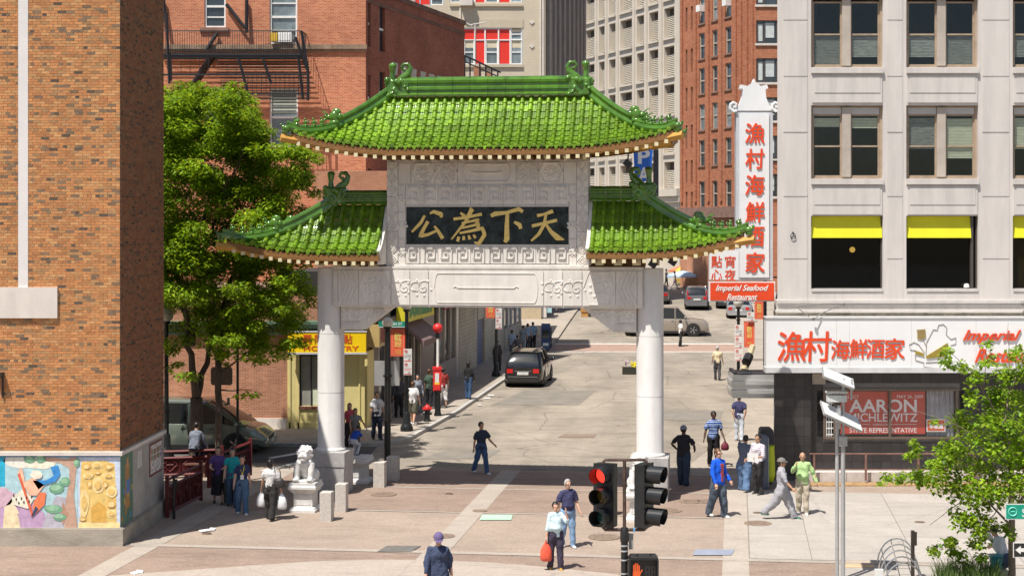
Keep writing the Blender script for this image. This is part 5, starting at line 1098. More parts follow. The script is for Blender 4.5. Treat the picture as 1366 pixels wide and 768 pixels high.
# ---- beam
b = B(); b.box(-4.45, 4.45, -.44, .44, 5.40, 6.50); b.build('beam', M_st, Gt)
b = B(); b.box(-4.47, 4.47, -.46, .46, 6.50, 6.56); b.build('beam_moulding', M_st, Gt)
def relief_tube(b, pts, r=.014, closed=False): b.tube([(p[0], -.0, p[1]) for p in pts] + ([(pts[0][0], 0, pts[0][1])] if closed else []), r, 5)
yS = -.28
def carved(name, x0, x1, z0, z1, y, kind, par, proud=.03):
 b = B(); b.box(x0 + .006, x1 - .006, y - proud, y + .002, z0 + .006, z1 - .006); yy = y - proud
 M = Matrix.Translation((0, yy - .003, 0)); W, H = x1 - x0, z1 - z0; cx_, cz_ = (x0 + x1) / 2, (z0 + z1) / 2
 def tb(pts, r=.016): b.tube([(cx_ + p[0], yy - .006, cz_ + p[1]) for p in pts], r * (1.5 if y == yS else .8), 5)
 r_ = random.Random(int(abs(x0 * 100)) + 3)
 if kind == 'flower':
  for rr_, nn, wob in ((min(W, H) * .47, 10, .025), (min(W, H) * .39, 10, .02), (min(W, H) * .3, 8, .03), (min(W, H) * .2, 8, .02), (min(W, H) * .1, 5, .01)):
   tb([((rr_ + wob * math.cos(nn * a)) * math.cos(a) * min(1.25, W / H), (rr_ + wob * math.cos(nn * a)) * math.sin(a)) for a in [2 * math.pi * i / 40 for i in range(41)]])
  for i in range(12): a = 2 * math.pi * i / 12; b.ball((cx_ + H * .37 * math.cos(a) * min(1.2, W / H), yy, cz_ + H * .37 * math.sin(a)), (.05, .022, .05), 6, 4)
 elif kind == 'swirl':
  n = max(2, int(W / (H * .7)))
  for k in range(n):
   ox = -W / 2 + W * (k + .5) / n; s = min(H * .36, W * .40)
   tb([(ox + s * (1 - t * .85) * math.cos(6.5 * t + k), s * (1 - t * .85) * math.sin(6.5 * t + k)) for t in [i / 20 for i in range(21)]], .018)
   for q in range(5): a = q * 1.26 + k; b.ball((cx_ + ox + s * 1.05 * math.cos(a), yy, cz_ + s * 1.05 * math.sin(a)), (.045, .02, .045), 6, 4)
 elif kind == 'scroll':
  m = H * .42; l = W / 2 - .15
  pts = [(-l, 0)] + [(-l + .12 + .10 * math.cos(a), m * math.sin(a)) for a in [math.pi - i * math.pi / 2 / 6 for i in range(1, 7)]] + [(l - .12 - .10 * math.cos(a), m * math.sin(a)) for a in [math.pi / 2 + i * math.pi / 2 / 6 for i in range(0, 7)]][:7] + [(l, 0)]
  tb(pts); tb([(p[0], -p[1]) for p in pts]); tb([(-l * .62, .02), (-l * .58, .05), (-l * .54, 0), (l * .54, 0), (l * .58, .05), (l * .62, .02)], .02)
 elif kind == 'hex':
  tb([(-W * .48, 0), (-W * .3, H * .46), (W * .3, H * .46), (W * .48, 0), (W * .3, -H * .46), (-W * .3, -H * .46), (-W * .48, 0)], .02)
  for i in range(9): a = 2 * math.pi * i / 9; b.ball((cx_ + H * .26 * math.cos(a), yy, cz_ + H * .26 * math.sin(a)), (.055, .022, .055), 6, 4)
  tb([(H * .15 * math.cos(a), H * .15 * math.sin(a)) for a in [2 * math.pi * i / 16 for i in range(17)]])
 elif kind == 'chevron':
  for o_ in (-.18, -.06, .06, .18): tb([(-W / 2 + W * .3 + o_, H * .46), (W * .15 + o_, 0), (-W / 2 + W * .3 + o_, -H * .46)], .02)
 elif kind == 'chevron_r':
  for o_ in (-.18, -.06, .06, .18): tb([(W / 2 - W * .3 + o_, H * .46), (-W * .15 + o_, 0), (W / 2 - W * .3 + o_, -H * .46)], .02)
 elif kind == 'fret':
  k = .028; s = H / 2 - .07
  for sgn, ox in ((-1, -W * .24), (1, W * .24)):
   pth = [(-s, -s), (-s, s), (s, s), (s, -s * .55), (-s * .35, -s * .55), (-s * .35, s * .3), (s * .35, s * .3)]
   pth = [(ox + sgn * p[0] * .8 * W / H * .55, p[1]) for p in pth]
   for p, q in zip(pth, pth[1:]):
    x0_, x1_ = sorted((p[0], q[0])); z0_, z1_ = sorted((p[1], q[1]))
    b.box(cx_ + x0_ - k / 2, cx_ + x1_ + k / 2, yy - .04 - .0005 * sgn, yy, cz_ + z0_ - k / 2, cz_ + z1_ + k / 2)
 elif kind == 'lattice':
  n = max(1, int(round(H / W))); s = H / n
  for i in range(n):
   c = -H / 2 + s * (i + .5)
   for f in (.46, .24): tb([(0, c + s * f), (W * f, c), (0, c - s * f), (-W * f, c), (0, c + s * f)], .015)
   b.ball((cx_, yy, cz_ + c), (.03, .02, .04), 6, 4)
 return b.build(name, M_st, par)
zb0, zb1 = 5.46, 6.45
for (x0, x1, k) in ((-4.44, -4.3, 'plain'), (-4.29, -3.7, 'chevron'), (-3.69, -2.75, 'hex'), (-2.74, -2.2, 'swirl'), (-2.19, -1.66, 'swirl')):
 for s in (1, -1):
  a, c = (x0, x1) if s == 1 else (-x1, -x0); carved('carved_panel', a, c, zb0, zb1, -.44, k if s == 1 or k != 'chevron' else 'chevron_r', Gt)
carved('carved_panel', -1.65, 1.65, zb0, zb1, -.44, 'scroll', Gt)
for s in (-1, 1):
 b = B(); q = [(s * 4.26, 5.398), (s * 2.72, 5.398), (s * 3.62, 4.72), (s * 4.26, 4.72)]
 if s == 1: q = q[::-1]
 b.xz(q, -.26, .26); br_ = b.build('beam_bracket', M_st, Gt)
 a, c = sorted((s * 4.22, s * 3.3)); carved('carved_panel', a, c, 4.98, 5.34, -.26, 'swirl', br_, .02)
 a, c = sorted((s * 3.29, s * 3.0)); carved('carved_panel', a, c, 5.14, 5.34, -.26, 'swirl', br_, .02)
 b = B(); a, c = sorted((s * 4.22, s * 3.7)); b.box(a, c, -.29, -.261, 4.74, 4.95); b.box(a + .03, c - .03, -.305, -.29, 4.79, 4.90); b.build('carved_step', M_st, br_)
# ---- central slab
b = B(); b.box(-2.9, 2.9, -.28, .28, 6.56, 9.60); b.build('slab', M_st, Gt)
yS = -.28
for s in (-1, 1):
 a, c = sorted((s * 2.9, s * 2.58))
 for z0, z1 in ((6.58, 7.55), (7.56, 8.55), (8.56, 9.55)): carved('lattice_panel', a, c, z0, z1, yS, 'lattice', Gt, .04)
 a, c = sorted((s * 2.57, s * 2.36))
 for z0, z1 in ((6.58, 7.35), (7.36, 8.1), (8.11, 8.88)): carved('carved_panel', a, c, z0, z1, yS, 'swirl', Gt, .03)
z0, z1 = 8.92, 9.52
for s in (-1, 1):
 for (x0, x1, k) in ((-2.57, -2.2, 'plain'), (-2.19, -1.5, 'hex'), (-1.49, -.85, 'flower')):
  a, c = (x0, x1) if s == 1 else (-x1, -x0); carved('carved_panel', a, c, z0, z1, yS, k, Gt)
carved('carved_panel', -.84, .84, z0, z1, yS, 'scroll', Gt)
for zz0, zz1 in ((8.30, 8.88), (6.64, 7.14)):
 for i in range(5): carved('fret_panel', -2.35 + .94 * i, -2.35 + .94 * (i + 1), zz0, zz1, yS, 'fret', Gt, .04)
b = B(); b.box(-2.36, 2.36, yS - .06, yS, 8.26, 8.295); b.box(-2.36, 2.36, yS - .05, yS, 7.145, 7.185); b.box(-2.92, 2.92, -.33, .33, 6.565, 6.62); b.build('moulding', M_st, Gt)
streaked(M_gr, .3, 1.5); streaked(M_lion if 'M_lion' in globals() else M_stg, .2, 5)
b = B(); b.box(-2.34, 2.34, yS - .012, yS, 7.19, 8.255); b.build('plaque_backing', M_blkm, Gt)
for i, (a, c) in enumerate(((-2.34, -1.12), (-1.11, 0), (.01, 1.12), (1.13, 2.34))):
 b = B(); b.box(a + .004, c - .004, yS - .02, yS, 7.19, 8.255); b.build('plaque', M_blkm, Gt)
chars = {
 'gong': [[(.42, .80, .035), (.30, .58, .05), (.02, .30, .03)], [(.58, .86, .03), (.70, .92, .05), (.92, .84, .07), (.94, .74, .04)], [(.52, .62, .05), (.40, .42, .05), (.28, .18, .06), (.52, .22, .045), (.84, .36, .035)], [(.72, .48, .03), (.84, .32, .05), (.98, .10, .06)]],
 'wei': [[(.62, 1.0, .04), (.56, .84, .05), (.48, .74, .03)], [(.30, .86, .03), (.40, .78, .05), (.44, .72, .03)], [(.10, .68, .04), (.45, .72, .04), (.92, .82, .045)], [(.66, .96, .04), (.46, .62, .045), (.04, .10, .02)], [(.34, .56, .03), (.62, .62, .035), (.82, .66, .04), (.76, .54, .04)], [(.30, .42, .03), (.60, .48, .035), (.84, .54, .04), (.80, .42, .04)], [(.28, .28, .03), (.60, .34, .04), (.94, .42, .05), (1.0, .24, .055), (.84, -.02, .05), (.70, .02, .02)], [(.26, .18, .04), (.22, .04, .045)], [(.40, .20, .03), (.40, .08, .045)], [(.54, .22, .03), (.58, .10, .045)], [(.68, .24, .03), (.74, .14, .04)]],
 'xia': [[(.02, .78, .05), (.14, .84, .07), (.50, .88, .045), (.86, .98, .06), (.98, .90, .05)], [(.52, .88, .05), (.50, .50, .065), (.50, .10, .08), (.44, .0, .05)], [(.72, .60, .04), (.88, .52, .06), (.92, .40, .05)]],
 'tian': [[(.20, .80, .05), (.42, .84, .04), (.70, .94, .06)], [(.04, .48, .05), (.40, .56, .045), (.82, .66, .05)], [(.48, .84, .04), (.42, .52, .05), (.26, .24, .05), (.02, .02, .03)], [(.46, .56, .035), (.64, .30, .06), (.84, .12, .09), (1.04, .06, .02)]]}
for nm, cx_, s in (('gong', -1.72, .94), ('wei', -.56, 1.0), ('xia', .58, .96), ('tian', 1.72, .92)):
 b = B(); brush_strokes(chars[nm], cx_, 7.73, s, yS - .02, b, .03); b.build('gold_character', M_gold2, Gt)
# ---- roofs
def pup(b, x0, x1, y0, y1, z0, z1): b.box(x0, x1, y0, y1, z0, z1)
tbm = B(); pr = []; Wd = .25
xsn = [-.125, -.095, -.06] + [-.052 + .104 * i / 6 for i in range(7)][1:-1] + [.06, .095, .125]
def tile_profile(k):
 pts = []
 for x in (-.125, -.092, -.064): pts.append((x, .0 - .012 * (1 - abs(x + .095) / .03) if x == -.092 else 0))
 for i in range(7): a = math.pi - math.pi * i / 6; pts.append((.056 * math.cos(a), .012 + .072 * math.sin(a)))
 for x in (.064, .092, .125): pts.append((x, -.012 if x == .092 else 0))
 return [(p[0], p[1] + k) for p in pts]
p0, p1 = tile_profile(-.008), tile_profile(.022); n = len(p0)
vsT = [(p[0], 0, p[1]) for p in p0] + [(p[0] * 1.05, 1, p[1]) for p in p1] + [(p[0] * 1.05, 1, p[1] - .035) for p in p1]
fsT = [(i, i + 1, n + i + 1, n + i) for i in range(n - 1)] + [(n + i, n + i + 1, 2 * n + i + 1, 2 * n + i) for i in range(n - 1)]
fsT = [tuple(reversed(f)) for f in fsT]
t_ = B(); t_.add(vsT, fsT); to = t_.build('roof_tile', M_gr); tileme = to.data; bpy.data.objects.remove(to)
for p in tileme.polygons: p.use_smooth = True
tileme.update()
def _auto(me):
 try: smooth_angle(me, 50)
 except Exception: pass
_auto(tileme)
all_tiles = []
class Roof:
 def __init__(s, name, xc0, xc1, xb0, xb1, ye, zr, ze, rise0, rise1, start, rows, tw, lift=0.0):
  """ridge spans xc0..xc1, eave spans xb0..xb1 (hip side where xb beyond xc)"""
  s.xc0, s.xc1, s.xb0, s.xb1, s.ye, s.zr, s.ze, s.r0, s.r1, s.start, s.rows, s.tw = xc0, xc1, xb0, xb1, ye, zr, ze, rise0, rise1, start, rows, tw
  s.par = Gt
  b = B(); s.name = name
 def s0(s, x):
  if x < s.xc0: return min(1, (s.xc0 - x) / (s.xc0 - s.xb0)) if s.xb0 < s.xc0 else 1
  if x > s.xc1: return min(1, (x - s.xc1) / (s.xb1 - s.xc1)) if s.xb1 > s.xc1 else 1
  return 0
 def rise(s, x):
  a = 0
  if s.r0 and x < s.xc0 - s.start * 0:
   t = max(0, (s.xc0 + s.start - x) / (s.xc0 + s.start - s.xb0)); a = s.r0 * t ** 2.2
  if s.r1 and x > s.xc1 - s.start:
   t = max(0, (x - s.xc1 + s.start) / (s.xb1 - s.xc1 + s.start)); a = max(a, s.r1 * t ** 2.2)
  return a
 def P(s, x, t, side=-1, dz=0.0):
  z = s.zr - (s.zr - s.ze) * (1 - (1 - t) ** 1.45) + s.rise(x) * t ** 1.2
  out = .12 * (s.rise(x) / max(s.r0, s.r1, .01)) * t
  return Vector((x, side * (abs(s.ye) * t + out), z + dz))
 def make(s):
  R_ = B(); nx = 40; nt_ = 8
  for side in (-1, 1):
   for i in range(nx):
    for j in range(nt_):
     xa, xb = s.xb0 + (s.xb1 - s.xb0) * i / nx, s.xb0 + (s.xb1 - s.xb0) * (i + 1) / nx
     q = []
     for (x, jj) in ((xa, j), (xb, j), (xb, j + 1), (xa, j + 1)):
      a = s.s0(x); q.append(s.P(x, a + (1 - a) * jj / nt_, side, -.02))
     R_.quad(*q); R_.quad(*[p - Vector((0, 0, .13)) for p in q[::-1]])
  for (xc, xb) in ((s.xc0, s.xb0), (s.xc1, s.xb1)):
   if abs(xb - xc) < .2: continue
   for j in range(8):
    ta, tb = j / 8, (j + 1) / 8; xa, xd = xc + (xb - xc) * ta, xc + (xb - xc) * tb
    R_.quad(s.P(xa, ta, -1, -.02), s.P(xd, tb, -1, -.02), s.P(xd, tb, 1, -.02), s.P(xa, ta, 1, -.02))
    d = Vector((0, 0, .13)); R_.quad(s.P(xa, ta, -1, -.02) - d, s.P(xa, ta, 1, -.02) - d, s.P(xd, tb, 1, -.02) - d, s.P(xd, tb, -1, -.02) - d)
  s.obj = R_.build('roof', [M_gr2], Gt)
  b = B()
  for i in range(nx):
   xa, xb = s.xb0 + (s.xb1 - s.xb0) * i / nx, s.xb0 + (s.xb1 - s.xb0) * (i + 1) / nx
   for side in (-1, 1):
    for (ta, tb) in ((.55, .8), (.8, 1)):
     q = [s.P(xa, max(ta, s.s0(xa)), side, -.17), s.P(xb, max(ta, s.s0(xb)), side, -.17), s.P(xb, max(tb, s.s0(xb)), side, -.17), s.P(xa, max(tb, s.s0(xa)), side, -.17)]; b.quad(*q)
  for (xc, xb) in ((s.xc0, s.xb0), (s.xc1, s.xb1)):
   if abs(xb - xc) < .2: continue
   for j in range(3, 8):
    ta, tb = j / 8, (j + 1) / 8; xa, xd = xc + (xb - xc) * ta, xc + (xb - xc) * tb
    b.quad(s.P(xa, ta, -1, -.171), s.P(xd, tb, -1, -.171), s.P(xd, tb, 1, -.171), s.P(xa, ta, 1, -.171))
  b.build('soffit', M_brw, s.obj)
  for side in (-1, 1):
   b = B()
   for i in range(nx):
    xa, xb = s.xb0 + (s.xb1 - s.xb0) * i / nx, s.xb0 + (s.xb1 - s.xb0) * (i + 1) / nx
    A, D = s.P(xa, 1, side), s.P(xb, 1, side); iy = Vector((0, -side * .05, 0)); o = Vector((0, side * .0, 0))
    for w0, w1 in ((-.06, -.235),):
     a0, a1, c0, c1 = A + Vector((0, 0, w1)), A + Vector((0, 0, w0)), D + Vector((0, 0, w1)), D + Vector((0, 0, w0))
     vs = [a0, c0, c1, a1, a0 + iy, c0 + iy, c1 + iy, a1 + iy]; b.add(vs, [(0, 1, 2, 3), (7, 6, 5, 4), (3, 2, 6, 7), (4, 5, 1, 0)])
   b.build('fascia', M_brw, s.obj)
  for (xc, xb) in ((s.xc0, s.xb0), (s.xc1, s.xb1)):
   if abs(xb - xc) < .2: continue
   sg = 1 if xb > xc else -1; b = B(); A, D = s.P(xb, 1, -1), s.P(xb, 1, 1); nn = 12; mid = s.ze + .1
   for i in range(nn):
    f0, f1 = i / nn, (i + 1) / nn; g = lambda f: A.lerp(D, f) + Vector((sg * -.12 * math.sin(math.pi * f), 0, -(A.z - s.ze) * .55 * math.sin(math.pi * f)))
    p, q = g(f0), g(f1); b.quad(p + Vector((0, 0, -.2)), q + Vector((0, 0, -.2)), q, p)
   b.build('side_fascia', M_brw, s.obj)
  ncol = int(round((s.xb1 - s.xb0) / s.tw)); tw = (s.xb1 - s.xb0) / ncol
  for side in (-1, 1):
   for i in range(ncol):
    x = s.xb0 + tw * (i + .5); a = s.s0(x)
    if a > .97: a = .9
    rws = s.rows
    for j in range(rws):
     ta, tb = j / rws, (j + 1) / rws
     if tb <= a + .02: continue
     ta = max(ta, a - .03); ta = max(ta, 0)
     p, q = s.P(x, ta, side), s.P(x, tb, side); Yv = q - p; L = Yv.length; Yv.normalize()
     xl, xr = s.P(x - tw * .5, tb, side), s.P(x + tw * .5, tb, side); Xv = (xr - xl)
     if side == 1: Xv = -Xv
     Xv = (Xv - Yv * Xv.dot(Yv)).normalized(); Zv = Xv.cross(Yv)
     if Zv.z < 0: Zv = -Zv; Xv = -Xv
     Zv.normalize()
     ksc = tw / .25
     M = Matrix(((Xv.x * ksc, Yv.x * L * 1.04, Zv.x * ksc, p.x), (Xv.y * ksc, Yv.y * L * 1.04, Zv.y * ksc, p.y), (Xv.z * ksc, Yv.z * L * 1.04, Zv.z * ksc, p.z), (0, 0, 0, 1)))
     all_tiles.append((side, x, j, rws, M, s, tb))
  b = B()
  for side in (-1, 1):
   for i in range(ncol):
    x = s.xb0 + tw * (i + .5); p = s.P(x, 1, side)
    ring = [(p.x + .062 * math.cos(a), p.y + side * .035, p.z + .03 + .062 * math.sin(a)) for a in [2 * math.pi * k / 10 for k in range(10)]]; ring2 = [(q[0], q[1] - side * .08, q[2]) for q in ring]
    b.loft([ring2, ring] if side == -1 else [ring, ring2]); b.ball((p.x, p.y + side * .036, p.z + .03), (.035, .015, .035), 6, 4)
    if i < ncol - 1:
     c = s.P(x + tw / 2, 1, side); y = c.y + side * .02
     b.xz([(c.x - tw * .26, c.z + .0), (c.x, c.z - .10), (c.x + tw * .26, c.z + .0), (c.x + tw * .2, c.z + .03), (c.x - tw * .2, c.z + .03)], min(y, y - side * .02), max(y, y - side * .02))
  b.build('tile_end', M_gr, s.obj, kind='stuff')
 def rafters(s, step, cap=.105, inner=.5):
  n = int((s.xb1 - s.xb0 - .3) / step); s.n = n
  for i in range(n + 1):
   x = s.xb0 + .2 + i * (s.xb1 - s.xb0 - .4) / n; p = s.P(x, 1, -1)
   hips = s.s0(x) > .02
   b = B(); y0 = p.y + .06; z = p.z - .235 - cap * .62
   dz = 0; dxi = 0
   if hips:
    xc = s.xc0 if x < s.xc0 else s.xc1; dxi = (xc - x) * .28; dz = .05
   yi = -.3
   b.loft([[(x - cap * .4, y0, z - cap * .4), (x + cap * .4, y0, z - cap * .4), (x + cap * .4, y0, z + cap * .4), (x - cap * .4, y0, z + cap * .4)],
     [(x - cap * .4 + dxi, yi, z - cap * .4 + dz), (x + cap * .4 + dxi, yi, z - cap * .4 + dz), (x + cap * .4 + dxi, yi, z + cap * .4 + dz), (x - cap * .4 + dxi, yi, z + cap * .4 + dz)]])
   rf = b.build('rafter', M_brw, s.obj)
   b = B(); b.cbox((x, y0 - .03, z), (cap, .06, cap)); b.build('rafter_end', M_cap, rf) if False else None
   b = B(); b.cbox((x, y0 - .03, z), (cap, .06, cap)); o = b.build('rafter_end', M_cap, s.obj)
   if s.rise(x) > .05:
    b = B(); b.xz([(x - .07, z + cap * .5), (x + .07, z + cap * .5), (x + .1, z + cap * .5 + .08), (x, z + cap * .5 + .16), (x - .1, z + cap * .5 + .08)][::1], y0 - .065, y0 - .05) if False else None
 def corner(s, side_x):
  """fan of ochre rafters and projecting beam under a lifted corner"""
  xc, xb = (s.xc0, s.xb0) if side_x < 0 else (s.xc1, s.xb1); sg = side_x
  tip = s.P(xb, 1, -1, -.24); root = Vector((xc + sg * .5, -.35, s.ze - .12))
  b = B(); b.bar(root, tip + (tip - root).normalized() * .3, .13, .16); b.build('corner_beam', M_och, s.obj)
  for i in range(7):
   f = .12 + i * .13; A = s.P(xb, 1, -1, -.27); D = s.P(xb, 1, 1, -.27)
   e = A.lerp(D, f) + Vector((-sg * .1, 0, -(A.z - s.ze) * .5 * math.sin(math.pi * f))); r0 = root + Vector((0, .6 * f, .0))
   b = B(); b.bar(r0, e, .09); b.build('side_rafter', M_och, s.obj)
  b = B(); N_ = 16
  for i in range(N_):
   x = xb - sg * (.12 + i * .2);
   if abs(x) < abs(xc) * 0 : continue
   p = s.P(x, 1, -1, -.235); q = s.P(x - sg * .2, 1, -1, -.235)
   if s.rise(x) < .02: break
   hgt = .13 * min(1, s.rise(x) / .2)
   pts = [(p.x, p.z), (q.x, q.z), (q.x, q.z - hgt * .45), ((p.x + q.x) / 2, (p.z + q.z) / 2 - hgt), (p.x, p.z - hgt * .45)]
   if sg > 0: pts = pts
   b.xz(pts, p.y + .045, p.y + .06)
  b.build('eave_lining', M_och, s.obj)
def ridge(s, x0, x1, z0, z1, segs, par):
 h = z1 - z0
 prof = [(-.17, 0), (-.19, .06 * h / .58), (-.13, .12), (-.13, .17), (-.17, .20), (-.17, .26), (-.12, .30), (-.12, .36), (-.16, .40), (-.165, .47), (-.11, .53), (-.05, .575), (.05, .575)]
 prof = [(p[0], p[1] * h / .58) for p in prof]; full = prof + [(-p[0], p[1]) for p in prof[::-1][1:]]
 for i in range(segs):
  a, c = x0 + (x1 - x0) * i / segs + .004, x0 + (x1 - x0) * (i + 1) / segs - .004
  b = B(); b.loft([[(a, p[0], z0 + p[1]) for p in full], [(c, p[0], z0 + p[1]) for p in full]][::-1]); b.build('ridge_tile', M_gr2, s.obj, smooth='auto')
def hipridge(s, sgx, h1=.26):
 xc, xb = (s.xc0, s.xb0) if sgx < 0 else (s.xc1, s.xb1)
 for (side) in (-1, 1):
  pts = [s.P(xc + (xb - xc) * t, t, side, .0) for t in [i / 14 for i in range(15)]]
  pts[-1] = pts[-1] + Vector((sgx * .1, side * .05, .05))
  b = B(); b.tube([p + Vector((0, 0, .07)) for p in pts], .09, 8, flat=1.2, up=(0, 0, 1)); b.tube([p + Vector((0, 0, .19)) for p in pts], .05, 8, up=(0, 0, 1)); b.build('hip_ridge', M_gr2, s.obj, smooth='auto')
  k = 8
  b = B(); up = [p + Vector((0, 0, .30 - .05 * (i / k))) for i, p in enumerate(pts[:k + 1])]; b.tube(up, .085, 8, flat=1.0, up=(0, 0, 1)); b.tube([p - Vector((0, 0, .12)) for p in up], .06, 8, flat=1.9, up=(0, 0, 1)); b.build('upper_hip_ridge', M_gr2, s.obj, smooth='auto')
  p = pts[8] + Vector((sgx * .02, 0, .24)); b = B(); r_ = random.Random(4)
  b.ball(p + Vector((0, 0, .12)), (.15, .09, .16), 10, 7); b.ball(p + Vector((sgx * .16, 0, .10)), (.11, .07, .08), 9, 6); b.ball(p + Vector((sgx * .26, 0, .05)), (.07, .05, .035), 8, 5); b.ball(p + Vector((sgx * .25, 0, .14)), (.08, .05, .035), 8, 5)
  b.ball(p + Vector((-sgx * .06, 0, .25)), (.14, .06, .11), 9, 6); b.ball(p + Vector((-sgx * .16, 0, .12)), (.08, .06, .1), 8, 5)
  b.tube([p + Vector((sgx * .2, .03, .17)), p + Vector((sgx * .28, .05, .26)), p + Vector((sgx * .36, .06, .29))], [.02, .014, .006], 5); b.tube([p + Vector((sgx * .2, -.03, .17)), p + Vector((sgx * .3, -.05, .24)), p + Vector((sgx * .38, -.06, .25))], [.02, .014, .006], 5)
  b.cbox(p + Vector((0, 0, -.05)), (.26, .13, .12)); b.build('ridge_beast', M_gr2, s.obj, smooth=True)
  for q, t in enumerate((.70, .78, .86, .95)):
   p = s.P(xc + (xb - xc) * t, t, side, .22) + Vector((0, 0, .02)); b = B(); b.cbox(p + Vector((0, 0, 0)), (.12, .08, .05)); b.ball(p + Vector((0, 0, .08)), (.045 + (.035 if q == 3 else 0), .04, .07), 8, 6)
   b.ball(p + Vector((sgx * .02, 0, .17)), .038, 8, 6); b.ball(p + Vector((sgx * .05, 0, .08)), (.03, .03, .035), 6, 4); b.tube([p + Vector((-sgx * .04, 0, .05)), p + Vector((-sgx * .09, 0, .10)), p + Vector((-sgx * .06, 0, .15))], .018, 5); b.build('ridge_figure', M_gr2, s.obj, smooth=True)
  tip = pts[-1] + Vector((sgx * .02, side * .02, .02)); b = B(); b.ball(tip, (.12, .10, .09), 9, 6); b.ball(tip + Vector((sgx * .08, 0, .04)), (.07, .06, .05), 8, 5); b.ball(tip + Vector((sgx * .02, 0, -.09)), (.10, .08, .08), 8, 5)
  for q in range(6): b.ball(tip + Vector((sgx * (.03 + .02 * q), .03 * math.sin(q * 2), -.05 + .03 * q)), .035, 6, 4)
  b.build('corner_beast', M_gr2, s.obj, smooth=True)
def ornament(s, x, z, sg, sc_=1.0):
 """owl tail ridge end: sg = +1 when the curl is towards the centre (right)"""
 b = B(); k = sc_; r_ = random.Random(2)
 b.cbox((x, 0, z + .26 * k), (.66 * k, .34 * k, .5 * k))
 for i in range(26): b.ball((x + r_.uniform(-.36, .36) * k, r_.choice([-1, 1]) * r_.uniform(.12, .2) * k, z + r_.uniform(.02, .56) * k), r_.uniform(.045, .10) * k, 7, 5)
 for i in range(7): b.ball((x - sg * (.34 + .03 * (i % 3)) * k, 0, z + (.04 + .08 * i) * k), (.07 * k, .07 * k, .05 * k), 6, 5)
 b.tube([(x - sg * .20 * k, 0, z + .5 * k), (x - sg * .20 * k, 0, z + .75 * k), (x - sg * .19 * k, 0, z + .98 * k)], [.10 * k, .08 * k, .13 * k], 8, flat=1.0); b.ball((x - sg * .19 * k, 0, z + 1.0 * k), (.12 * k, .08 * k, .06 * k), 8, 5)
 pts = [(x + sg * .02 * k, z + .45 * k), (x + sg * .14 * k, z + .58 * k), (x + sg * .30 * k, z + .72 * k), (x + sg * .36 * k, z + .88 * k), (x + sg * .28 * k, z + 1.0 * k), (x + sg * .14 * k, z + 1.0 * k), (x + sg * .08 * k, z + .90 * k), (x + sg * .14 * k, z + .82 * k), (x + sg * .22 * k, z + .86 * k)]
 b.tube([(p[0], 0, p[1]) for p in pts], [.15 * k, .14 * k, .11 * k, .08 * k, .07 * k, .06 * k, .05 * k, .045 * k, .04 * k], 9)
 for i in range(5): b.ball((x + sg * (.30 + .045 * i) * k, 0, z + (.34 + .02 * (i % 2)) * k), (.06 * k, .09 * k, .05 * k), 7, 5)
 o = b.build('ridge_ornament', M_gr2, s.obj); remesh(o, .022 * k, sm=1)
 return o
up = Roof('upper', -2.85, 2.85, -5.36, 5.36, 1.40, 11.42, 9.92, .46, .46, .9, 9, .25)
up.make(); up.rafters(.27); up.corner(-1); up.corner(1); ridge(up, -2.55, 2.55, 11.42, 12.0, 10, Gt); hipridge(up, -1); hipridge(up, 1)
ornament(up, -2.62, 11.42, 1, .95); ornament(up, 2.62, 11.42, -1, .95)
wl2 = Roof('left', -4.45, -2.93, -7.32, -2.93, 1.15, 8.33, 6.96, .40, 0, .3, 6, .288)
wl2.make(); wl2.rafters(.27); wl2.corner(-1); ridge(wl2, -4.3, -2.93, 8.33, 8.75, 3, Gt); hipridge(wl2, -1); ornament(wl2, -4.45, 8.33, 1, .92)
wr = Roof('right', 2.93, 4.42, 2.93, 7.28, 1.15, 8.42, 7.04, 0, .50, .3, 6, .28)
wr.make(); wr.rafters(.27); wr.corner(1); ridge(wr, 2.93, 4.25, 8.42, 8.85, 3, Gt); hipridge(wr, 1); ornament(wr, 4.42, 8.42, -1, .92)
gm = Gt.matrix_basis
bpy.context.view_layer.update()
def dist(t): p = Gt.matrix_world @ t[4].translation; return (p - Vector((0, 0, CAMZ))).length
front = [t for t in all_tiles if t[0] == -1]; back = [t for t in all_tiles if t[0] == 1]
front.sort(key=lambda t: (0 if (t[5] is up) else 1, dist(t)))
nu = [t for t in front if t[5] is up]; nw = [t for t in front if t[5] is not up]
pick = nu[:200] + sorted(nw, key=dist)[:100]; ids = set(id(t) for t in pick)
jr = random.Random(8)
for t in pick:
 o = bpy.data.objects.new('roof_tile', tileme); C.objects.link(o); o.parent = t[5].obj
 o.matrix_basis = t[4] @ Matrix.Translation((jr.uniform(-.004, .004), 0, jr.uniform(-.003, .004)))
for s in (up, wl2, wr):
 b = B()
 for t in all_tiles:
  if t[5] is s and id(t) not in ids: b.add(vsT, fsT, t[4])
 o = b.build('tile_rows', M_gr, s.obj, kind='stuff'); smooth_angle(o.data, 50)
for i in range(11):
 x = -2.75 + .55 * i; b = B(); b.loft([[(x - .11, -.62, 9.66), (x + .11, -.62, 9.66), (x + .11, -.29, 9.58), (x - .11, -.29, 9.58)], [(x - .11, -.66, 9.85), (x + .11, -.66, 9.85), (x + .11, -.29, 9.85), (x - .11, -.29, 9.85)]]); b.build('eave_bracket', M_cap, Gt)
b = B(); b.box(-2.9, 2.9, -.27, .27, 9.601, 10.4); b.box(-3.6, 3.6, -.2, .2, 9.9, 10.6); b.build('roof_core', M_brw, Gt)
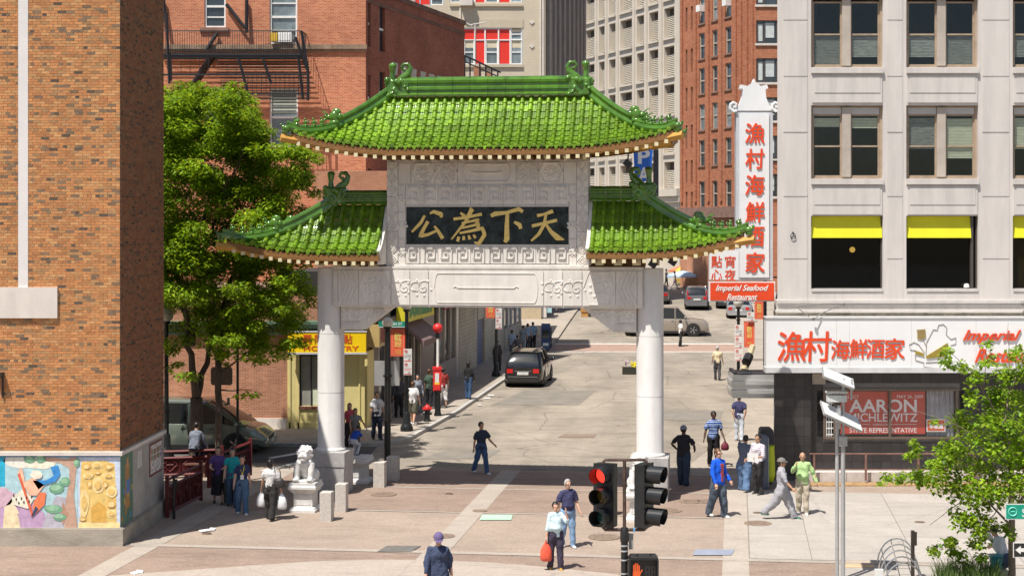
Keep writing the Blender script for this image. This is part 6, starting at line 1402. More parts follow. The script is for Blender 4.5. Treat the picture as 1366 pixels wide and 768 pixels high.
for sx in (-1, 1):
 for i in range(4):
  x = sx * (3.25 + .52 * i); b = B(); b.box(x - .11, x + .11, -.66, -.3, 6.57 + (.04 if sx > 0 else 0), 6.80); b.build('eave_bracket', M_cap, Gt)
 a, c = sorted((sx * 2.93, sx * 4.5)); b = B(); b.box(a, c, -.28, .28, 6.57, 7.9); b.build('roof_core', M_brw, Gt)
 b = B(); s = wl2 if sx < 0 else wr; xa, xb = sorted((sx * 2.905, sx * 3.0)); pts = [(s.P(-3.0 * -sx if sx > 0 else -3.0, t / 8, -1, .06)) for t in range(9)]
 rings = [[(xa, p.y, p.z) for p in pts] + [(xa, pts[-1].y + .1, 6.62), (xa, -.28, 6.62)], [(xb, p.y, p.z) for p in pts] + [(xb, pts[-1].y + .1, 6.62), (xb, -.28, 6.62)]]
 b.loft(rings if True else rings[::-1]); b.build('end_plate', M_st, Gt)
fl2 = B()
for (x, z) in ((4.75, 6.65), (5.3, 6.72), (4.05, 9.45)): fl2.cbox((x, -.7, z), (.22, .16, .18), Matrix.Translation((x, -.7, z)) @ Matrix.Rotation(.6, 4, 'Y') @ Matrix.Translation((-x, .7, -z))); fl2.bar((x, -.7, z), (x, -.5, z + .3), .03)
fl2.build('floodlight', M_blk, Gt)
# ================================================================ STONE LIONS, BOLLARDS
M_lion = mat('lion_white_marble', (0.66, 0.64, 0.61), .7, var=.08, scale=5, bump=.15, bscale=30)
def pedestal(par):
 def sq(h, z): return [(-h, -h, z), (h, -h, z), (h, h, z), (-h, h, z)]
 b = B(); b.loft([sq(.36, 0), sq(.36, .07), sq(.33, .10), sq(.33, .12), sq(.26, .15)]); b.loft([sq(.26, .15), sq(.26, .52)]); b.loft([sq(.28, .521), sq(.33, .58), sq(.385, .64), sq(.385, .70), sq(.36, .73), sq(.36, .80)])
 p = b.build('pedestal', M_lion, par)
 b = B();
 for s in (0, 1, 2, 3):
  M = Matrix.Rotation(s * math.pi / 2, 4, 'Z')
  for i in range(9): b.ball((-.27 + .0675 * i, -.315, .565), (.025, .03, .035), 6, 4, M)
  b.box(-.2, .2, -.268, -.26, .2, .22, M); b.box(-.2, .2, -.268, -.26, .46, .48, M); b.box(-.21, -.19, -.268, -.26, .2, .48, M); b.box(.19, .21, -.268, -.26, .2, .48, M)
 b.build('carved_border', M_lion, p)
def lion(par, z=.80):
 b = B()
 def bl(x, y, zz, r): b.ball((x, y, z + zz), r, 12, 9)
 b.cbox((0, 0, z + .03), (.58, .6, .06))
 bl(0, .12, .32, (.22, .22, .30)); bl(0, -.04, .48, (.20, .18, .22)); bl(0, .2, .2, (.25, .2, .18))
 for s in (-1, 1):
  b.tube([(s * .17, -.10, z + .50), (s * .20, -.17, z + .28), (s * .19, -.19, z + .10)], [.11, .085, .075], 10); bl(s * .19, -.24, .09, (.085, .11, .06))
  for q in range(3): bl(s * .19 + (q - 1) * .05, -.33, .08, (.03, .04, .035))
  bl(s * .26, .06, .17, (.10, .20, .15)); bl(s * .26, -.08, .09, (.07, .12, .05))
  bl(s * .17, -.03, .83, (.05, .04, .06)); bl(s * .10, -.24, .83, (.045, .04, .04)); bl(s * .07, -.28, .70, (.06, .06, .045))
 bl(0, -.10, .76, (.19, .19, .19)); bl(0, -.26, .72, (.12, .10, .075)); bl(0, -.25, .62, (.10, .09, .05)); bl(0, -.32, .76, (.05, .04, .04)); bl(0, -.2, .87, (.13, .08, .05))
 r_ = random.Random(6)
 for i in range(46):
  a = r_.uniform(0, 2 * math.pi); e = r_.uniform(-.8, 1.2); d = Vector((math.cos(a) * math.cos(e), math.sin(a) * math.cos(e), math.sin(e)))
  if d.y < -.55: continue
  bl(d.x * .20, -.06 + d.y * .19, .77 + d.z * .19, r_.uniform(.035, .055))
 for i in range(8): a = math.pi * (i / 7); bl(math.cos(a) * .17, -.17 - .04 * math.sin(a), .56 - .06 * math.sin(a), (.045, .04, .05))
 b.tube([(0, .3, z + .15), (.05, .36, z + .4), (0, .34, z + .62)], [.06, .08, .05], 8)
 o = b.build('lion', M_lion, par); remesh(o, .016, sm=1)
 return o
def GL(u, v): p = GW(u, v); return (p.x, p.y, 0)
L1_ = thing('stone_lion', 'white carved stone lion on a pedestal left of the gate opening, near the shopper', 'statue', GL(-4.55, -2.85), -TH); pedestal(L1_); lion(L1_)
km = kidmap()
L2_ = copy_tree(L1_, km); L2_.location = GL(4.55, -3.1); L2_['label'] = 'white carved stone lion on a pedestal half hidden by the traffic lights'
L1_['group'] = L2_['group'] = 'stone guardian lions'
L3_ = thing('stone_pedestal', 'empty carved white pedestal behind the left gate pillar base', 'pedestal', (PX(478, 45.1), 45.15, 0), -TH, ); pedestal(L3_)
M_bol = mat('bollard_granite', (0.50, 0.46, 0.41), .8, var=.15, scale=14, bump=.15, detail=8)
first = None
for (x0, x1, yb, ht, lab) in ((427, 442.5, 695.4, .76, 'square granite bollard nearest the left stone lion'), (447.5, 462, 683, .76, 'square granite bollard in front of the left gate pedestal'), (498.5, 513.5, 650, .74, 'square granite bollard beside the white pedestal, left of a pair'), (516, 531, 641, .72, 'shaded granite bollard at the foot of the black lamp post'), (802, 820, 688, .76, 'square granite bollard behind the pole of the traffic lights')):
 Y = 15400 / (yb - HZ); wdt = (x1 - x0) * Y / F; bo = thing('stone_bollard', lab, 'bollard', (PX((x0 + x1) / 2, Y), Y + wdt / 2, 0), -TH, 'granite bollards by the gate')
 b = B(); h = wdt / 2; q = lambda k, z: [(-k, -k, z), (k, -k, z), (k, k, z), (-k, k, z)]
 b.loft([q(h, 0), q(h, ht - .012), q(h - .012, ht)]); b.build('block', M_bol, bo)
# ================================================================ STREET FURNITURE
M_pole = mat('black_lamp_paint', (0.012, 0.013, 0.014), .35, var=.3, scale=6, spec=.5); M_globe = mat('lamp_globe', (0.62, 0.60, 0.55), .15, var=.1, spec=.8)
def lamp(px, pyb, pyt, label, name='street_lamp', gr=.23, base=True, rad=.085, Y=None):
 Y = Y or 15400 / (pyb - HZ); X = PX(px, Y); H = PZ(pyt, Y); z0 = 0 if Y < 88 else gz(Y)
 t = thing(name, label, 'lamp', (X, Y, z0))
 b = B(); H -= z0
 if base: b.lathe([(.27, .13), (.27, .2), (.23, .28), (.24, .36), (.2, .46), (.14, .56), (.13, .9), (.1, .96)], (0, 0, -.12), 16)
 b.lathe([(rad, 0.0), (rad * .8, H - gr * 2.4)], (0, 0, 0), 14); b.lathe([(.06, 0), (.12, .05), (.14, .10), (.10, .14)], (0, 0, H - gr * 2.4), 14)
 for z in (1.6, 3.0):
  if z < H - 1: b.lathe([(rad * 1.25, 0), (rad * 1.25, .06)], (0, 0, z), 14)
 b.build('post', M_pole, t, smooth='auto')
 b = B(); b.ball((0, 0, H - gr), (gr, gr, gr * 1.02), 20, 12); b.build('globe', M_globe, t, smooth=True); return t, Y
def banner(px0, px1, py0, py1, Y, label, txt='歡迎'):
 t = thing('banner', label, 'banner', P((px0 + px1) / 2, py1, Y)); x0, x1, z0, z1 = PX(px0, Y), PX(px1, Y), PZ(py1, Y), PZ(py0, Y)
 b = B(); b.box(x0, x1, Y - .012, Y, z0, z1); b.build('cloth', mat('banner_red', (.72, .10, .045), .6, var=.08), t, world=True)
 b = B(); m = (x1 - x0) * .1
 for q in ((x0 + m, x1 - m, z1 - m - .015, z1 - m), (x0 + m, x1 - m, z0 + m, z0 + m + .015), (x0 + m, x0 + m + .015, z0 + m, z1 - m), (x1 - m - .015, x1 - m, z0 + m, z1 - m)): b.box(q[0], q[1], Y - .016, Y - .012, q[2], q[3])
 b.build('border', mat('banner_line', (.78, .35, .2), .6), t, world=True)
 h = (z1 - z0); w_ = (x1 - x0) * .5
 for i, ch in enumerate(txt): lettering(ch, ((x0 + x1) / 2, Y - .013, z1 - h * (.3 + .22 * i)), mat('banner_yellow', (.82, .60, .16), .6), t, w=w_, h=w_ * 1.05, ext=.004, bold=.02)
 lettering('福', ((x0 + x1) / 2, Y - .013, z0 + h * .17), mat('banner_orange', (.80, .42, .10), .6), t, w=w_ * .9, h=w_ * .6, ext=.004)
 b = B(); b.box(x0 - .02, x1 + .15, Y - .01, Y + .01, z1, z1 + .03); b.build('arm', M_pole, t, world=True); return t
M_sgw = mat('sign_panel_white', (.70, .69, .66), .5, var=.04)
def parking_sign(px0, px1, py0, py1, Y, label, cells=2):
 t = thing('parking_sign', label, 'sign', P((px0 + px1) / 2, py1, Y)); x0, x1, z0, z1 = PX(px0, Y), PX(px1, Y), PZ(py1, Y), PZ(py0, Y)
 b = B(); b.box(x0, x1, Y - .01, Y, z0, z1); b.build('plate', M_sgw, t, world=True); h = (z1 - z0) / cells
 R1 = mat('sign_red_ink', (.65, .06, .04), .5); K1 = mat('sign_black_ink', (.03, .03, .03), .5)
 for i in range(cells):
  zt = z1 - i * h; cx_ = x0 + (x1 - x0) * .3; cz_ = zt - h * .2; r_ = (x1 - x0) * .17
  b = B(); b.tube([(cx_ + r_ * math.cos(a), Y - .014, cz_ + r_ * math.sin(a)) for a in [2 * math.pi * k / 12 for k in range(13)]], r_ * .16, 4); b.bar((cx_ - r_ * .7, Y - .014, cz_ + r_ * .7), (cx_ + r_ * .7, Y - .014, cz_ - r_ * .7), r_ * .22); b.build('no_parking_symbol', R1, t, world=True)
  lettering('P', (cx_, Y - .011, cz_), K1, t, h=r_ * 1.1, ext=.002)
  lettering('NO PARKING', ((x0 + x1) / 2, Y - .0105, zt - h * .5), K1 if i == 0 else R1, t, w=(x1 - x0) * .8, h=h * .09, ext=.002); lettering('8AM-6PM', ((x0 + x1) / 2, Y - .0105, zt - h * .63), K1 if i == 0 else R1, t, w=(x1 - x0) * .7, h=h * .09, ext=.002)
  b = B(); b.box(x0 + .02, x1 - .02, Y - .013, Y - .0101, zt - h + .02, zt - h + .05); b.build('red_line', R1, t, world=True)
  b = B(); b.xz([((x0 + x1) / 2, zt - h * .84), (x1 - .05, zt - h * .72), (x1 - .09, zt - h * .86)], Y - .013, Y - .0101); b.build('arrow', K1, t, world=True)
 return t
lamp(517, 630, 423, 'black lamp post with clear globe rising beside the gate base and stone bollards', base=False, gr=.17, rad=.11)
Y1 = 47.2
t = thing('road_sign', 'bare metal back of a square sign with tree shadow on the nearer black lamp post', 'sign', P(517, 513, Y1)); b = B(); b.box(PX(500, Y1), PX(533.5, Y1), Y1 - .14, Y1 - .12, PZ(513.5, Y1), PZ(480.5, Y1)); b.build('plate', mat('dull_aluminium', (.42, .42, .41), .45, metal=.4, var=.1), t, world=True)
b = B()
for py in (484, 509): b.box(PX(514, Y1), PX(521, Y1), Y1 - .17, Y1 - .141, PZ(py + .8, Y1), PZ(py - .8, Y1))
b.build('clamp', M_blk, t, world=True)
_, Y2 = lamp(542.5, 579, 397, 'black lamp post with fluted base and red banner on the pavement corner');
banner(521, 540.5, 438, 475, Y2 - .1, 'red banner with yellow characters on the lamp post at the pavement corner')
parking_sign(538.5, 549.5, 465, 500, Y2 - .16, 'two part parking sign on the lamp post at the pavement corner')
t = thing('street_sign', 'small green street name sign above the red banner at the corner', 'sign', P(522, 437, Y2 - .2)); b = B(); y_ = Y2 - .22; b.box(PX(505, y_), PX(540, y_), y_, y_ + .012, PZ(435.5, y_), PZ(428.5, y_)); b.build('plate', mat('street_sign_green', (.01, .24, .17), .45), t, world=True)
lettering('ON ST', P(529, 432, y_ - .001), M_sgw, t, w=.42, h=.11, ext=.003, bold=.02); b = B(); b.box(PX(505, y_), PX(540, y_), y_ - .002, y_ + .014, PZ(436.5, y_), PZ(435.7, y_)); b.build('edge', M_sgw, t, world=True)
lamp(662, 505, 372, 'black lamp post standing by the shaded ivory wall beside the black car', base=True)
y_ = 15400 / (505 - HZ) - .2; parking_sign(661, 669.5, 411, 438.5, y_, 'parking sign high on the lamp post beside the black car'); banner(648, 660.5, 402, 424, y_, 'dark red banner on the lamp post behind the black car')
lamp(222, 612, 411, 'black lamp post with white globe behind the leafy tree, next to the brick building', base=True)
_, Y3 = lamp(985, 470, 396, 'black lamp post with glass globe on the far right pavement', base=False, gr=.26, rad=.09, Y=75)
banner(992.5, 1006.5, 429, 463, 74.8, 'red banner below the white cards on the right pavement lamp post'); banner(1006.5, 1019, 401, 425.5, 78, 'upper red banner just left of the white facade')
parking_sign(980, 991, 433, 481, 74.7, 'tall three part parking sign under the glass globe lamp', 3); parking_sign(996.5, 1006, 416, 429, 74.7, 'small white sign card above the red banner on the right', 1)
t = thing('sign_post', 'thin dark post carrying the upper red banner on the right pavement', 'post', (PX(1020.5, 78), 78, 0)); b = B(); b.lathe([(.1, 0), (.08, 7.2)], (0, 0, 0), 10); b.build('shaft', M_pole, t)
Yf = 15400 / (558.5 - HZ); t = thing('fire_alarm_post', 'red and white fire alarm box on a post topped by a red ball', 'alarm post', (PX(584, Yf), Yf, .13))
M_rp2 = mat('alarm_red', (.68, .03, .03), .4, var=.06);
b = B(); b.lathe([(.15, 0), (.15, .08), (.12, .14), (.11, .9), (.15, .94), (.15, 1.0)], (0, 0, 0), 14); b.build('base', M_pole, t, smooth='auto')
b = B(); b.cbox((-.02, 0, 1.42), (.32, .22, .84)); b.cbox((-.02, 0, 1.9), (.36, .26, .12)); b.cbox((-.02, -.13, 1.15), (.26, .04, .22)); bx_ = b.build('alarm_box', M_rp2, t)
b = B(); b.cbox((-.02, -.115, 1.5), (.16, .02, .42)); b.build('label_plate', M_sgw, bx_); b = B(); b.cbox((-.02, -.125, 1.29), (.2, .02, .1)); b.build('yellow_label', mat('label_yellow', (.75, .5, .03), .5), bx_)
b = B(); b.lathe([(.055, 1.9), (.05, 3.1)], (0, 0, 0), 10); b.build('mast', M_white, t); b = B(); b.lathe([(.07, 3.1), (.1, 3.2), (.06, 3.3)], (0, 0, 0), 10); b.build('collar', M_pole, t); b = B(); b.ball((0, 0, 3.5), .2, 16, 10); b.build('red_ball', M_rp2, t, smooth=True)
Yh = 15400 / (566 - HZ); t = thing('fire_hydrant', 'black fire hydrant with a red cap on the sunlit pavement', 'hydrant', (PX(570, Yh), Yh, .13))
b = B(); b.lathe([(.16, 0), (.16, .05), (.11, .08), (.10, .38), (.14, .40), (.14, .44), (.10, .46)], (0, 0, 0), 14); M = Matrix.Rotation(math.pi / 2, 4, 'Y'); b.cyl((-.3, 0, -.18), .05, .36, 10, Matrix.Translation((0, 0, 0)) @ M); b.cyl((-.28, -.0, .0), .0001, .0001, 3) if False else None; b.build('barrel', M_pole, t, smooth='auto')
b = B(); b.lathe([(.13, .46), (.12, .55), (.07, .62), (.03, .64), (.03, .68)], (0, 0, 0), 14); b.cbox((0, -.12, .5), (.1, .08, .08)); b.cbox((.14, 0, .5), (.08, .1, .09)); b.cbox((-.14, 0, .5), (.08, .1, .09)); b.build('cap', M_rp2, t, smooth='auto')
def nbox(name, label, cat, px0, px1, pyt, pyb, col, Y=None, d=.5, z0=.13, top=None):
 Y = Y or F * (CAMZ - z0) / (pyb - HZ); x0, x1 = PX(px0, Y), PX(px1, Y); H = PZ(pyt, Y) - z0; t = thing(name, label, cat, ((x0 + x1) / 2, Y, z0)); w_ = (x1 - x0) / 2
 m = mat('box_%s' % name + str(int(px0)), col, .45, var=.15, scale=4)
 b = B(); b.loft([[(-w_, -0, .1), (w_, 0, .1), (w_, d, .1), (-w_, d, .1)], [(-w_, 0, H * .84), (w_, 0, H * .84), (w_, d, H), (-w_, d, H)]]); c = b.build('cabinet', m, t)
 b = B(); b.box(-w_ * .75, w_ * .75, -.02, -.001, H * .48, H * .78); b.build('window', M_glassd, c); b = B(); b.box(-w_ * .8, w_ * .8, .05, d - .05, 0, .1); b.build('foot', M_blk, c); b = B(); b.box(-w_ * .6, w_ * .6, -.015, -.001, H * .2, H * .3); b.build('label_plate', mat('pale_label', (.5, .55, .62), .5), c); return t
nbox('newspaper_box', 'blue newspaper box standing at the kerb behind the black car', 'newspaper box', 722, 734, 432, 468, (.02, .05, .14)); nbox('newspaper_box', 'black newspaper box with grey edge right behind the blue one', 'newspaper box', 729, 736, 437, 464, (.03, .03, .035))
Yb = 43.9
t = thing('payphone_cabinet', 'tall dark blue grey cabinet between the man with papers and black tiles', 'cabinet', (PX(1019, Yb), Yb, 0)); b = B(); b.box(PX(1013, Yb), PX(1025, Yb), Yb, Yb + .7, 0, PZ(583, Yb)); b.build('cabinet', mat('slate_cabinet', (.10, .12, .16), .5, var=.1), t, world=True); b = B(); b.box(PX(1024.6, Yb), PX(1025.6, Yb), Yb - .01, Yb + .72, .1, PZ(584, Yb)); b.box(PX(1017, Yb), PX(1022, Yb), Yb - .01, Yb, PZ(612, Yb), PZ(595, Yb)); b.build('side_panel', mat('grey_panel', (.3, .31, .33), .5), t, world=True)
t = thing('waste_bin', 'black lidded waste bin top beside the corner of the black tiled wall', 'bin', (PX(1026, 44.6), 44.8, 0)); Yq = 44.7; b = B(); x0, x1 = PX(1014.5, Yq), PX(1033, Yq); b.box(x0, x1, Yq + .1, Yq + .55, .5, PZ(584, Yq)); b.xz([(x0, PZ(584, Yq) + .002), (x1, PZ(584, Yq) + .002), (x1 - .02, PZ(574, Yq)), (x1 - .08, PZ(572, Yq)), (x0 + .08, PZ(572, Yq)), (x0 + .02, PZ(574, Yq))], Yq + .05, Yq + .6); b.box(x0 + .05, x1 - .05, Yq + .12, Yq + .5, 0, .5); b.build('bin_body', mat('bin_black', (.03, .03, .035), .5), t, world=True)
b = B(); b.box(PX(1026, Yb), PX(1032.5, Yb), Yb + .1, Yb + .14, .45, PZ(600, Yb)); t2 = thing('waste_bag', 'yellow green liner bag hanging at the side of the waste bin', 'bag', (PX(1029, Yb), Yb, 0)); b = B(); cxb = PX(1029, Yb);
b.loft([[(cxb + rx * math.cos(a), Yb + .25 + ry * math.sin(a), z) for a in [2 * math.pi * k / 12 for k in range(12)]] for z, rx, ry in ((.2, .10, .12), (.4, .15, .16), (.9, .14, .15), (1.2, .12, .13), (1.26, .14, .15))]); b.build('bag', mat('lime_plastic', (.45, .52, .01), .45, var=.15, bump=.3, bscale=12), t2, world=True, smooth=True)
M_fr = mat('fence_red', (0.12, 0.013, 0.013), .5, var=.2, scale=4)
def fence(label, A, D, h, n, pat=True):
 A, D = Vector(A), Vector(D); t = thing('fence', label, 'fence', (A + D) / 2); o = (A + D) / 2; d = (D - A); L = d.length; d.normalize()
 for k, p in enumerate((A, D)): b = B(); b.cbox(p - o + Vector((0, 0, h / 2 + .05)), (.09, .09, h + .1)); b.build('post', M_fr, t)
 for z in (.12, h - .22, h - .02): b = B(); b.bar(A - o + Vector((0, 0, z)), D - o + Vector((0, 0, z)), .06); b.build('rail', M_fr, t)
 for i in range(1, n):
  p = A + d * (L * i / n) - o; b = B(); b.bar(p + Vector((0, 0, .12)), p + Vector((0, 0, h - .22)), .022); b.build('baluster', M_fr, t)
 if pat:
  for i in range(n // 3):
   p = A + d * (L * (i + .5) / (n // 3)) - o; w_ = L / (n // 3) * .36; b = B()
   for (u0, z0, u1, z1) in ((-1, 0, 0, 1), (0, 1, 1, 0), (1, 0, 0, -1), (0, -1, -1, 0), (-.5, 0, .5, 0), (0, -.5, 0, .5)): zc = h * .5; b.bar(p + d * (u0 * w_) + Vector((0, 0, zc + z0 * h * .25)), p + d * (u1 * w_) + Vector((0, 0, zc + z1 * h * .25)), .028)
   b.build('lattice', M_fr, t)
 b = B(); n_ = Vector((-d.y, d.x, 0)) * .02; a0, a1 = A - o + n_, D - o + n_; b.add([a0 + Vector((0, 0, .14)), a1 + Vector((0, 0, .14)), a1 + Vector((0, 0, h - .24)), a0 + Vector((0, 0, h - .24))], [(0, 1, 2, 3)]); b.build('back_panel', mat('fence_dark_red', (.10, .012, .012), .6), t)
 return t
g1, g2 = G(223, 690), G(268, 667); fence('low red metal fence panel running out from the brick building corner', g1, g2, 1.02, 12)
g3, g4 = G(272, 655), G(334, 640); fence('red metal fence panel sloping up behind the three walking women', (g3.x, g3.y + .6, -.1), (g4.x, g4.y, .15), 1.02, 12)
fence('dark red fence along the park edge beneath the tree, behind the seated man', (-13.6, 45.4, 0), (-10.6, 46.2, 0), .85, 15)
b = B(); gp = G(232, 692); t = thing('post', 'slim black post standing in front of the low red fence', 'post', gp); b.lathe([(.04, 0), (.035, 1.1), (.05, 1.1), (.05, 1.16)], (0, 0, 0), 10); b.box(.03, .09, -.03, .03, .8, 1.05); b.build('shaft', M_pole, t)
Yz = 50.5; t = thing('road_sign', 'rounded dark sign panel on a tall pole in the tree shade before the brick wall', 'sign', (PX(317, Yz), Yz, 0)); b = B(); b.lathe([(.045, 0), (.045, PZ(440, Yz))], (0, 0, 0), 10); b.build('pole', M_pole, t); b = B(); b.xz([(PX(282, Yz) - PX(317, Yz) + a, c) for a, c in ((0, PZ(510, Yz)), (.05, PZ(513, Yz)), (.68, PZ(513, Yz)), (.73, PZ(510, Yz)), (.73, PZ(492, Yz)), (.68, PZ(489, Yz)), (.05, PZ(489, Yz)), (0, PZ(492, Yz)))], -.1, -.08); b.build('plate', mat('brown_sign_back', (.13, .09, .07), .6), t)
Yp = 118; t = thing('parking_sign', 'blue hanging parking sign with white letters between the green roofs', 'sign', P(858, 260, Yp)); b = B(); b.xz([(PX(845, Yp), PZ(196, Yp)), (PX(847, Yp), PZ(246, Yp)), (PX(868, Yp), PZ(240, Yp)), (PX(871, Yp), PZ(200, Yp))][::-1], Yp, Yp + .2); b.build('panel', mat('sign_blue', (.015, .13, .55), .45), t, world=True)
for ch, py in (('P', 209), ('A', 233)): lettering(ch, P(859, py, Yp - .001), M_white, t, w=.95, h=1.15, ext=.02, bold=.03)
b = B(); b.bar(P(875, 200, Yp), P(875, 262, Yp), .3); b.build('bracket', M_blk, t, world=True)
# ================================================================ TRAFFIC SIGNAL
Yt = 25.0; t = thing('traffic_signal', 'black pole with two three lamp traffic signal heads, the left one showing red', 'traffic light', (PX(833, Yt), Yt, 0))
M_sig = mat('signal_black', (0.016, 0.017, 0.018), .38, var=.3, scale=6, spec=.5); M_pip = mat('worn_brown_pipe', (0.10, 0.065, 0.05), .5, metal=.3, var=.4, scale=10)
lx = lambda px: PX(px, Yt) - PX(833, Yt); lz = lambda py: PZ(py, Yt)
b = B(); b.lathe([(.062, 0), (.058, lz(705))], (0, 0, 0), 16); b.build('pole', M_sig, t, smooth='auto'); b = B();
for py in (712, 718, 727, 734, 746, 764): b.lathe([(.064, -.012), (.067, 0), (.064, .012)], (0, 0, lz(py)), 16)
b.build('strap', M_steel, t); b = B(); b.lathe([(.068, lz(722)), (.075, lz(718)), (.07, lz(706)), (.055, lz(703))], (0, 0, 0), 16); b.build('pole_cap', M_sig, t)
b = B(); b.tube([(0, 0, lz(705)), (0, 0, lz(613))], .03, 10); b.build('riser', M_pip, t, smooth='auto')
def elbow(z, dz):
 xl, xr = lx(805), lx(862); return [(xl, 0, z - dz), (xl, 0, z - dz * .3), (xl + .03, 0, z), (xr - .03, 0, z), (xr, 0, z - dz * .3), (xr, 0, z - dz)]
b = B(); b.tube(elbow(lz(613), .1), .026, 8); b.build('top_arm', M_pip, t, smooth='auto'); b = B(); b.tube(elbow(lz(706), -.1), .028, 8); b.build('bottom_arm', M_pip, t, smooth='auto')
b = B(); b.cbox((lx(846), -.02, lz(706)), (.03, .07, .065)); b.build('blue_tape', mat('blue_tape', (.15, .35, .6), .5), t)
def head(cx, rot, lit, label):
 h = bpy.data.objects.new('signal_head', None);
 b = B(); M = Matrix.Translation((cx, 0, 0)) @ Matrix.Rotation(rot, 4, 'Z'); zt, zb_ = lz(618.5), lz(702); b.box(-.17, .17, -.02, .16, zb_, zt, M); b.box(-.185, .185, -.03, -.02, zb_ - .01, zt + .01, M)
 for i in range(3):
  for sx in (-1, 1): b.ball((sx * .175, -.03, zt - .06 - i * .35), .014, 6, 4, M); b.ball((sx * .175, -.03, zt - .3 - i * .35), .014, 6, 4, M)
 hd = b.build('signal_head', M_sig, t)
 for i in range(3):
  z = zt - (zt - zb_) * (i + .5) / 3; b = B(); n = 20; ro, ri = .150, .142
  A = [R(-60 + 300 * k / n) for k in range(n + 1)]
  for k in range(n):
   a0, a1 = A[k], A[k + 1]; d0 = .27 + .03 * math.sin(a0); d1 = .27 + .03 * math.sin(a1)
   for r_, rev in ((ro, False), (ri, True)):
    q = [(r_ * math.cos(a0), -.03, z + r_ * math.sin(a0)), (r_ * math.cos(a1), -.03, z + r_ * math.sin(a1)), (r_ * math.cos(a1), -.03 - d1, z + r_ * math.sin(a1)), (r_ * math.cos(a0), -.03 - d0, z + r_ * math.sin(a0))]
    b.add(q if not rev else q[::-1], [(0, 1, 2, 3)], M)
   q = [(ro * math.cos(a0), -.03 - d0, z + ro * math.sin(a0)), (ro * math.cos(a1), -.03 - d1, z + ro * math.sin(a1)), (ri * math.cos(a1), -.03 - d1, z + ri * math.sin(a1)), (ri * math.cos(a0), -.03 - d0, z + ri * math.sin(a0))]; b.add(q, [(0, 1, 2, 3)], M)
  b.build('visor', M_sig, hd, smooth='auto')
  b = B(); L_ = [[(.132 * s * math.cos(2 * math.pi * k / 20), -.032 - dd, z + .132 * s * math.sin(2 * math.pi * k / 20)) for k in range(20)] for s, dd in ((1, 0), (.8, .03), (.45, .05), (.1, .056))]; b.loft(L_, M=M)
  m = [emat('red_lamp', (1.0, .035, .02), 1.6) if 'red_lamp' not in bpy.data.materials else bpy.data.materials['red_lamp'], mat('amber_lens', (.12, .08, .012), .15, var=.2, scale=20), mat('green_lens', (.02, .07, .065), .15, var=.2, scale=20)][i] if lit or i else mat('red_lens', (.2, .01, .01), .2)
  b.build('lens', m, hd, smooth=True)
head(lx(806), R(-26), True, 'l'); head(lx(862) + .02, R(62), False, 'r')
b = B(); b.box(lx(839), lx(845), .04, .1, lz(733), lz(712)); b.build('button_box', mat('grey_box', (.3, .3, .28), .5), t)
t2 = thing('pedestrian_signal', 'black pedestrian signal showing an orange hand next to a blank counter', 'pedestrian signal', (PX(858, Yt - .1), Yt - .1, lz(775))); zq = lambda py: PZ(py, Yt - .1) - PZ(775, Yt - .1); xq = lambda px: PX(px, Yt - .1) - PX(858, Yt - .1)
b = B(); x0, x1, z0, z1 = xq(838.5), xq(878), zq(779), zq(739); b.xz([(x0, z0), (x1, z0), (x1, z1 - .04), (x1 - .04, z1), (x0 + .04, z1), (x0, z1 - .04)], 0, .2)
for q in ((x0, x0 + .03, z0, z1 - .04), (x1 - .03, x1, z0, z1 - .04), (x0 + .03, x1 - .03, z1 - .035, z1)): b.box(q[0], q[1], -.16, 0, q[2], q[3])
b.ball(((x0 + x1) / 2 - .1, 0.05, z1 + .01), .02, 6, 4); b.ball(((x0 + x1) / 2 + .12, .05, z1 + .01), .02, 6, 4); b.build('housing', M_sig, t2)
b = B(); b.box(x0 + .035, x1 - .035, -.012, -.001, z0 + .03, z1 - .04); b.build('face', mat('signal_face', (.03, .028, .026), .5), t2)
b = B(); hx, hz = xq(849), zq(761)
b.xz([(hx - .055, hz - .10), (hx + .05, hz - .10), (hx + .065, hz - .02), (hx + .055, hz + .03), (hx - .055, hz + .03), (hx - .062, hz - .03)], -.018, -.013)
for i, (o_, l_) in enumerate(((-.044, .13), (-.014, .155), (.016, .15), (.044, .12))): b.box(hx + o_ - .011, hx + o_ + .011, -.018, -.013, hz + .032, hz + l_)
b.xz([(hx + .06, hz - .03), (hx + .105, hz + .045), (hx + .088, hz + .055), (hx + .058, hz + .005)], -.019, -.0135); b.build('orange_hand', emat('orange_glow', (.85, .13, .03), .5), t2)
b = B()
for dx in (0, .095):
 X_ = xq(861) + dx
 for (a, c, d, e) in ((0, .07, 0, .018), (0, .07, .09, .108), (0, .07, .18, .198), (0, .018, .018, .09), (.052, .07, .018, .09), (0, .018, .108, .18), (.052, .07, .108, .18)): b.box(X_ + a, X_ + c, -.016, -.0125, hz - .09 + d, hz - .09 + e)
b.build('counter_segment', mat('segment_grey', (.11, .10, .095), .5), t2); b = B(); b.bar((xq(833), .1, zq(745)), (xq(842), .1, zq(745)), .05); b.build('mount', M_sig, t2)
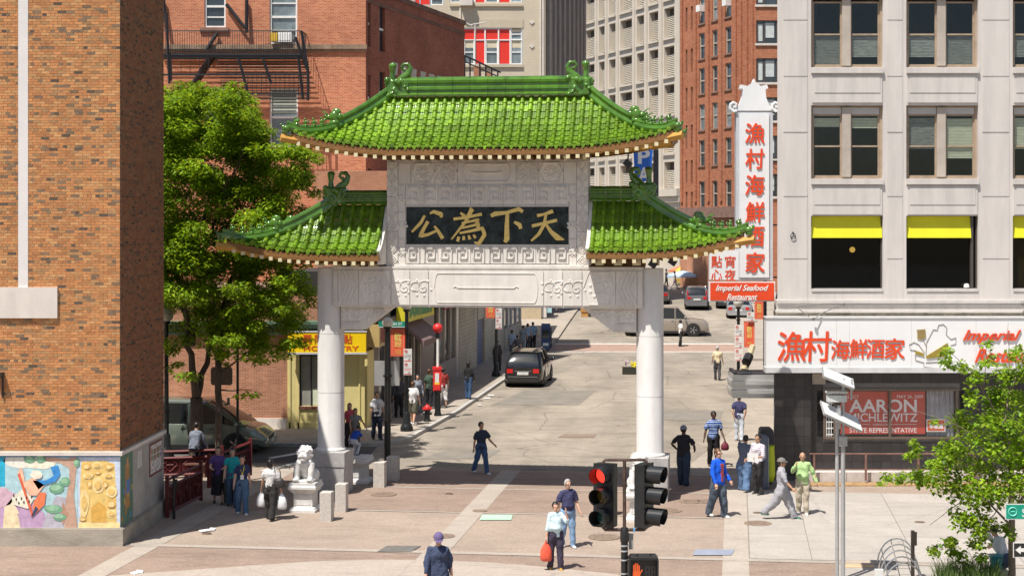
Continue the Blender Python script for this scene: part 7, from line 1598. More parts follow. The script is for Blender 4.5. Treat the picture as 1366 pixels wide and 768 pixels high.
# ================================================================ SOLAR PANEL POLE
Ysl = 32.6; t = thing('solar_pole', 'pale grey double pole with two tilted solar panels and a control box', 'solar pole', (PX(1121, Ysl), Ysl, 0)); M_gal = mat('galvanised', (.46, .46, .46), .45, metal=.35, var=.1, scale=6); qx = lambda px: PX(px, Ysl) - PX(1121, Ysl); qz = lambda py: PZ(py, Ysl)
b = B(); b.lathe([(.048, 0), (.048, qz(583))], (qx(1124.5), 0, 0), 14); b.build('pole', M_gal, t, smooth='auto'); b = B(); b.lathe([(.042, 0), (.042, qz(545))], (qx(1117), .03, 0), 14); b.build('pole', M_gal, t, smooth='auto')
b = B(); b.lathe([(.03, qz(583)), (.03, qz(505))], (qx(1125.5), .05, 0), 10); b.build('riser', M_gal, t, smooth='auto')
b = B(); b.cbox((qx(1124), -.02, qz(588)), (.17, .16, .20)); b.cbox((qx(1119), .0, qz(556)), (.06, .1, .5)); b.build('control_box', M_gal, t)
b = B(); b.cbox((qx(1116), 0, qz(531)), (.42, .2, .14)); b.cbox((qx(1116), 0, qz(523)), (.46, .24, .03)); b.build('lamp_housing', mat('pale_housing', (.60, .60, .58), .5), t)
M_pan = mat('panel_pale', (.62, .63, .61), .35, var=.06)
def panel(cx, cz, w_, d_, rx, ry, rz, nm='solar_panel'):
 M = Matrix.Translation((cx, 0, cz)) @ Matrix.Rotation(R(rz), 4, 'Z') @ Matrix.Rotation(R(ry), 4, 'Y') @ Matrix.Rotation(R(rx), 4, 'X'); b = B(); b.cbox((0, 0, 0), (w_, d_, .03), M); o = b.build(nm, M_pan, t); b = B(); b.box(-w_ / 2, w_ / 2, -d_ / 2 - .012, -d_ / 2 - .0, -.025, .025, M); b.box(-w_ / 2 - .012, -w_ / 2, -d_ / 2, d_ / 2, -.025, .025, M); b.box(w_ / 2, w_ / 2 + .012, -d_ / 2, d_ / 2, -.025, .025, M); b.build('panel_frame', M_gal, o)
panel(qx(1118), qz(504), .70, .55, 18, 22, 0); panel(qx(1122), qz(555), .92, .62, 22, 25, 8)
b = B(); b.bar((qx(1125), 0, qz(515)), (qx(1125), 0, qz(505)), .05); b.bar((qx(1135), -.05, qz(533)), (qx(1135), -.1, qz(505)), .03); b.bar((qx(1117), .03, qz(556)), (qx(1121), 0, qz(548)), .05); b.build('strut', M_gal, t)
# ================================================================ BIKE RACK, POST, RIGHT SIGNS
Yk = 33.0; t = thing('bike_rack', 'curved stainless steel bicycle rack of several hoops', 'bike rack', (PX(1195, Yk), Yk, 0)); M_ss = mat('stainless_tube', (.58, .57, .55), .28, metal=.8, var=.1)
for i in range(5):
 cxk = -.12 + i * .10; yk = -1.3 + i * .62; r_ = .44; b = B(); b.tube([(cxk + r_ * math.cos(a), yk, r_ * 1.35 * math.sin(a) + .0) for a in [math.pi * k / 14 for k in range(15)]], .017, 8); b.build('hoop', M_ss, t, smooth='auto')
for i in range(4):
 a = R(40 + i * 34); b = B(); b.tube([(.44 * math.cos(a) - .12, -1.3, .59 * math.sin(a)), (.44 * math.cos(a) + .28, 1.18, .59 * math.sin(a))], .011, 6); b.build('cross_bar', M_ss, t, smooth='auto')
b = B(); b.box(-.62, -.44, -.8, -.72, 0, .34); b.build('end_plate', M_sgw, t)
t = thing('meter_post', 'dark brown square post with a small box, right of the bicycle rack', 'post', (PX(1217.5, 32.8), 32.8, 0)); b = B(); zt = PZ(707, 32.8); b.box(-.035, .035, -.035, .035, 0, zt); b.build('shaft', mat('dark_brown_paint', (.05, .038, .03), .5), t); b = B(); b.box(-.0, .08, -.06, -.036, zt - .32, zt - .02); b.build('plate', mat('dark_brown_paint2', (.045, .035, .028), .5), t)
Yr = 25.5; t = thing('street_sign', 'green street sign with a round emblem cut by the right edge', 'sign', P(1360, 682, Yr)); x0, x1, z0, z1 = PX(1341, Yr), PX(1420, Yr), PZ(692.5, Yr), PZ(671.5, Yr)
b = B(); b.box(x0, x1, Yr, Yr + .01, z0, z1); b.build('edge', M_sgw, t, world=True); b = B(); b.box(x0 + .014, x1 - .014, Yr - .003, Yr, z0 + .014, z1 - .014); b.build('plate', mat('sign_teal_green', (.005, .30, .20), .4), t, world=True)
b = B(); c0 = P(1351, 682, Yr - .005); b.tube([(c0.x + .07 * math.cos(a), Yr - .005, c0.z + .07 * math.sin(a)) for a in [2 * math.pi * k / 20 for k in range(21)]], .012, 4); b.bar((c0.x - .035, Yr - .005, c0.z), (c0.x + .035, Yr - .005, c0.z), .012); b.build('emblem', mat('emblem_teal', (.12, .55, .42), .5), t, world=True)
lettering('S', P(1366.5, 683.5, Yr - .003), M_sgw, t, h=.14, ext=.004, bold=.01); b = B(); b.lathe([(.03, 0), (.03, z1 + .1)], (PX(1395, Yr), Yr + .06, 0), 10); b.build('pole', M_gal, t, world=True)
t = thing('arrow_sign', 'black sign with a white left arrow at the lower right edge', 'sign', P(1362, 742, Yr)); x0, x1, z0, z1 = PX(1351.5, Yr), PX(1420, Yr), PZ(743, Yr), PZ(723, Yr); b = B(); b.box(x0, x1, Yr, Yr + .01, z0, z1); b.build('edge', M_sgw, t, world=True); b = B(); b.box(x0 + .014, x1, Yr - .003, Yr, z0 + .014, z1 - .014); b.build('plate', mat('sign_black', (.02, .02, .02), .5), t, world=True)
b = B(); c0 = P(1354.5, 733, Yr); b.xz([(c0.x, c0.z), (c0.x + .09, c0.z - .07), (c0.x + .09, c0.z - .03), (c0.x + .5, c0.z - .03), (c0.x + .5, c0.z + .03), (c0.x + .09, c0.z + .03), (c0.x + .09, c0.z + .07)], Yr - .006, Yr - .003); b.build('arrow', M_white, t, world=True)
Yj = 15400 / (499 - HZ); t = thing('flower_crate', 'black crate with yellow flowers on the road behind the right pillar', 'crate', (PX(841, Yj), Yj, 0)); b = B(); b.box(-.42, .35, -.2, .2, 0, .38); b.build('box', mat('crate_black', (.03, .028, .02), .7), t)
b = B(); r_ = random.Random(1)
for i in range(26): b.ball((r_.uniform(.05, .35), r_.uniform(-.2, .2), r_.uniform(.36, .62)), .055, 6, 4)
b.build('flowers', mat('yellow_petal', (.65, .55, .03), .6, orand=.1), t); b = B()
for i in range(10): b.ball((r_.uniform(-.4, -.1), r_.uniform(-.15, .15), r_.uniform(.42, .75)), .05, 6, 4)
b.build('pale_flowers', mat('pale_petal', (.6, .45, .5), .6), t)
Ym = 108.; t = thing('produce_crate', 'black crate of green vegetables on the far kerb under the beam', 'crate', (PX(793, Ym), Ym, gz(Ym))); b = B(); b.box(-.45, .45, -.2, .3, 0, .35); b.build('crate', mat('crate_black', (.03, .028, .02), .7), t); b = B()
for i in range(20): b.ball((r_.uniform(-.4, .4), r_.uniform(-.15, .2), r_.uniform(.36, .55)), .12, 6, 4)
b.build('greens', mat('vegetable_green', (.28, .40, .03), .7), t)
t = thing('cardboard_box', 'orange brown cardboard box on the far kerb beside the green vegetables', 'box', (PX(780, Ym), Ym, gz(Ym))); b = B(); b.box(-.3, .3, -.2, .3, .35, .75); b.box(-.25, .25, -.15, .25, 0, .35); b.build('carton', mat('cardboard', (.50, .25, .08), .8), t)
t = thing('cloth', 'pale blue towel hanging beside the vegetable crate', 'cloth', (PX(803, Ym), Ym, gz(Ym))); b = B(); b.box(-.12, .12, -.03, .0, 0, 1.0); b.build('towel', mat('pale_blue_cloth', (.35, .6, .62), .8), t)
def umbrella(px, py, Y, r_, cols, label):
 c0 = P(px, py, Y); z0 = gz(Y); t = thing('market_umbrella', label, 'umbrella', (c0.x, Y, z0), 0, 'umbrellas over the street stalls'); n = 8; h = c0.z - z0; ms = [mat('umb_%d_%d' % (px, i), c, .7) for i, c in enumerate(cols)]
 for k in range(n):
  a0, a1 = 2 * math.pi * k / n, 2 * math.pi * (k + 1) / n; b = B(); P_ = lambda a, f: (r_ * f * math.cos(a), r_ * f * math.sin(a), h - .55 * r_ * f ** 1.7 * .55)
  for f0, f1 in ((0.02, .4), (.4, .75), (.75, 1)): b.quad(P_(a0, f0), P_(a0, f1), P_(a1, f1), P_(a1, f0));
  p, q = P_(a0, 1), P_(a1, 1); b.quad(p, (p[0], p[1], p[2] - .15), (q[0], q[1], q[2] - .15), q); b.build('canopy_panel', ms[k % len(ms)], t)
 b = B(); b.cyl((0, 0, 0), .03, h); b.build('pole', M_gal, t)
umbrella(919, 352, 146, 2.0, [(.65, .18, .08), (.72, .55, .05), (.7, .68, .62), (.03, .42, .16)], 'multicoloured market umbrella at the far end of the street')
umbrella(911, 361, 140, 1.5, [(.35, .50, .66), (.42, .55, .68)], 'pale blue market umbrella in front of the multicoloured one'); umbrella(946, 360, 143, 1.9, [(.50, .54, .66), (.55, .52, .50)], 'greyish lilac market umbrella nearest the vertical sign')
for i, (px, w_, h_, c_) in enumerate(((921, .9, 1.5, (.30, .04, .03)), (933, .6, 1.0, (.22, .18, .15)), (941, 1.1, .9, (.38, .30, .2)), (927, .5, .6, (.45, .4, .3)), (905, .5, .8, (.5, .35, .1)))):
 Y = 145 + i; t = thing('market_stall', ['dark red draped stall under the umbrellas', 'brown stall stack under the umbrellas', 'wide stall heaped with goods left of the vertical sign', 'small pale stall box under the umbrellas', 'low ochre stall box left of the red stall'][i], 'stall', (PX(px, Y), Y, gz(Y))); b = B(); b.box(-w_ / 2, w_ / 2, 0, .8, .1, h_ + .4); b.box(-w_ / 2 - .1, w_ / 2 + .1, -.1, .9, h_ + .4, h_ + .46); b.build('table', mat('stall_%d' % i, c_, .8, var=.3, scale=4), t)
 b = B()
 for k in range(10): b.ball((r_.uniform(-w_ / 2, w_ / 2), r_.uniform(0, .6), h_ + .52), .12, 6, 4)
 b.build('goods', mat('goods_%d' % i, (.5, .36 - .04 * i, .2 + .05 * i), .7), t)
# ================================================================ VEHICLES (local: +x forward, y left, z up)
M_tyre = mat('tyre_rubber', (.02, .02, .02), .8, var=.2); M_rim = mat('alloy_rim', (.45, .45, .46), .3, metal=.8); M_carglass = mat('car_glass', (.012, .016, .018), .05, var=.3, scale=.5, spec=1.0); M_trim = mat('car_black_trim', (.02, .02, .02), .5); M_tail = mat('tail_lamp_red', (.55, .012, .012), .15, spec=.7); M_head = mat('headlamp_glass', (.55, .58, .60), .1, spec=.9); M_plate = mat('number_plate', (.62, .62, .60), .5)
def interp(tab, x):
 if x <= tab[0][0]: return tab[0][1]
 for (a, va), (b_, vb) in zip(tab, tab[1:]):
  if x <= b_: f = (x - a) / (b_ - a); f = f * f * (3 - 2 * f); return va + (vb - va) * f
 return tab[-1][1]
def car(label, loc, heading, L, W, H, paint, top, gh, wheels, wr=.35, belt=None, cat='car', name='parked_car', zb=.22, taper=.16, rails=False, grille=True, rough=.2):
 """top: [(x,z)] hood/belt/tail line of the lower body; gh: (x rear base, x rear top, x front top, x front base) of the greenhouse"""
 t = thing(name, label, cat, loc, heading); n = 44; hw = W / 2
 def width(x):
  d = max(0, (abs(x) - (L / 2 - .55)) / .55); return hw * (1 - taper * d ** 2.2)
 b = B(); rings = []
 for i in range(n + 1):
  x = -L / 2 + L * i / n; w_ = width(x); zt = interp(top, x); e = max(0, (abs(x) - (L / 2 - .12)) / .12); zl = zb + .12 * e; zt_ = zt - .05 * e
  arch = 0
  half = [(0, zl), (w_ * .80, zl), (w_ * .95, zl + .05), (w_ * .985, zl + .2), (w_ * 1.0, (zl + zt_) * .52), (w_ * .985, zt_ - .12), (w_ * .95, zt_ - .03), (w_ * .86, zt_ + .0), (w_ * .5, zt_ + .035), (0, zt_ + .045)]
  rings.append([(x, p[0], p[1]) for p in half] + [(x, -p[0], p[1]) for p in half[::-1][1:-1]])
 b.loft(rings); body = b.build('body', mat('paint_' + label[:12], paint, rough, metal=.35, var=.03, spec=.5, coat=.8), t, smooth='auto'); PM = body.data.materials[0]
 xr0, xr1, xf1, xf0 = gh; zr = H
 b = B(); rings = []; m = 26
 for i in range(m + 1):
  x = xr0 + (xf0 - xr0) * i / m; zbb = interp(top, x) - .02
  if x < xr1: f = (x - xr0) / (xr1 - xr0)
  elif x > xf1: f = (xf0 - x) / (xf0 - xf1)
  else: f = 1
  f = max(f, .02); f = f ** .9; crown = .05 * math.sin(math.pi * min(1, max(0, (x - xr1) / (xf1 - xr1)))) if xr1 < x < xf1 else 0
  zt = zbb + (zr - .05 - zbb) * f + crown; wb = width(x) * .93; wt = wb - (wb - hw * .74) * f
  half = [(0, zbb), (wb, zbb), (wb - (wb - wt) * .5, zbb + (zt - zbb) * .5), (wt, zt - .05 * f), (wt - .09, zt), (wt * .5, zt + .02), (0, zt + .03)]
  rings.append([(x, p[0], p[1]) for p in half] + [(x, -p[0], p[1]) for p in half[::-1][1:-1]])
 b.loft(rings); gl_ = b.build('glass_house', M_carglass, t, smooth='auto')
 b = B(); rr2 = []
 for i in range(13):
  x = xr1 - .08 + (xf1 - xr1 + .16) * i / 12; c_ = .05 * math.sin(math.pi * i / 12); zt = zr - .05 + c_; wt = hw * .74
  half = [(0, zt - .03), (wt + .02, zt - .09), (wt + .02, zt - .04), (wt - .08, zt + .012), (wt * .5, zt + .035), (0, zt + .042)]
  rr2.append([(x, p[0], p[1]) for p in half] + [(x, -p[0], p[1]) for p in half[::-1][1:-1]])
 b.loft(rr2); b.build('roof', PM, t, smooth='auto')
 b = B(); zr_ = zr - .07
 for s in (-1, 1):
  wt, y0, y1 = hw * .745, s * width(xf0) * .925, s * hw * .75
  b.bar((xf0 - .05, s * width(xf0) * .93, interp(top, xf0) - .01), (xf1, s * wt, zr_), .08); b.bar((xr0 + .05, s * width(xr0) * .93, interp(top, xr0) - .01), (xr1, s * wt, zr_), .14 if H > 1.55 else .1)
  for f in ((.36, .66) if L < 4.9 else (.3, .56, .78)):
   x = xr0 + (xf0 - xr0) * f; b.bar((x, s * width(x) * .935, interp(top, x) - .02), (x - .03 + (f - .5) * .1, s * (wt + .01), zr_), .07)
  if rails: b.tube([(xr1 - .02, s * hw * .66, zr + .0), (xr1 + .1, s * hw * .66, zr + .06), (xf1 - .15, s * hw * .66, zr + .06), (xf1, s * hw * .66, zr + .0)], .022, 6)
  b.tube([(xf0 - .25, s * hw * .93, interp(top, xf0) + .05), (xf0 - .28, s * (hw + .12), interp(top, xf0) + .10)], .03, 6)
 b.build('pillar', PM, t)
 for s in (-1, 1): b = B(); b.ball((xf0 - .28, s * (hw + .16), interp(top, xf0) + .12), (.07, .11, .08), 9, 6); b.build('wing_mirror', PM, t, smooth=True)
 b = B(); b.box(-L / 2 + .25, L / 2 - .25, -hw * .985, hw * .985, zb - .04, zb + .12); b.build('sill', M_trim, t)
 b = B()
 for s in (-1, 1):
  for f in ((.36, .66) if L < 4.9 else (.3, .56, .78)):
   x = xr0 + (xf0 - xr0) * f; b.box(x - .008, x + .008, s * hw * .985 - .015, s * hw * .985 + .017, zb + .15, interp(top, x) - .1)
   b.box(x - .26, x - .1, s * hw * .99 - .01, s * hw * .99 + .03, interp(top, x) - .2, interp(top, x) - .165)
 b.build('door_line', M_trim, t, kind='stuff')
 for x in wheels:
  for s in (-1, 1):
   M = Matrix.Translation((x, s * (hw - .10), wr)) @ Matrix.Rotation(R(90) * -s, 4, 'X')
   b = B(); b.lathe([(wr + .07, -.02), (wr + .07, .108), (wr + .02, .109)], (0, 0, 0), 24, M); b.build('wheel_arch', M_trim, t)
   b = B(); b.lathe([(wr * .6, -.1), (wr * .92, -.1), (wr, -.06), (wr, .09), (wr * .95, .125), (wr * .66, .13), (wr * .64, .11)], (0, 0, 0), 24, M); w_ = b.build('wheel', M_tyre, t, smooth='auto')
   b = B(); b.lathe([(wr * .64, .10), (wr * .60, .115), (wr * .58, .08)], (0, 0, 0), 24, M, cap=False); b.lathe([(wr * .15, .08), (wr * .15, .12), (.02, .125)], (0, 0, 0), 12, M)
   for k in range(5):
    a = 2 * math.pi * k / 5; b.add([(math.cos(a + q) * r0, math.sin(a + q) * r0, zz) for q, r0, zz in ((-.25, .08, .115), (.25, .08, .115), (.16, wr * .6, .11), (-.16, wr * .6, .11))], [(0, 1, 2, 3)], M)
   b.build('rim', M_rim, w_, smooth=False)
 zt = interp(top, -L / 2); wq = width(-L / 2); xq_ = -L / 2
 for s in (-1, 1):
  b = B(); zl = zt - .28; y0, y1 = sorted((s * wq * .62, s * wq * .985)); b.box(xq_ - .02, xq_ + .22, y0, y1 + 0, zl, zl + .2)
  if H > 1.55 and H < 1.7: b.box(xq_ + .05, xq_ + .2, *sorted((s * wq * .88, s * wq * 1.0)), zl + .21, zl + .62)
  b.build('tail_lamp', M_tail, t)
  b = B(); zf = interp(top, L / 2) - .02; wf = width(L / 2); y0, y1 = sorted((s * wf * .58, s * wf * .99)); b.box(L / 2 - .3, L / 2 + .01, y0, y1, zf - .22, zf - .06); b.build('headlight', M_head, t)
 b = B(); b.box(xq_ - .035, xq_ + .1, -.27, .27, zt - .36, zt - .22); b.build('number_plate', M_plate, t)
 b = B(); b.box(xq_ - .05, xq_ + .3, -wq * .97, wq * .97, zb + .05, zb + .3); b.build('bumper', M_trim if rails else PM, t); b = B(); b.box(L / 2 - .3, L / 2 + .05, -wf * .95, wf * .95, zb + .02, zb + .24); b.build('bumper', M_trim if rails else PM, t)
 b = B(); b.box(xq_ - .055, xq_ - .045, -wq * .9, wq * .9, zb + .30, zb + .325); b.box(xq_ - .03, xq_ - .0, -wq * .5, wq * .5, zt - .2, zt - .175); b.build('chrome_strip', M_rim, t)
 if grille: b = B(); zf = interp(top, L / 2); b.box(L / 2 - .05, L / 2 + .02, -wf * .45, wf * .45, zf - .26, zf - .1); b.build('grille', M_trim, t); b = B(); b.box(L / 2 + .02, L / 2 + .06, -.2, .2, zb + .12, zb + .24); b.build('number_plate', M_plate, t)
 return t
Yx = 15400 / (517 - HZ); hd = math.atan2(dS.y, dS.x)
car('black estate jeep parked by the left kerb with its red tail lamps to the camera', (PX(697.5, Yx) + dS.x * 2.33, Yx + 2.3, 0), hd, 4.67, 1.87, 1.70, (.012, .013, .015), [(-2.33, .98), (-2.0, 1.04), (0, 1.05), (1.1, 1.03), (1.9, .95), (2.33, .74)], (-2.22, -1.75, .35, 1.15), (-1.38, 1.42), .36, rails=True, rough=.15)
Yv = 51.3; car('silver green minivan parked along the brick wall beneath the tree', (PX(360, Yv) - 2.55, Yv + .3, 0), 0, 5.08, 1.96, 1.80, (.20, .24, .20), [(-2.54, 1.02), (-1.5, 1.06), (.9, 1.06), (1.6, .98), (2.1, .86), (2.54, .62)], (-2.5, -2.2, .45, 1.85), (-1.55, 1.5), .34, name='minivan', cat='minivan')
Yy = 99.0; car('tan sport utility vehicle crossing the street behind the right pillar', (PX(946, Yy) - 2.75, Yy + 1.2, gz(Yy + .8) - .02), 0, 5.5, 2.0, 1.95, (.36, .31, .25), [(-2.75, 1.15), (0, 1.17), (1.3, 1.15), (1.6, 1.10), (2.5, 1.02), (2.75, .85)], (-2.7, -2.5, .7, 1.45), (-1.75, 1.72), .40, cat='suv', name='sport_utility_vehicle', rough=.35, taper=.1)
Yw = 111.0; car('grey hatchback seen from behind driving up the far street', (PX(932.5, Yw), Yw + 2.1, gz(Yw + 1.5)), R(86), 4.2, 1.76, 1.66, (.20, .20, .215), [(-2.1, 1.02), (0, 1.02), (1.1, .98), (2.1, .72)], (-2.05, -1.65, .2, 1.15), (-1.25, 1.3), .32, name='hatchback', cat='hatchback', rough=.3)
Yq2 = 107.0; car('silver saloon parked under the red sign at the far right kerb', (PX(991, Yq2), Yq2 + 2.0, gz(Yq2)), R(82), 4.6, 1.8, 1.45, (.42, .43, .44), [(-2.3, .92), (-1.6, .96), (1.0, .93), (2.3, .68)], (-1.75, -1.0, .3, 1.15), (-1.35, 1.4), .32, name='saloon_car', rough=.3)
Yq3 = 112.0; car('dark saloon parked just ahead of the silver one at the far right', (PX(975.5, Yq3), Yq3 + 2.0, gz(Yq3)), R(82), 4.5, 1.75, 1.42, (.05, .05, .055), [(-2.25, .92), (-1.6, .96), (1.0, .93), (2.25, .68)], (-1.75, -1.0, .3, 1.15), (-1.35, 1.4), .32, name='saloon_car')
car('dark car partly hidden by the right pillar farther up the street', (PX(880, 116), 118, gz(117)), R(86), 4.5, 1.78, 1.45, (.10, .09, .09), [(-2.25, .92), (-1.6, .96), (1.0, .93), (2.25, .68)], (-1.75, -1.0, .3, 1.15), (-1.35, 1.4), .32, name='saloon_car')
# ================================================================ PEOPLE (local: facing -y)
SKINS = {'l': mat('skin_light', (.55, .32, .22), .55, var=.05), 'm': mat('skin_tan', (.46, .26, .16), .55, var=.05), 'd': mat('skin_dark', (.09, .045, .028), .5, var=.05)}
M_shoe = mat('shoe_dark', (.03, .028, .026), .5); M_shoew = mat('shoe_white', (.62, .62, .60), .6); M_eye = mat('eye_dark', (.02, .018, .015), .3); M_lip = mat('lip', (.40, .14, .11), .5)
def cloth(c, nm=None):
 k = 'cloth_%d_%d_%d' % tuple(int(x * 255) for x in c); return mat(k, c, .85, var=.12, scale=9, bump=.25, bscale=22)
HAIR = {'b': mat('hair_black', (.014, .011, .010), .4, var=.3, scale=20), 'n': mat('hair_brown', (.10, .045, .02), .45, var=.3, scale=20), 'g': mat('hair_grey', (.40, .38, .36), .6, var=.2, scale=20)}
PN = [0]
def person(label, px, pyf, H, face, top, bot, skin='m', hair='b', hlen=0, cap=None, sleeve=.5, legs='long', stride=0, sarm=0, arms=None, belly=0, fem=False, shoes=None, lean=0, Y=None, z0=0, group=None, detail=1, sit=False, jacket=None, topmat=None, bend=0, crouch=0, head_pitch=0, skirt=False, loose=0, name='person'):
 PN[0] += 1; seed = PN[0]
 Y = Y or F * (CAMZ - z0) / (pyf - HZ); t = thing(name, label, 'person', (PX(px, Y), Y, z0), R(face), group)
 h = H / 1.75; V = Vector
 # --- skeleton
 hipz = .93 * h; sw = (.185 if not fem else .160) * h; hw = .088 * h
 def leg(s):
  a = stride * s
  if sit: th, kb = R(84), R(84)
  elif crouch: th, kb = R(60 * crouch), R(85 * crouch)
  else: th = R(a); kb = R(max(0, -a) * .9 + 3)
  L1, L2 = .42 * h, .42 * h; hp = V((s * hw, 0, 0)); kn = hp + V((s * .012, -math.sin(th) * L1, -math.cos(th) * L1)); an = kn + V((s * .008, math.sin(kb - th) * L2, -math.cos(kb - th) * L2)); return hp, kn, an
 LG = {s: leg(s) for s in (-1, 1)}; low = min(LG[s][2].z for s in (-1, 1)); hipz = -low + .085 * h
 for s in LG: LG[s] = [p + V((0, 0, hipz)) for p in LG[s]]
 hip = V((0, 0, hipz)); ln = R(lean); up_ = V((0, -math.sin(ln), math.cos(ln))); fw = V((0, -math.cos(ln), -math.sin(ln)))
 def T(x, y, z):  # torso coordinates: z above the hip
  return hip + V((x, 0, 0)) + up_ * z + fw * (-y)
 chest = T(0, 0, .36 * h); neck = T(0, .01 * h, .535 * h); hd = R(lean + head_pitch); hc = neck + V((0, -math.sin(hd) * .15 * h - .012, math.cos(hd) * .145 * h))
 sh = {s: T(s * sw, .0, .475 * h) for s in (-1, 1)}
 AR = {}
 arms = arms or {}
 for s in (-1, 1):
  d = arms.get(s, (sarm * -s * 1.0 + 2, 8, 14, .0)); f_, out, be, inn = d; f_ = R(f_) + ln; out = R(out); be = R(be)
  u = V((s * math.sin(out), -math.sin(f_) * math.cos(out), -math.cos(f_) * math.cos(out))); el = sh[s] + u * .29 * h
  l = V((s * (math.sin(out) - inn), -math.sin(f_ + be), -math.cos(f_ + be))).normalized(); wr_ = el + l * .25 * h; AR[s] = (sh[s], el, wr_, l)
 # --- body, one continuous surface
 b = B(); n = 10
 def tor(zz, rx, ry, yy=0): return [T(rx * h * math.cos(a), yy * h + ry * h * math.sin(a), zz * h) for a in [2 * math.pi * k / 14 for k in range(14)]]
 wst = .118 if fem else .135
 b.loft([tor(-.10, .09, .08), tor(-.02, .14, .095), tor(.06, .138, .095), tor(.17, wst - .012, .085), tor(.30, .135, .095), tor(.40, .145, .092), tor(.46, .13, .07), tor(.51, .065, .055)])
 b.tube([T(0, .01 * h, .46 * h), neck, hc - V((0, -.01, .03 * h))], [.062 * h, .054 * h, .055 * h], 10)
 hm = Matrix.Translation(hc) @ Matrix.Rotation(hd, 4, 'X')
 k = h
 b.ball((0, .012 * k, .022 * k), (.076 * k, .094 * k, .092 * k), 16, 12, hm); b.ball((0, -.018 * k, -.055 * k), (.056 * k, .066 * k, .066 * k), 12, 9, hm); b.ball((0, -.055 * k, -.085 * k), (.03 * k, .03 * k, .026 * k), 8, 6, hm)
 b.ball((0, -.095 * k, -.018 * k), (.013 * k, .022 * k, .026 * k), 8, 6, hm)
 for s in (-1, 1): b.ball((s * .078 * k, .008 * k, -.012 * k), (.012 * k, .022 * k, .032 * k), 8, 6, hm); b.ball((s * .03 * k, -.080 * k, .022 * k), (.022 * k, .012 * k, .008 * k), 6, 4, hm)
 for s in (-1, 1):
  hp, kn, an = LG[s]; b.tube([hp + V((0, 0, .05 * h)), hp.lerp(kn, .3), kn, kn.lerp(an, .35), an + V((0, 0, .01))], [.078 * h, .074 * h, .052 * h, .052 * h, .036 * h], 10)
  b.tube([an + V((0, .045 * h, -.045 * h)), an + V((0, -.05 * h, -.05 * h)), an + V((0, -.14 * h, -.065 * h))], [.034 * h, .036 * h, .022 * h], 8)
  S, el, wr_, l = AR[s]; b.tube([S - V((s * .02, 0, -.0)), S.lerp(el, .4), el, el.lerp(wr_, .3), wr_], [.040 * h, .043 * h, .037 * h, .039 * h, .027 * h], 10)
  side = V((0, -1, 0)); side = (side - l * side.dot(l)); side = side.normalized() if side.length > .2 else V((0, 0, 1)); pn = l.cross(side).normalized() * s
  curl = -pn if True else pn
  b.tube([wr_ - l * .01, wr_ + l * .05 * h, wr_ + l * .085 * h], [.026 * h, .040 * h, .038 * h], 8, flat=.55, up=pn)
  for q, (o_, le) in enumerate(((-.028, .062), (-.010, .075), (.010, .078), (.027, .068))):
   r0 = wr_ + l * .08 * h + side * (o_ * h); m1 = r0 + (l * .9 + curl * .35 * -s * s).normalized() * le * .5 * h; m2 = m1 + (l * .6 + curl * .8).normalized() * le * .5 * h; b.tube([r0, m1, m2], [.0095 * h, .009 * h, .007 * h], 6)
  r0 = wr_ + l * .03 * h + side * .03 * h; b.tube([r0, r0 + (l * .6 + side * .8).normalized() * .035 * h, r0 + (l * .9 + side * .35).normalized() * .065 * h], [.013 * h, .012 * h, .009 * h], 6)
 sk = SKINS[skin]; o = b.build('body', sk, t); remesh(o, (.0095 if Y < 41 else .012 if Y < 60 else .017) * (1 if detail else 1.4), sm=1)
 for s in (-1, 1): e = B(); e.ball((s * .030 * k, -.082 * k, .002 * k), (.009 * k, .007 * k, .0055 * k), 6, 4, hm); e.build('eye', M_eye, t)
 e = B(); e.ball((0, -.088 * k, -.062 * k), (.022 * k, .008 * k, .006 * k), 6, 4, hm); e.build('mouth', M_lip, t)
 # --- trousers
 vox = .014 if Y < 48 else .018 if Y < 62 else .026
 if True:
  b = B(); b.loft([tor(-.12, .09, .09), tor(-.04, .172, .125), tor(.05, .172, .125), tor(.11, .158, .118)])
  kf = {'long': 1.0, 'shorts': .52, 'capri': .75}.get(legs, 1.0); loosek = 1 + loose
  for s in (-1, 1):
   hp, kn, an = LG[s]; pts = [hp + V((0, 0, .05 * h)), hp.lerp(kn, .35), kn, kn.lerp(an, .5), an + V((0, .008, -.035 * h))]; rd = [.108 * h, .104 * h * loosek, .082 * h * loosek, .070 * h * loosek, .068 * h * loosek * (1.15 if fem and legs == 'long' else 1)]
   if legs == 'shorts': pts = pts[:3]; pts[2] = hp.lerp(kn, 1.02); rd = [.105 * h, .108 * h, .105 * h]
   if legs == 'capri': pts = pts[:4]; rd = rd[:4]
   if not skirt: b.tube(pts, rd, 12)
  if skirt:
   kz = (LG[1][1] + LG[-1][1]) / 2; c0 = hip; b.loft([[c0 + V((r_ * h * math.cos(a), r2 * h * math.sin(a) + (kz.y - c0.y) * f, zz * h)) for a in [2 * math.pi * q / 16 for q in range(16)]] for zz, r_, r2, f in ((-.62, .20, .17, 1.0), (-.4, .185, .15, .8), (-.1, .175, .13, .2), (.08, .15, .11, 0))])
  o = b.build('skirt' if skirt else ('shorts' if legs == 'shorts' else 'trousers'), bot if not isinstance(bot, tuple) else cloth(bot), t); remesh(o, vox, sm=2, disp=.026, dscale=9, seed=seed)
 # --- shirt
 b = B(); bl = belly; g = .018 + (.012 if jacket else 0)
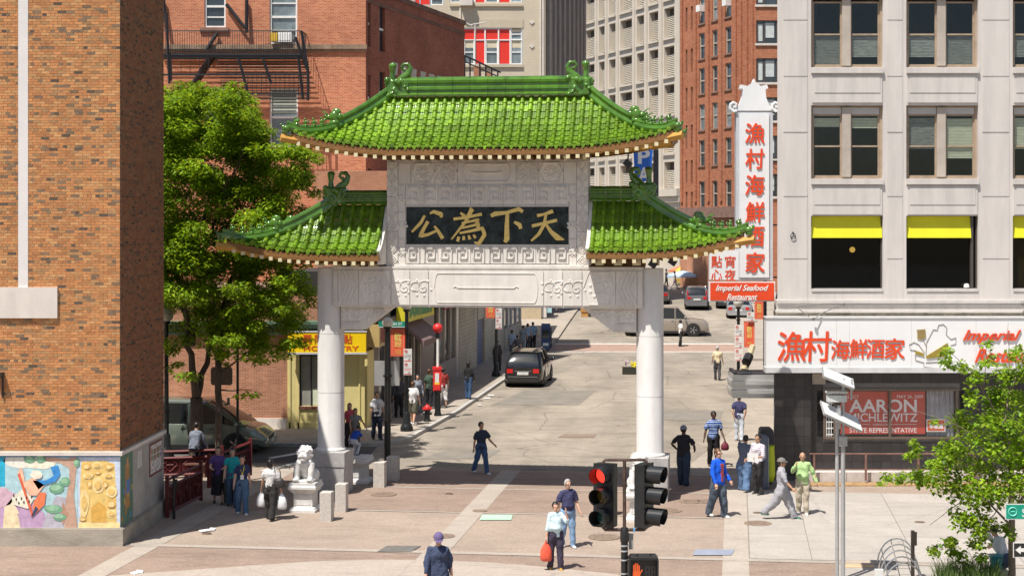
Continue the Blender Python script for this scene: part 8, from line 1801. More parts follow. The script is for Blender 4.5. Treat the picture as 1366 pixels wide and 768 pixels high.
 if fem: rr = [(-.06, .165, .12, 0), (.04, .16, .122, 0), (.16, .135 + .6 * bl, .108 + bl, -.6 * bl), (.28, .150, .125, -.012), (.37, .165, .130, -.012), (.44, .160, .098, 0), (.49, .11, .075, 0), (.525, .066, .060, 0), (.54, .058, .056, 0)]
 else: rr = [(-.06, .178, .13, 0), (.04, .172, .13, 0), (.16, .158 + .5 * bl, .118 + bl, -.6 * bl), (.28, .166, .125, -.3 * bl), (.38, .186, .125, 0), (.45, .180, .098, 0), (.50, .12, .080, 0), (.535, .072, .066, 0), (.55, .062, .06, 0)]
 if loose: rr = [(a - (.03 if i == 0 else 0), c + .03 * loose, d + .03 * loose, e) for i, (a, c, d, e) in enumerate(rr)]
 b.loft([tor(a, c, d, e) for a, c, d, e in rr]); b.tube([T(x_ * sw, .0, (.478 - .02 * abs(x_)) * h) for x_ in (-1, -.5, 0, .5, 1)], [.064 * h, .072 * h, .070 * h, .072 * h, .064 * h], 12)
 for s in (-1, 1):
  S, el, wr_, l = AR[s]; S2 = S - V((s * .035 * h, 0, .01))
  if sleeve > 0:
   if sleeve <= .5: pts = [S2, S.lerp(el, .35), S.lerp(el, sleeve * 1.5)]; rd = [.062 * h, .062 * h, .066 * h]
   else: e2 = el.lerp(wr_, min(1, (sleeve - .5) * 2)); pts = [S2, S.lerp(el, .5), el, el.lerp(e2, .5), e2]; rd = [.064 * h, .056 * h, .051 * h, .048 * h, .040 * h]
   b.tube(pts, rd, 12)
 o = b.build('jacket' if jacket else 'shirt', topmat or cloth(top), t); remesh(o, vox, sm=2, disp=.032, dscale=8, seed=seed + 50)
 if jacket:  # open front showing the shirt below
  b = B(); b.loft([[T(x_ * h, -(.148 if zz > .15 else .15) * h - .002, zz * h) for x_ in xs_] + [T(x_ * h, -.10 * h, zz * h) for x_ in xs_[::-1]] for zz, xs_ in ((.0, (-.035, .035)), (.25, (-.04, .04)), (.44, (-.05, .05)))]); b.build('shirt', cloth(jacket), t)
 b = B(); b.loft([tor(-.0 if False else .065, .174, .128), tor(.085, .172, .127)]);
 b = B(); b.tube([T(.070 * h * math.cos(a), .058 * h * math.sin(a), (.525 + .012 * math.sin(a)) * h) for a in [2 * math.pi * q / 14 for q in range(15)]], .012 * h, 6); b.build('collar', topmat or cloth(top if not jacket else top), t, smooth=True)
 # --- shoes
 for s in (-1, 1):
  hp, kn, an = LG[s]; b = B(); a = V((an.x, an.y, an.z - .085 * h + 0)); c = a
  pts = [(c + V((0, .055 * h, .03 * h))), (c + V((0, .03 * h, .045 * h))), (c + V((s * .004, -.05 * h, .04 * h))), (c + V((s * .008, -.12 * h, .030 * h))), (c + V((s * .01, -.175 * h, .024 * h)))]
  b.tube(pts, [.026 * h, .042 * h, .045 * h, .046 * h, .022 * h], 10, flat=.8, up=(0, 0, 1)); b.build('shoe', shoes or M_shoe, t, smooth=True)
 # --- hair
 if hair != 'none':
  b = B(); nu, nv = 20, 12; vs = []; fs = []; idx = {}
  rs = random.Random(seed)
  for i in range(nv + 1):
   el_ = -math.pi / 2 + math.pi * i / nv
   for j in range(nu):
    a = 2 * math.pi * j / nu; x, y, z = math.cos(el_) * math.cos(a), math.cos(el_) * math.sin(a), math.sin(el_); w_ = 1 + rs.uniform(-.03, .05)
    vs.append((x * .088 * k * w_, (.020 + y * .106 * w_) * k, (.030 + z * .104 * w_) * k))
  for i in range(nv):
   for j in range(nu):
    q = (i * nu + j, i * nu + (j + 1) % nu, (i + 1) * nu + (j + 1) % nu, (i + 1) * nu + j); c = sum((V(vs[m_]) for m_ in q), V()) / 4
    fr_ = c.y < -.045 * k; lim = (.078 if fr_ else (-.01 if c.y < .02 * k else -.075)) * k
    if hair == 'g': lim += .02 * k
    if c.z > lim: fs.append(q)
  b.add(vs, fs, hm)
  if hlen:
   L_ = hlen; rings = [[hm @ V((rx * k * math.cos(a), (.055 + ry * math.sin(a)) * k, zz * k)) for a in [2 * math.pi * q / 12 for q in range(12)]] for zz, rx, ry in ((.03, .082, .05), (-.06, .084, .045), (-.06 - L_ * .5, .082, .038), (-.06 - L_, .05, .022))]; b.loft(rings)
  b.build('hair', HAIR[hair], t, smooth=True)
 if cap is not None:
  cm = cloth(cap); b = B(); nu = 18; rings = []
  for i in range(6): e_ = math.pi / 2 * i / 5.0; rings.append([hm @ V((math.cos(e_) * .100 * k * math.cos(a), (.014 + math.cos(e_) * .124 * math.sin(a)) * k, (.034 + .112 * math.sin(e_)) * k)) for a in [2 * math.pi * j / nu for j in range(nu)]])
  rings = rings[:-1] + [[hm @ V((.008 * k * math.cos(a), (.012 + .008 * math.sin(a)) * k, .147 * k)) for a in [2 * math.pi * j / nu for j in range(nu)]]]
  b.loft(rings)
  br = [hm @ V(((.080 * math.cos(a)) * k, (-.075 - .085 * math.sin(a)) * k, (.036 - .022 * math.sin(a)) * k)) for a in [math.pi * q / 8 for q in range(9)]]; b.add(br + [p + V((0, 0, .009)) for p in br], [tuple(range(9)), tuple(reversed(range(9, 18)))] + [(q + 1, q, q + 9, q + 10) for q in range(8)])
  b.build('cap', cm, t, smooth='auto')
 t_info = dict(AR=AR, T=T, hm=hm, h=h, k=k, LG=LG); return t, t_info
def glasses(t, I):
 b = B(); k = I['k']
 for s in (-1, 1): b.ball((s * .033 * k, -.092 * k, .004 * k), (.027 * k, .008 * k, .018 * k), 8, 6, I['hm']); b.bar(I['hm'] @ Vector((s * .06 * k, -.085 * k, .008 * k)), I['hm'] @ Vector((s * .082 * k, .0, .004 * k)), .006)
 b.build('sunglasses', M_eye, t)
def hand(I, s): S, el, wr_, l = I['AR'][s]; return wr_ + l * .09 * I['h']
def world_of(t, p): return t.matrix_basis @ p if False else (Matrix.Translation(t.location) @ Matrix.Rotation(t.rotation_euler.z, 4, 'Z')) @ p
def bag(t, I, s, size, m, label, cat='bag', name='carrier_bag', drop=0.0, w2=.55):
 p = world_of(t, hand(I, s)) + Vector((0, 0, -.02)); g = thing(name, label, cat, p); b = B(); w_, h_ = size
 rings = []
 for zz, f, c in ((-h_, .75, 1), (-h_ * .85, 1.0, 1), (-h_ * .5, .95, .9), (-h_ * .28, .7, .6), (-h_ * .12, .35, .35), (.0, .10, .3)):
  rings.append([(w_ / 2 * f * math.cos(a) * (1 + .06 * math.sin(5 * a)), w_ / 2 * w2 * c * f * math.sin(a), zz - drop) for a in [2 * math.pi * q / 14 for q in range(14)]])
 b.loft(rings); b.build('bag', m, g, smooth=True); b = B();
 for dx in (-.03, .03): b.tube([(dx, 0, -h_ * .15), (dx * .6, 0, .0), (0, 0, .03)], .008, 5)
 b.build('handle', m, g); return g
C_ = cloth
# -------- foreground
person('person in navy overalls and purple cap walking towards the camera at the bottom edge', 585, 826.8, 1.76, 8, (.035, .05, .10), (.035, .05, .10), 'l', 'b', cap=(.12, .09, .20), sleeve=.86, stride=14, sarm=12, head_pitch=16, loose=.35)
t, I = person('person in pale blue top and dark trousers on the phone, carrying a red bag', 741, 760, 1.55, 12, (.52, .66, .70), (.045, .035, .06), 'l', 'b', fem=True, belly=.055, sleeve=.75, stride=5, arms={-1: (4, 9, 6, 0), 1: (55, 24, 118, .62)}, shoes=mat('shoe_tan', (.42, .24, .05), .5)); bag(t, I, -1, (.27, .44), mat('bag_red', (.72, .10, .05), .4, var=.2, scale=6, bump=.3), 'red plastic shopping bag held by the person on the phone')
t, I = person('person in navy polo shirt, sunglasses and pale jeans behind the one on the phone', 757.5, 730, 1.66, 22, (.035, .035, .09), (.20, .31, .46), 'l', 'g', sleeve=.5, stride=6, arms={1: (4, 10, 30, .0), -1: (-6, 10, 12, 0)}, belly=.03, shoes=M_shoew); glasses(t, I)
person('person in dark navy tee shirt and jeans crossing the street inside the gate', 642, 632, 1.66, 42, (.018, .03, .055), (.04, .09, .19), 'm', 'b', sleeve=.5, stride=13, arms={1: (24, 12, 28, 0), -1: (-12, 8, 10, 0)}, shoes=M_shoew)
t, I = person('person in bright blue jacket over a rust shirt, walking right', 958, 690, 1.86, 40, (.0, .09, .62), (.06, .08, .11), 'l', 'n', sleeve=1.0, stride=10, jacket=(.42, .07, .04), shoes=M_shoew, loose=.25, arms={-1: (10, 8, 16, 0), 1: (0, 12, 40, .2)}); glasses(t, I)
person('person in grey tee shirt, grey trousers and cap striding right with green shoes', 1043, 692.5, 1.70, 78, (.34, .33, .36), (.33, .32, .34), 'm', 'b', cap=(.17, .155, .14), sleeve=.62, stride=25, arms={-1: (24, 10, 22, 0), 1: (-18, 8, 10, 0)}, loose=.4, shoes=mat('shoe_green', (.08, .30, .22), .6))
t, I = person('person in pale green pullover and khaki trousers with a hand at the mouth', 1070.5, 686.5, 1.70, -8, (.36, .52, .22), (.48, .41, .31), 'm', 'none', sleeve=1.0, belly=.05, stride=4, arms={-1: (42, 16, 112, .62), 1: (0, 24, 22, .1)}, shoes=M_shoew)
t, I = person('person in white striped shirt and black trousers holding papers', 1011, 659.5, 1.76, -42, (.6, .6, .6), (.025, .022, .024), 'm', 'b', sleeve=.6, stride=2, arms={1: (16, 8, 72, .3), -1: (6, 8, 60, .2)}, topmat=stripemat('shirt_white_stripe', [(0, (.66, .62, .64)), (.62, (.66, .62, .64)), (.78, (.30, .24, .38))], .055)); p = world_of(t, hand(I, 1)); g = thing('papers', 'white sheets of paper held by the person in the striped shirt', 'papers', p); b = B(); b.cbox((-.05, 0, .02), (.30, .015, .24)); b.build('sheet', M_white, g)
person('person in loose grey jacket and blue jeans leaning away near the striped shirt', 993, 655, 1.66, 160, (.13, .145, .20), (.10, .17, .30), 'm', 'b', sleeve=1.0, stride=10, lean=16, loose=.6, shoes=M_shoew, arms={1: (50, 14, 60, .1), -1: (40, 16, 60, .1)})
person('person in navy shirt and pale trousers, arms behind the back, under the steel canopy', 986, 588, 1.70, 165, (.035, .035, .10), (.50, .54, .60), 'l', 'b', sleeve=.5, stride=4, arms={1: (-25, 10, 28, .45), -1: (-25, 16, 40, .5)}, shoes=M_shoew)
t, I = person('person in blue and grey striped polo shirt and black trousers with a dark red bag', 952, 622, 1.80, 10, (.1, .15, .3), (.014, .012, .014), 'd', 'b', sleeve=.5, stride=5, arms={-1: (6, 16, 10, 0), 1: (8, 10, 30, .0)}, topmat=stripemat('polo_stripe', [(0, (.02, .06, .28)), (.40, (.40, .48, .58)), (.62, (.02, .06, .28)), (.8, (.30, .38, .50))], .115)); bag(t, I, 1, (.26, .30), mat('bag_wine', (.16, .02, .04), .5), 'dark red bag held by the person in the striped polo shirt', name='handbag')
person('person in black tee shirt, dark jeans and grey cap with hands on hips', 912, 647, 1.80, 150, (.014, .013, .018), (.02, .04, .07), 'd', 'b', cap=(.20, .20, .26), sleeve=.5, stride=3, arms={1: (-12, 38, 62, .9), -1: (-5, 34, 60, .9)}, belly=.04, loose=.25)
t, I = person('person in white shirt and black trousers seen from behind with two white bags', 361, 693, 1.62, 168, (.62, .62, .60), (.02, .018, .018), 'm', 'b', fem=True, sleeve=.5, stride=9, arms={-1: (2, 14, 6, 0), 1: (6, 16, 8, 0)}, hlen=.05, loose=.2)
mb = mat('bag_white', (.68, .69, .70), .35, var=.1, bump=.3, bscale=14); bag(t, I, -1, (.28, .42), mb, 'white plastic bag in the left hand of the person in the white shirt'); bag(t, I, 1, (.26, .40), mb, 'white plastic bag in the other hand, to the left in the picture')
g = thing('handbag', 'black shoulder handbag hanging from the person in the white shirt', 'handbag', world_of(t, Vector((-.24, -.0, .98)))); b = B(); b.loft([[(rx * math.cos(a), ry * math.sin(a), z) for a in [2 * math.pi * q / 12 for q in range(12)]] for z, rx, ry in ((-.13, .12, .06), (-.1, .16, .08), (.06, .14, .06), (.12, .08, .03))]); b.build('bag', M_shoe, g, smooth=True); b = B(); b.tube([(.05, 0, .1), (.02, .02, .3), (-.1, .0, .48), (-.12, -.1, .3)], .012, 5); b.build('strap', M_shoe, g)
person('person in purple top and long black skirt with folded arms beside the red fence', 291, 672, 1.62, 12, (.10, .05, .20), (.014, .012, .016), 'l', 'b', fem=True, skirt=True, sleeve=.45, stride=8, arms={-1: (18, 14, 68, .5), 1: (18, 12, 70, .5)})
person('person in turquoise top and jeans between the other two walking women', 310, 676, 1.64, 10, (.01, .32, .34), (.05, .09, .16), 'l', 'b', fem=True, sleeve=.35, stride=8, sarm=8, hlen=.04)
t, I = person('person in navy shirt and jeans with a yellow lanyard and white badge', 323, 686, 1.60, 12, (.025, .035, .10), (.07, .14, .24), 'l', 'b', fem=True, sleeve=.42, stride=6, sarm=6, shoes=M_shoew); h_ = I['h']; b = B(); T_ = I['T']; b.tube([T_(-.06 * h_, -.05 * h_, .52 * h_), T_(-.04 * h_, -.145 * h_, .40 * h_), T_(0, -.15 * h_, .26 * h_)], .011, 5); b.tube([T_(.06 * h_, -.05 * h_, .52 * h_), T_(.04 * h_, -.145 * h_, .40 * h_), T_(0, -.15 * h_, .26 * h_)], .011, 5); b.build('lanyard', mat('lanyard_yellow', (.75, .60, .02), .6), t)
b = B(); p = T_(0, -.165 * h_, .20 * h_); b.cbox(p, (.09, .012, .12)); b.build('badge', M_white, t)
Ys2 = 41.6; g = thing('suitcase', 'black wheeled suitcase standing behind the person with the yellow lanyard', 'suitcase', (PX(308, Ys2), Ys2, 0)); b = B(); b.box(-.17, .17, -.13, .13, .06, .62); b.box(-.13, .13, -.15, -.13, .12, .5); b.build('case', M_shoe, g); b = B(); b.tube([(-.11, .1, .62), (-.11, .1, .95), (.11, .1, .95), (.11, .1, .62)], .012, 6); b.build('pull_handle', M_blk, g); b = B(); M_ = Matrix.Rotation(math.pi / 2, 4, 'Y'); b.ball((-.13, .1, .035), .035, 8, 6); b.ball((.13, .1, .035), .035, 8, 6); b.build('wheels', M_tyre, g)
g = thing('carrier_bag', 'small blue carrier bag with white print beside the black suitcase', 'bag', (PX(302, 42), 42, .72)); b = B(); b.box(-.13, .13, -.05, .05, -.16, .16); b.build('bag', mat('bag_blue', (.04, .12, .38), .4), g); b = B(); b.box(-.06, .06, -.055, -.051, -.08, .1); b.build('print', M_white, g)
person('person in grey shirt seated with the back turned behind the park fence', 259, 640, 1.68, 170, (.16, .18, .22), (.03, .03, .04), 'm', 'b', sleeve=1.0, sit=True, lean=18, Y=45.9, z0=.42)
b = B(); b.box(PX(245, 46), PX(274, 46), 45.9, 46.4, .40, .46); tb_ = thing('park_bench', 'plain dark bench under the person in grey behind the park fence', 'bench', (PX(260, 46), 46, 0)); b.build('seat', M_rust, tb_, world=True); b = B(); b.box(PX(246, 46), PX(248, 46), 46, 46.3, 0, .40); b.box(PX(271, 46), PX(273, 46), 46, 46.3, 0, .40); b.build('leg', M_rust, tb_, world=True)
# -------- corner pavement (z = pavement)
zp = .13
person('person in pink top standing behind the left pillar pedestal', 466.5, 590, 1.60, 20, (.55, .08, .12), (.05, .035, .04), 'l', 'n', fem=True, hlen=.14, stride=3, sleeve=.5, z0=0, Y=52.0)
person('person in grey vest and brown trousers beside the one in pink', 474, 592, 1.52, 15, (.20, .20, .21), (.14, .10, .07), 'm', 'b', fem=True, hlen=.2, stride=5, sleeve=.15, Y=51.2, arms={1: (8, 30, 14, 0), -1: (10, 10, 30, .2)})
person('child in blue top and pale trousers crouching on the empty white pedestal', 470.5, 612, 1.12, 150, (.01, .06, .42), (.50, .52, .56), 'm', 'b', sleeve=.5, crouch=1.0, lean=35, Y=45.2, z0=.80)
t, I = person('person in white printed tee shirt and dark jeans beside the nearer black lamp post', 503, 586, 1.72, 25, (.55, .54, .55), (.02, .025, .05), 'm', 'b', stride=6, sarm=6, sleeve=.5, z0=zp)
T_ = I['T']; b = B(); r_ = random.Random(3)
for q in range(7): p = T_(r_.uniform(-.07, .07), -.148, r_.uniform(.22, .38)); b.ball(p, (r_.uniform(.012, .03), .006, r_.uniform(.008, .03)), 6, 4)
b.build('print', mat('shirt_print', (.12, .11, .12), .8), t)
person('person in white tee shirt and olive shorts walking away near the red topped hydrant', 551, 566, 1.68, 168, (.64, .63, .63), (.085, .085, .06), 'l', 'n', legs='shorts', stride=13, sleeve=.5, arms={1: (20, 10, 40, 0), -1: (5, 8, 10, 0)}, z0=zp, shoes=M_shoew)
person('person in dark clothes standing in shade just behind the corner lamp post', 532, 556, 1.66, 20, (.05, .055, .07), (.015, .015, .02), 'm', 'b', stride=2, sleeve=1.0, z0=zp, detail=0)
person('person in hooded grey top in the shade by the shop doorway', 557, 552, 1.62, 10, (.20, .22, .26), (.03, .035, .05), 'l', 'b', fem=True, hlen=.1, stride=3, sleeve=1.0, z0=zp, detail=0)
person('person in dark green shirt and black trousers left of the red alarm box', 573, 545, 1.68, 150, (.05, .09, .06), (.014, .014, .016), 'm', 'n', stride=5, sleeve=.5, z0=zp, arms={-1: (-10, 40, 90, .6), 1: (0, 10, 10, 0)}, detail=0, shoes=M_shoew)
person('person in dark red shirt and white shorts right of the red alarm box', 591, 543, 1.68, 200, (.28, .03, .025), (.62, .60, .60), 'm', 'b', legs='capri', stride=5, sleeve=.5, z0=zp, detail=0)
person('person in black jacket and blue jeans walking along the shaded shop fronts', 625, 532, 1.66, 165, (.010, .010, .012), (.035, .075, .16), 'm', 'b', fem=True, hlen=.12, stride=6, sleeve=1.0, z0=zp, detail=0)
person('person in dark coat with a bag beside the lamp post left of the black car', 663.5, 494, 1.62, 190, (.04, .035, .035), (.02, .02, .02), 'm', 'b', fem=True, stride=4, sleeve=1.0, z0=zp, loose=.4, detail=0)
for (px, pf, H, face, tp, bt, lab, fem) in (
 (683, 478, 1.66, 160, (.30, .40, .55), (.15, .17, .2), 'person in pale blue shirt nearest the ivory wall behind the black car', False),
 (690, 482, 1.5, 170, (.10, .10, .12), (.03, .03, .04), 'person in charcoal top just above the roof of the black car', False),
 (698, 470, 1.66, 165, (.22, .27, .32), (.28, .30, .32), 'person in grey shirt and light trousers in the group behind the black car', False),
 (704, 468, 1.70, 170, (.26, .33, .45), (.05, .05, .06), 'person in mid blue shirt in the middle of the group on the pavement', False),
 (711, 467, 1.75, 172, (.24, .38, .50), (.012, .012, .014), 'tall person in light blue shirt and black trousers beside the blue newspaper box', False),
 (690, 494, 1.15, 170, (.25, .42, .60), (.1, .1, .15), 'child in sky blue top directly behind the black car roof', False)):
 person(lab, px, pf, H, face, tp, bt, 'm', 'b', stride=6, sleeve=.5, z0=zp, detail=0, fem=fem)
person('person in lilac white shirt walking away in the sun under the gate beam', 743.5, 443, 1.72, 150, (.55, .50, .58), (.10, .085, .08), 'l', 'g', stride=14, sleeve=.5, detail=0, z0=gz(110) + .1, Y=109)
person('person in dark jacket browsing the far shop front', 730, 436, 1.65, 20, (.25, .10, .10), (.02, .02, .02), 'm', 'b', stride=3, sleeve=1, detail=0, z0=gz(116), Y=116)
person('person in cream vest and dark trousers walking up the middle of the street', 957, 507, 1.74, 170, (.62, .52, .34), (.06, .055, .06), 'm', 'g', stride=7, sleeve=.5, arms={1: (5, 10, 12, 0), -1: (5, 10, 12, 0)}, detail=0)
person('person in white shirt and black trousers crossing in front of the tan vehicle', 908, 466, 1.70, 110, (.66, .65, .62), (.02, .02, .022), 'd', 'b', stride=6, sleeve=.5, detail=0, Y=94.5, z0=gz(94.5))
person('person in cream top striding across the far end of the street by the umbrellas', 900, 386, 1.74, 100, (.60, .55, .45), (.48, .38, .38), 'm', 'b', stride=24, sleeve=.5, detail=0, Y=138, z0=gz(138))
person('small dark haired person passing the far end of the street, at the pillar edge', 889, 372, 1.7, 90, (.03, .03, .035), (.02, .02, .02), 'm', 'b', stride=10, sleeve=1, detail=0, Y=144, z0=gz(144))
person('person in white top bending over beside the tree trunk at the lower right', 1341, 803, 1.62, -150, (.66, .65, .68), (.06, .07, .14), 'l', 'b', fem=True, sleeve=.5, crouch=.8, lean=30, Y=31.5, arms={1: (130, 30, 60, .2), -1: (20, 10, 20, 0)})
g = thing('bucket', 'teal bucket beside the bending person at the lower right', 'bucket', (PX(1327, 31.5), 31.4, .55)); b = B(); b.lathe([(.11, 0), (.15, .27), (.16, .28), (.145, .285)], (0, 0, 0), 16); b.build('pail', mat('teal_plastic', (.04, .28, .34), .4), g, smooth='auto'); b = B(); b.box(-.2, .2, -.2, .2, -.55, -.002); b.build('plinth', M_conc, g)
person('person with dark hair walking low behind the striped polo shirt, mostly hidden', 952, 618, 1.66, 0, (.05, .05, .06), (.03, .03, .04), 'd', 'b', Y=55.5, stride=3, detail=0) if False else None
# ================================================================ TREES AND PLANTS
M_bark = mat('tree_bark', (.075, .055, .042), .9, var=.35, scale=7, bump=.6, bscale=18, stretch=(1, 1, .25)); M_bark2 = mat('young_bark', (.20, .155, .11), .85, var=.25, scale=9, bump=.3, stretch=(1, 1, .3))
M_leaf = leafmat('leaf', 0, 0, .42)
def limb(b, a, c, r0, r1, seed, n=7, sag=0.0, wob=.12):
 r_ = random.Random(seed); a, c = Vector(a), Vector(c); L = (c - a).length; pts = []
 for i in range(n + 1):
  f = i / n; p = a.lerp(c, f); k = math.sin(math.pi * f) * wob * L; p = p + Vector((r_.uniform(-1, 1), r_.uniform(-1, 1), r_.uniform(-.5, .5))) * k * .35 + Vector((0, 0, -sag * L * math.sin(math.pi * f))); pts.append(p)
 b.tube(pts, [r0 + (r1 - r0) * (i / n) ** .8 for i in range(n + 1)], 8 if r0 > .06 else 5); return pts
def leaves_np(name, centres, per, lw, ll, cols, parent, seed, droop=.3, spread=1.0, world=True, layered=0.0, fold=.15):
 r_ = random.Random(seed); vs = []; fs = []; cs = []; o = origin(parent)
 for (c, rad, cnt) in centres:
  shade = r_.uniform(.78, 1.2)
  for _ in range(int(cnt * per)):
   d = Vector((r_.gauss(0, 1), r_.gauss(0, 1), r_.gauss(0, 1))); d.normalize(); q = r_.random() ** .42; p = Vector(c) + Vector((d.x * rad[0], d.y * rad[1], d.z * rad[2])) * q * spread
   k = r_.uniform(.65, 1.25); a = r_.uniform(0, 2 * math.pi); tilt = r_.uniform(-droop, droop * .6) - droop * .35
   u = Vector((math.cos(a), math.sin(a), tilt)).normalized() * ll * k; side = Vector((-math.sin(a), math.cos(a), r_.uniform(-.5, .5))).normalized() * lw * k
   n0 = len(vs); m = p + u * .5; dn = Vector((0, 0, -ll * fold))
   vs.extend([p - o, m + side * .5 - o, p + u + dn - o, m - side * .5 - o]); fs.append((n0, n0 + 1, n0 + 2, n0 + 3))
   cc = cols[r_.randrange(len(cols))]; z = r_.uniform(.65, 1.3) * shade; cs.append((cc[0] * z, cc[1] * z, cc[2] * z, 1))
 me = bpy.data.meshes.new(name); me.from_pydata([tuple(v) for v in vs], [], fs); me.materials.append(M_leaf); ca = me.color_attributes.new('Col', 'FLOAT_COLOR', 'CORNER')
 buf = []
 for c in cs: buf.extend(c * 4)
 ca.data.foreach_set('color', buf); me.update(); ob = bpy.data.objects.new(name, me); C.objects.link(ob); ob.parent = parent; return ob
# ---- big street tree on the left
YT1 = 49.0
tr = thing('street_tree', 'large bright green leafy tree between the brick building and the gate', 'tree', (PX(262, YT1), YT1, 0))
b = B(); base = Vector((PX(262, YT1), YT1, 0)); fork = P(262, 530, YT1)
limb(b, base - Vector((0, 0, .1)), fork, .26, .20, 1, wob=.02)
ends = []
LT = [((258, 470), (244, 400), .13), ((262, 500), (290, 420), .12), ((250, 440), (236, 330), .10), ((256, 460), (270, 340), .10), ((285, 430), (330, 330), .08), ((285, 440), (350, 420), .07), ((240, 400), (225, 260), .07), ((268, 360), (285, 220), .07), ((320, 350), (380, 260), .05), ((275, 330), (330, 190), .05), ((240, 360), (260, 200), .05), ((340, 430), (395, 450), .035), ((330, 340), (400, 330), .04), ((236, 330), (200, 300), .06)]
r_ = random.Random(21)
for i, ((ax, ay), (cx, cy), rr) in enumerate(LT):
 A = fork if i < 2 else P(ax, ay, YT1 + r_.uniform(-.3, .3)); D = P(cx, cy, YT1 + r_.uniform(-2.2, 2.2)); pts = limb(b, A if i > 1 else fork, D, rr * 1.15, rr * .4, 30 + i); ends.append(D)
b.build('trunk', M_bark, tr, world=True, smooth=True)
cl = []
blobs = [(225, 140, 30), (255, 128, 28), (290, 132, 30), (320, 145, 26), (235, 185, 38), (280, 180, 38), (325, 185, 36), (360, 195, 28), (392, 200, 26), (230, 240, 38), (270, 240, 34), (320, 240, 40), (370, 245, 36), (405, 235, 26), (412, 285, 22), (240, 295, 40), (300, 300, 36), (350, 290, 34), (395, 310, 26), (215, 330, 34), (235, 350, 40), (285, 350, 30), (330, 345, 30), (385, 370, 30), (408, 395, 22), (220, 400, 34), (250, 150, 34), (300, 165, 34), (260, 215, 36), (300, 260, 36), (340, 215, 34), (255, 320, 34), (310, 330, 34), (365, 280, 30), (365, 340, 30), (270, 380, 30), (330, 380, 28), (370, 400, 26), (420, 215, 16), (300, 128, 22), (340, 140, 18), (330, 420, 26), (280, 425, 26), (262, 395, 26), (300, 400, 28), (345, 400, 30), (385, 420, 26), (245, 440, 22), (300, 440, 26), (340, 445, 26), (372, 462, 18), (300, 478, 16), (345, 475, 12), (225, 462, 18), (235, 490, 12), (396, 460, 12), (405, 350, 20), (330, 160, 22), (350, 170, 20), (205, 180, 40), (200, 260, 40), (200, 380, 40), (400, 185, 16), (420, 260, 14)]
for i, (x, y, rp) in enumerate(blobs):
 hidden = 1.0
 for rep in range(9 if rp > 24 else 4):
  Y = YT1 + r_.uniform(-2.6, 2.6) * (1 if rp > 24 else .6); s = Y / F; rx = rp * s * r_.uniform(.4, .85)
  c = P(x + r_.uniform(-.6, .6) * rp, y + r_.uniform(-.6, .6) * rp, Y); cl.append((c, (rx, rx * 1.1, rx * .62), rx * rx))
cols = [(.20, .33, .012), (.25, .37, .014), (.16, .28, .012), (.29, .39, .016), (.11, .21, .010)]
leaves_np('crown', cl, 1150, .07, .165, cols, tr, 5, droop=.5)
tr2 = thing('street_tree', 'slim dark trunk of a second tree standing before the minivan', 'tree', (PX(293, 48), 48, 0))
b = B(); limb(b, (PX(293, 48), 48, -.1), P(291, 480, 48), .13, .10, 3, wob=.03); limb(b, P(291, 480, 48), P(305, 400, 48.5), .08, .04, 4); limb(b, P(291, 485, 48), P(275, 420, 47.6), .07, .03, 5); limb(b, P(291, 500, 48), P(340, 462, 47.8), .04, .015, 6); limb(b, P(292, 520, 48), P(335, 520, 47.7), .03, .01, 7); b.build('trunk', M_bark, tr2, world=True, smooth=True)
leaves_np('crown', [(P(310, 455, 47.8), (1.2, .8, .4), 1.0), (P(345, 470, 47.8), (.9, .6, .3), .6), (P(280, 430, 47.8), (.9, .8, .5), .7), (P(330, 525, 47.7), (.45, .3, .12), .10), (P(395, 455, 47.5), (.6, .4, .2), .25), (P(250, 500, 47.5), (.5, .4, .15), .15)], 620, .085, .22, cols[:3], tr2, 9, droop=.5)
# ---- young maple at the lower right
YM = 30.5
mp = thing('young_tree', 'young maple with loose bright yellow green leaves at the lower right corner', 'tree', (PX(1350, YM), YM, 0))
b = B(); base = Vector((PX(1350, YM), YM, 0)); fk = P(1349, 650, YM); limb(b, base, fk, .085, .06, 2, wob=.02)
BR = [((1349, 650), (1335, 560), .045), ((1348, 700), (1290, 640), .03), ((1349, 690), (1400, 600), .04), ((1335, 560), (1300, 500), .028), ((1336, 570), (1360, 480), .03), ((1300, 500), (1262, 463), .012), ((1312, 520), (1318, 450), .012), ((1340, 600), (1262, 560), .022), ((1290, 640), (1185, 632), .018), ((1300, 655), (1240, 700), .014), ((1262, 560), (1215, 545), .008), ((1350, 540), (1345, 430), .014), ((1270, 625), (1210, 585), .009), ((1344, 660), (1280, 745), .014), ((1370, 640), (1420, 560), .03), ((1348, 520), (1380, 440), .014)]
for i, ((ax, ay), (cx, cy), rr) in enumerate(BR): limb(b, P(ax, ay, YM + (0 if i < 3 else r_.uniform(-.3, .3))), P(cx, cy, YM + r_.uniform(-.7, .7)), rr, rr * .3, 60 + i, wob=.1)
b.build('trunk', M_bark2, mp, world=True, smooth=True)
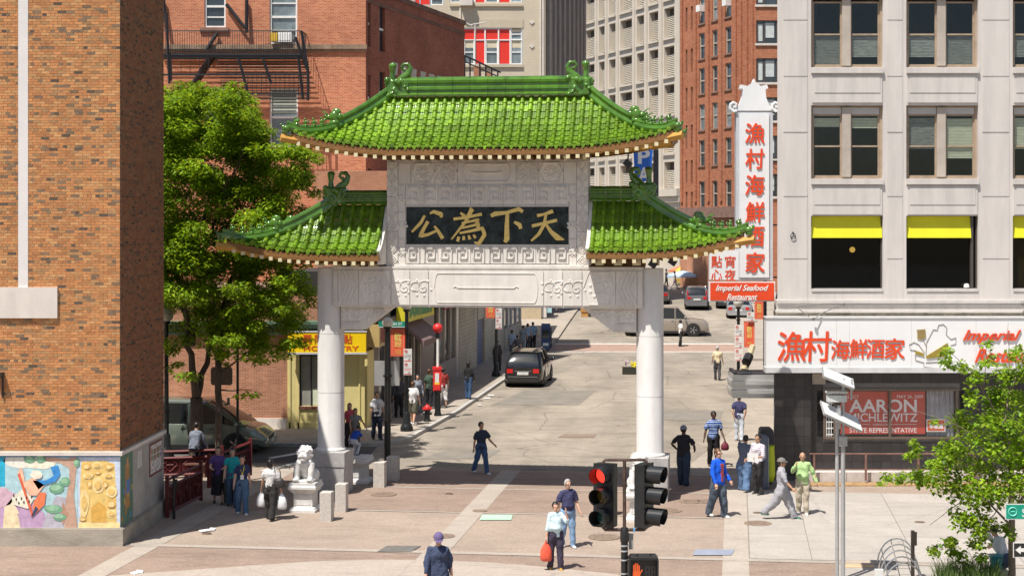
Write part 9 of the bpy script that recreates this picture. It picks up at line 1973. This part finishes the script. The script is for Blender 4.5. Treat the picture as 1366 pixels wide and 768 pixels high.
mb_ = [(1265, 468, 8), (1262, 480, 9), (1280, 490, 11), (1300, 500, 13), (1318, 460, 8), (1318, 480, 9), (1340, 500, 14), (1355, 470, 12), (1362, 500, 16), (1300, 530, 14), (1330, 535, 22), (1360, 540, 22), (1285, 560, 18), (1310, 575, 24), (1345, 580, 26), (1270, 590, 20), (1262, 610, 18), (1225, 603, 11), (1212, 608, 8), (1250, 628, 18), (1280, 620, 24), (1320, 620, 28), (1355, 625, 26), (1220, 632, 12), (1200, 637, 10), (1182, 634, 8), (1235, 640, 14), (1265, 655, 18), (1295, 660, 24), (1335, 665, 24), (1280, 690, 18), (1310, 700, 20), (1345, 705, 12), (1262, 725, 13), (1246, 733, 9), (1278, 740, 12), (1290, 755, 10), (1305, 720, 14), (1310, 745, 8), (1360, 600, 20), (1362, 650, 18), (1390, 560, 30), (1400, 620, 36), (1385, 500, 24), (1176, 645, 5), (1245, 560, 6), (1218, 590, 6), (1330, 560, 18), (1376, 680, 16)]
cl = []
for (x, y, rp) in mb_:
 for rep in range(5):
  Y = YM + r_.uniform(-1.1, 1.1) * min(1, rp / 14); s = Y / F; rx = rp * s * r_.uniform(.5, 1.0); cl.append((P(x + r_.uniform(-.6, .6) * rp, y + r_.uniform(-.6, .6) * rp, Y), (rx, rx, rx * .8), rx ** 1.6))
leaves_np('crown', cl, 700, .075, .095, [(.20, .34, .014), (.25, .38, .018), (.15, .29, .012), (.30, .42, .03), (.11, .21, .012)], mp, 12, droop=.7)
# ---- ornamental grass along the bottom right
gr = random.Random(14); vs = []; fs = []; cs = []
for k in range(1500):
 px = gr.uniform(1236, 1330); Yg = gr.uniform(29.2, 31.0); X0_ = PX(px, Yg); edge = min(1, (px - 1230) / 25); hgt = gr.uniform(.75, 1.0) * 1.02 * edge; a = gr.uniform(0, 6.28); ln_ = gr.uniform(.1, .45) * hgt; w_ = .011
 d = Vector((math.cos(a), math.sin(a), 0)); s_ = Vector((-d.y, d.x, 0)) * w_; p0_ = Vector((X0_, Yg, 0)); p1_ = p0_ + d * ln_ * .3 + Vector((0, 0, hgt * .7)); p2_ = p0_ + d * ln_ + Vector((0, 0, hgt))
 n0 = len(vs); vs += [tuple(p0_ - s_), tuple(p0_ + s_), tuple(p1_ + s_ * .8), tuple(p1_ - s_ * .8), tuple(p2_)]; fs += [(n0, n0 + 1, n0 + 2, n0 + 3), (n0 + 3, n0 + 2, n0 + 4)]
 c = gr.choice([(.09, .17, .04), (.14, .22, .05), (.20, .26, .09), (.06, .12, .03)]); cs += [c, c]
me = bpy.data.meshes.new('ornamental_grass'); me.from_pydata(vs, [], fs); me.materials.append(M_leaf); ca = me.color_attributes.new('Col', 'FLOAT_COLOR', 'CORNER'); buf = []
for f, c in zip(fs, cs): buf.extend([c[0], c[1], c[2], 1] * len(f))
ca.data.foreach_set('color', buf); ob = bpy.data.objects.new('ornamental_grass', me); C.objects.link(ob); tag(ob, 'clump of tall fine ornamental grass along the lower right edge', 'grass', kind='stuff')
tag(B().add([(PX(1225, 29), 27.5, .03), (PX(1480, 29), 27.5, .03), (PX(1460, 31), 31.2, .03), (PX(1235, 31), 31.2, .03)], [(0, 1, 2, 3)]).build('planting_bed', mat('dark_soil', (.10, .07, .045), .95, var=.3, scale=6, bump=.5)), kind='structure')
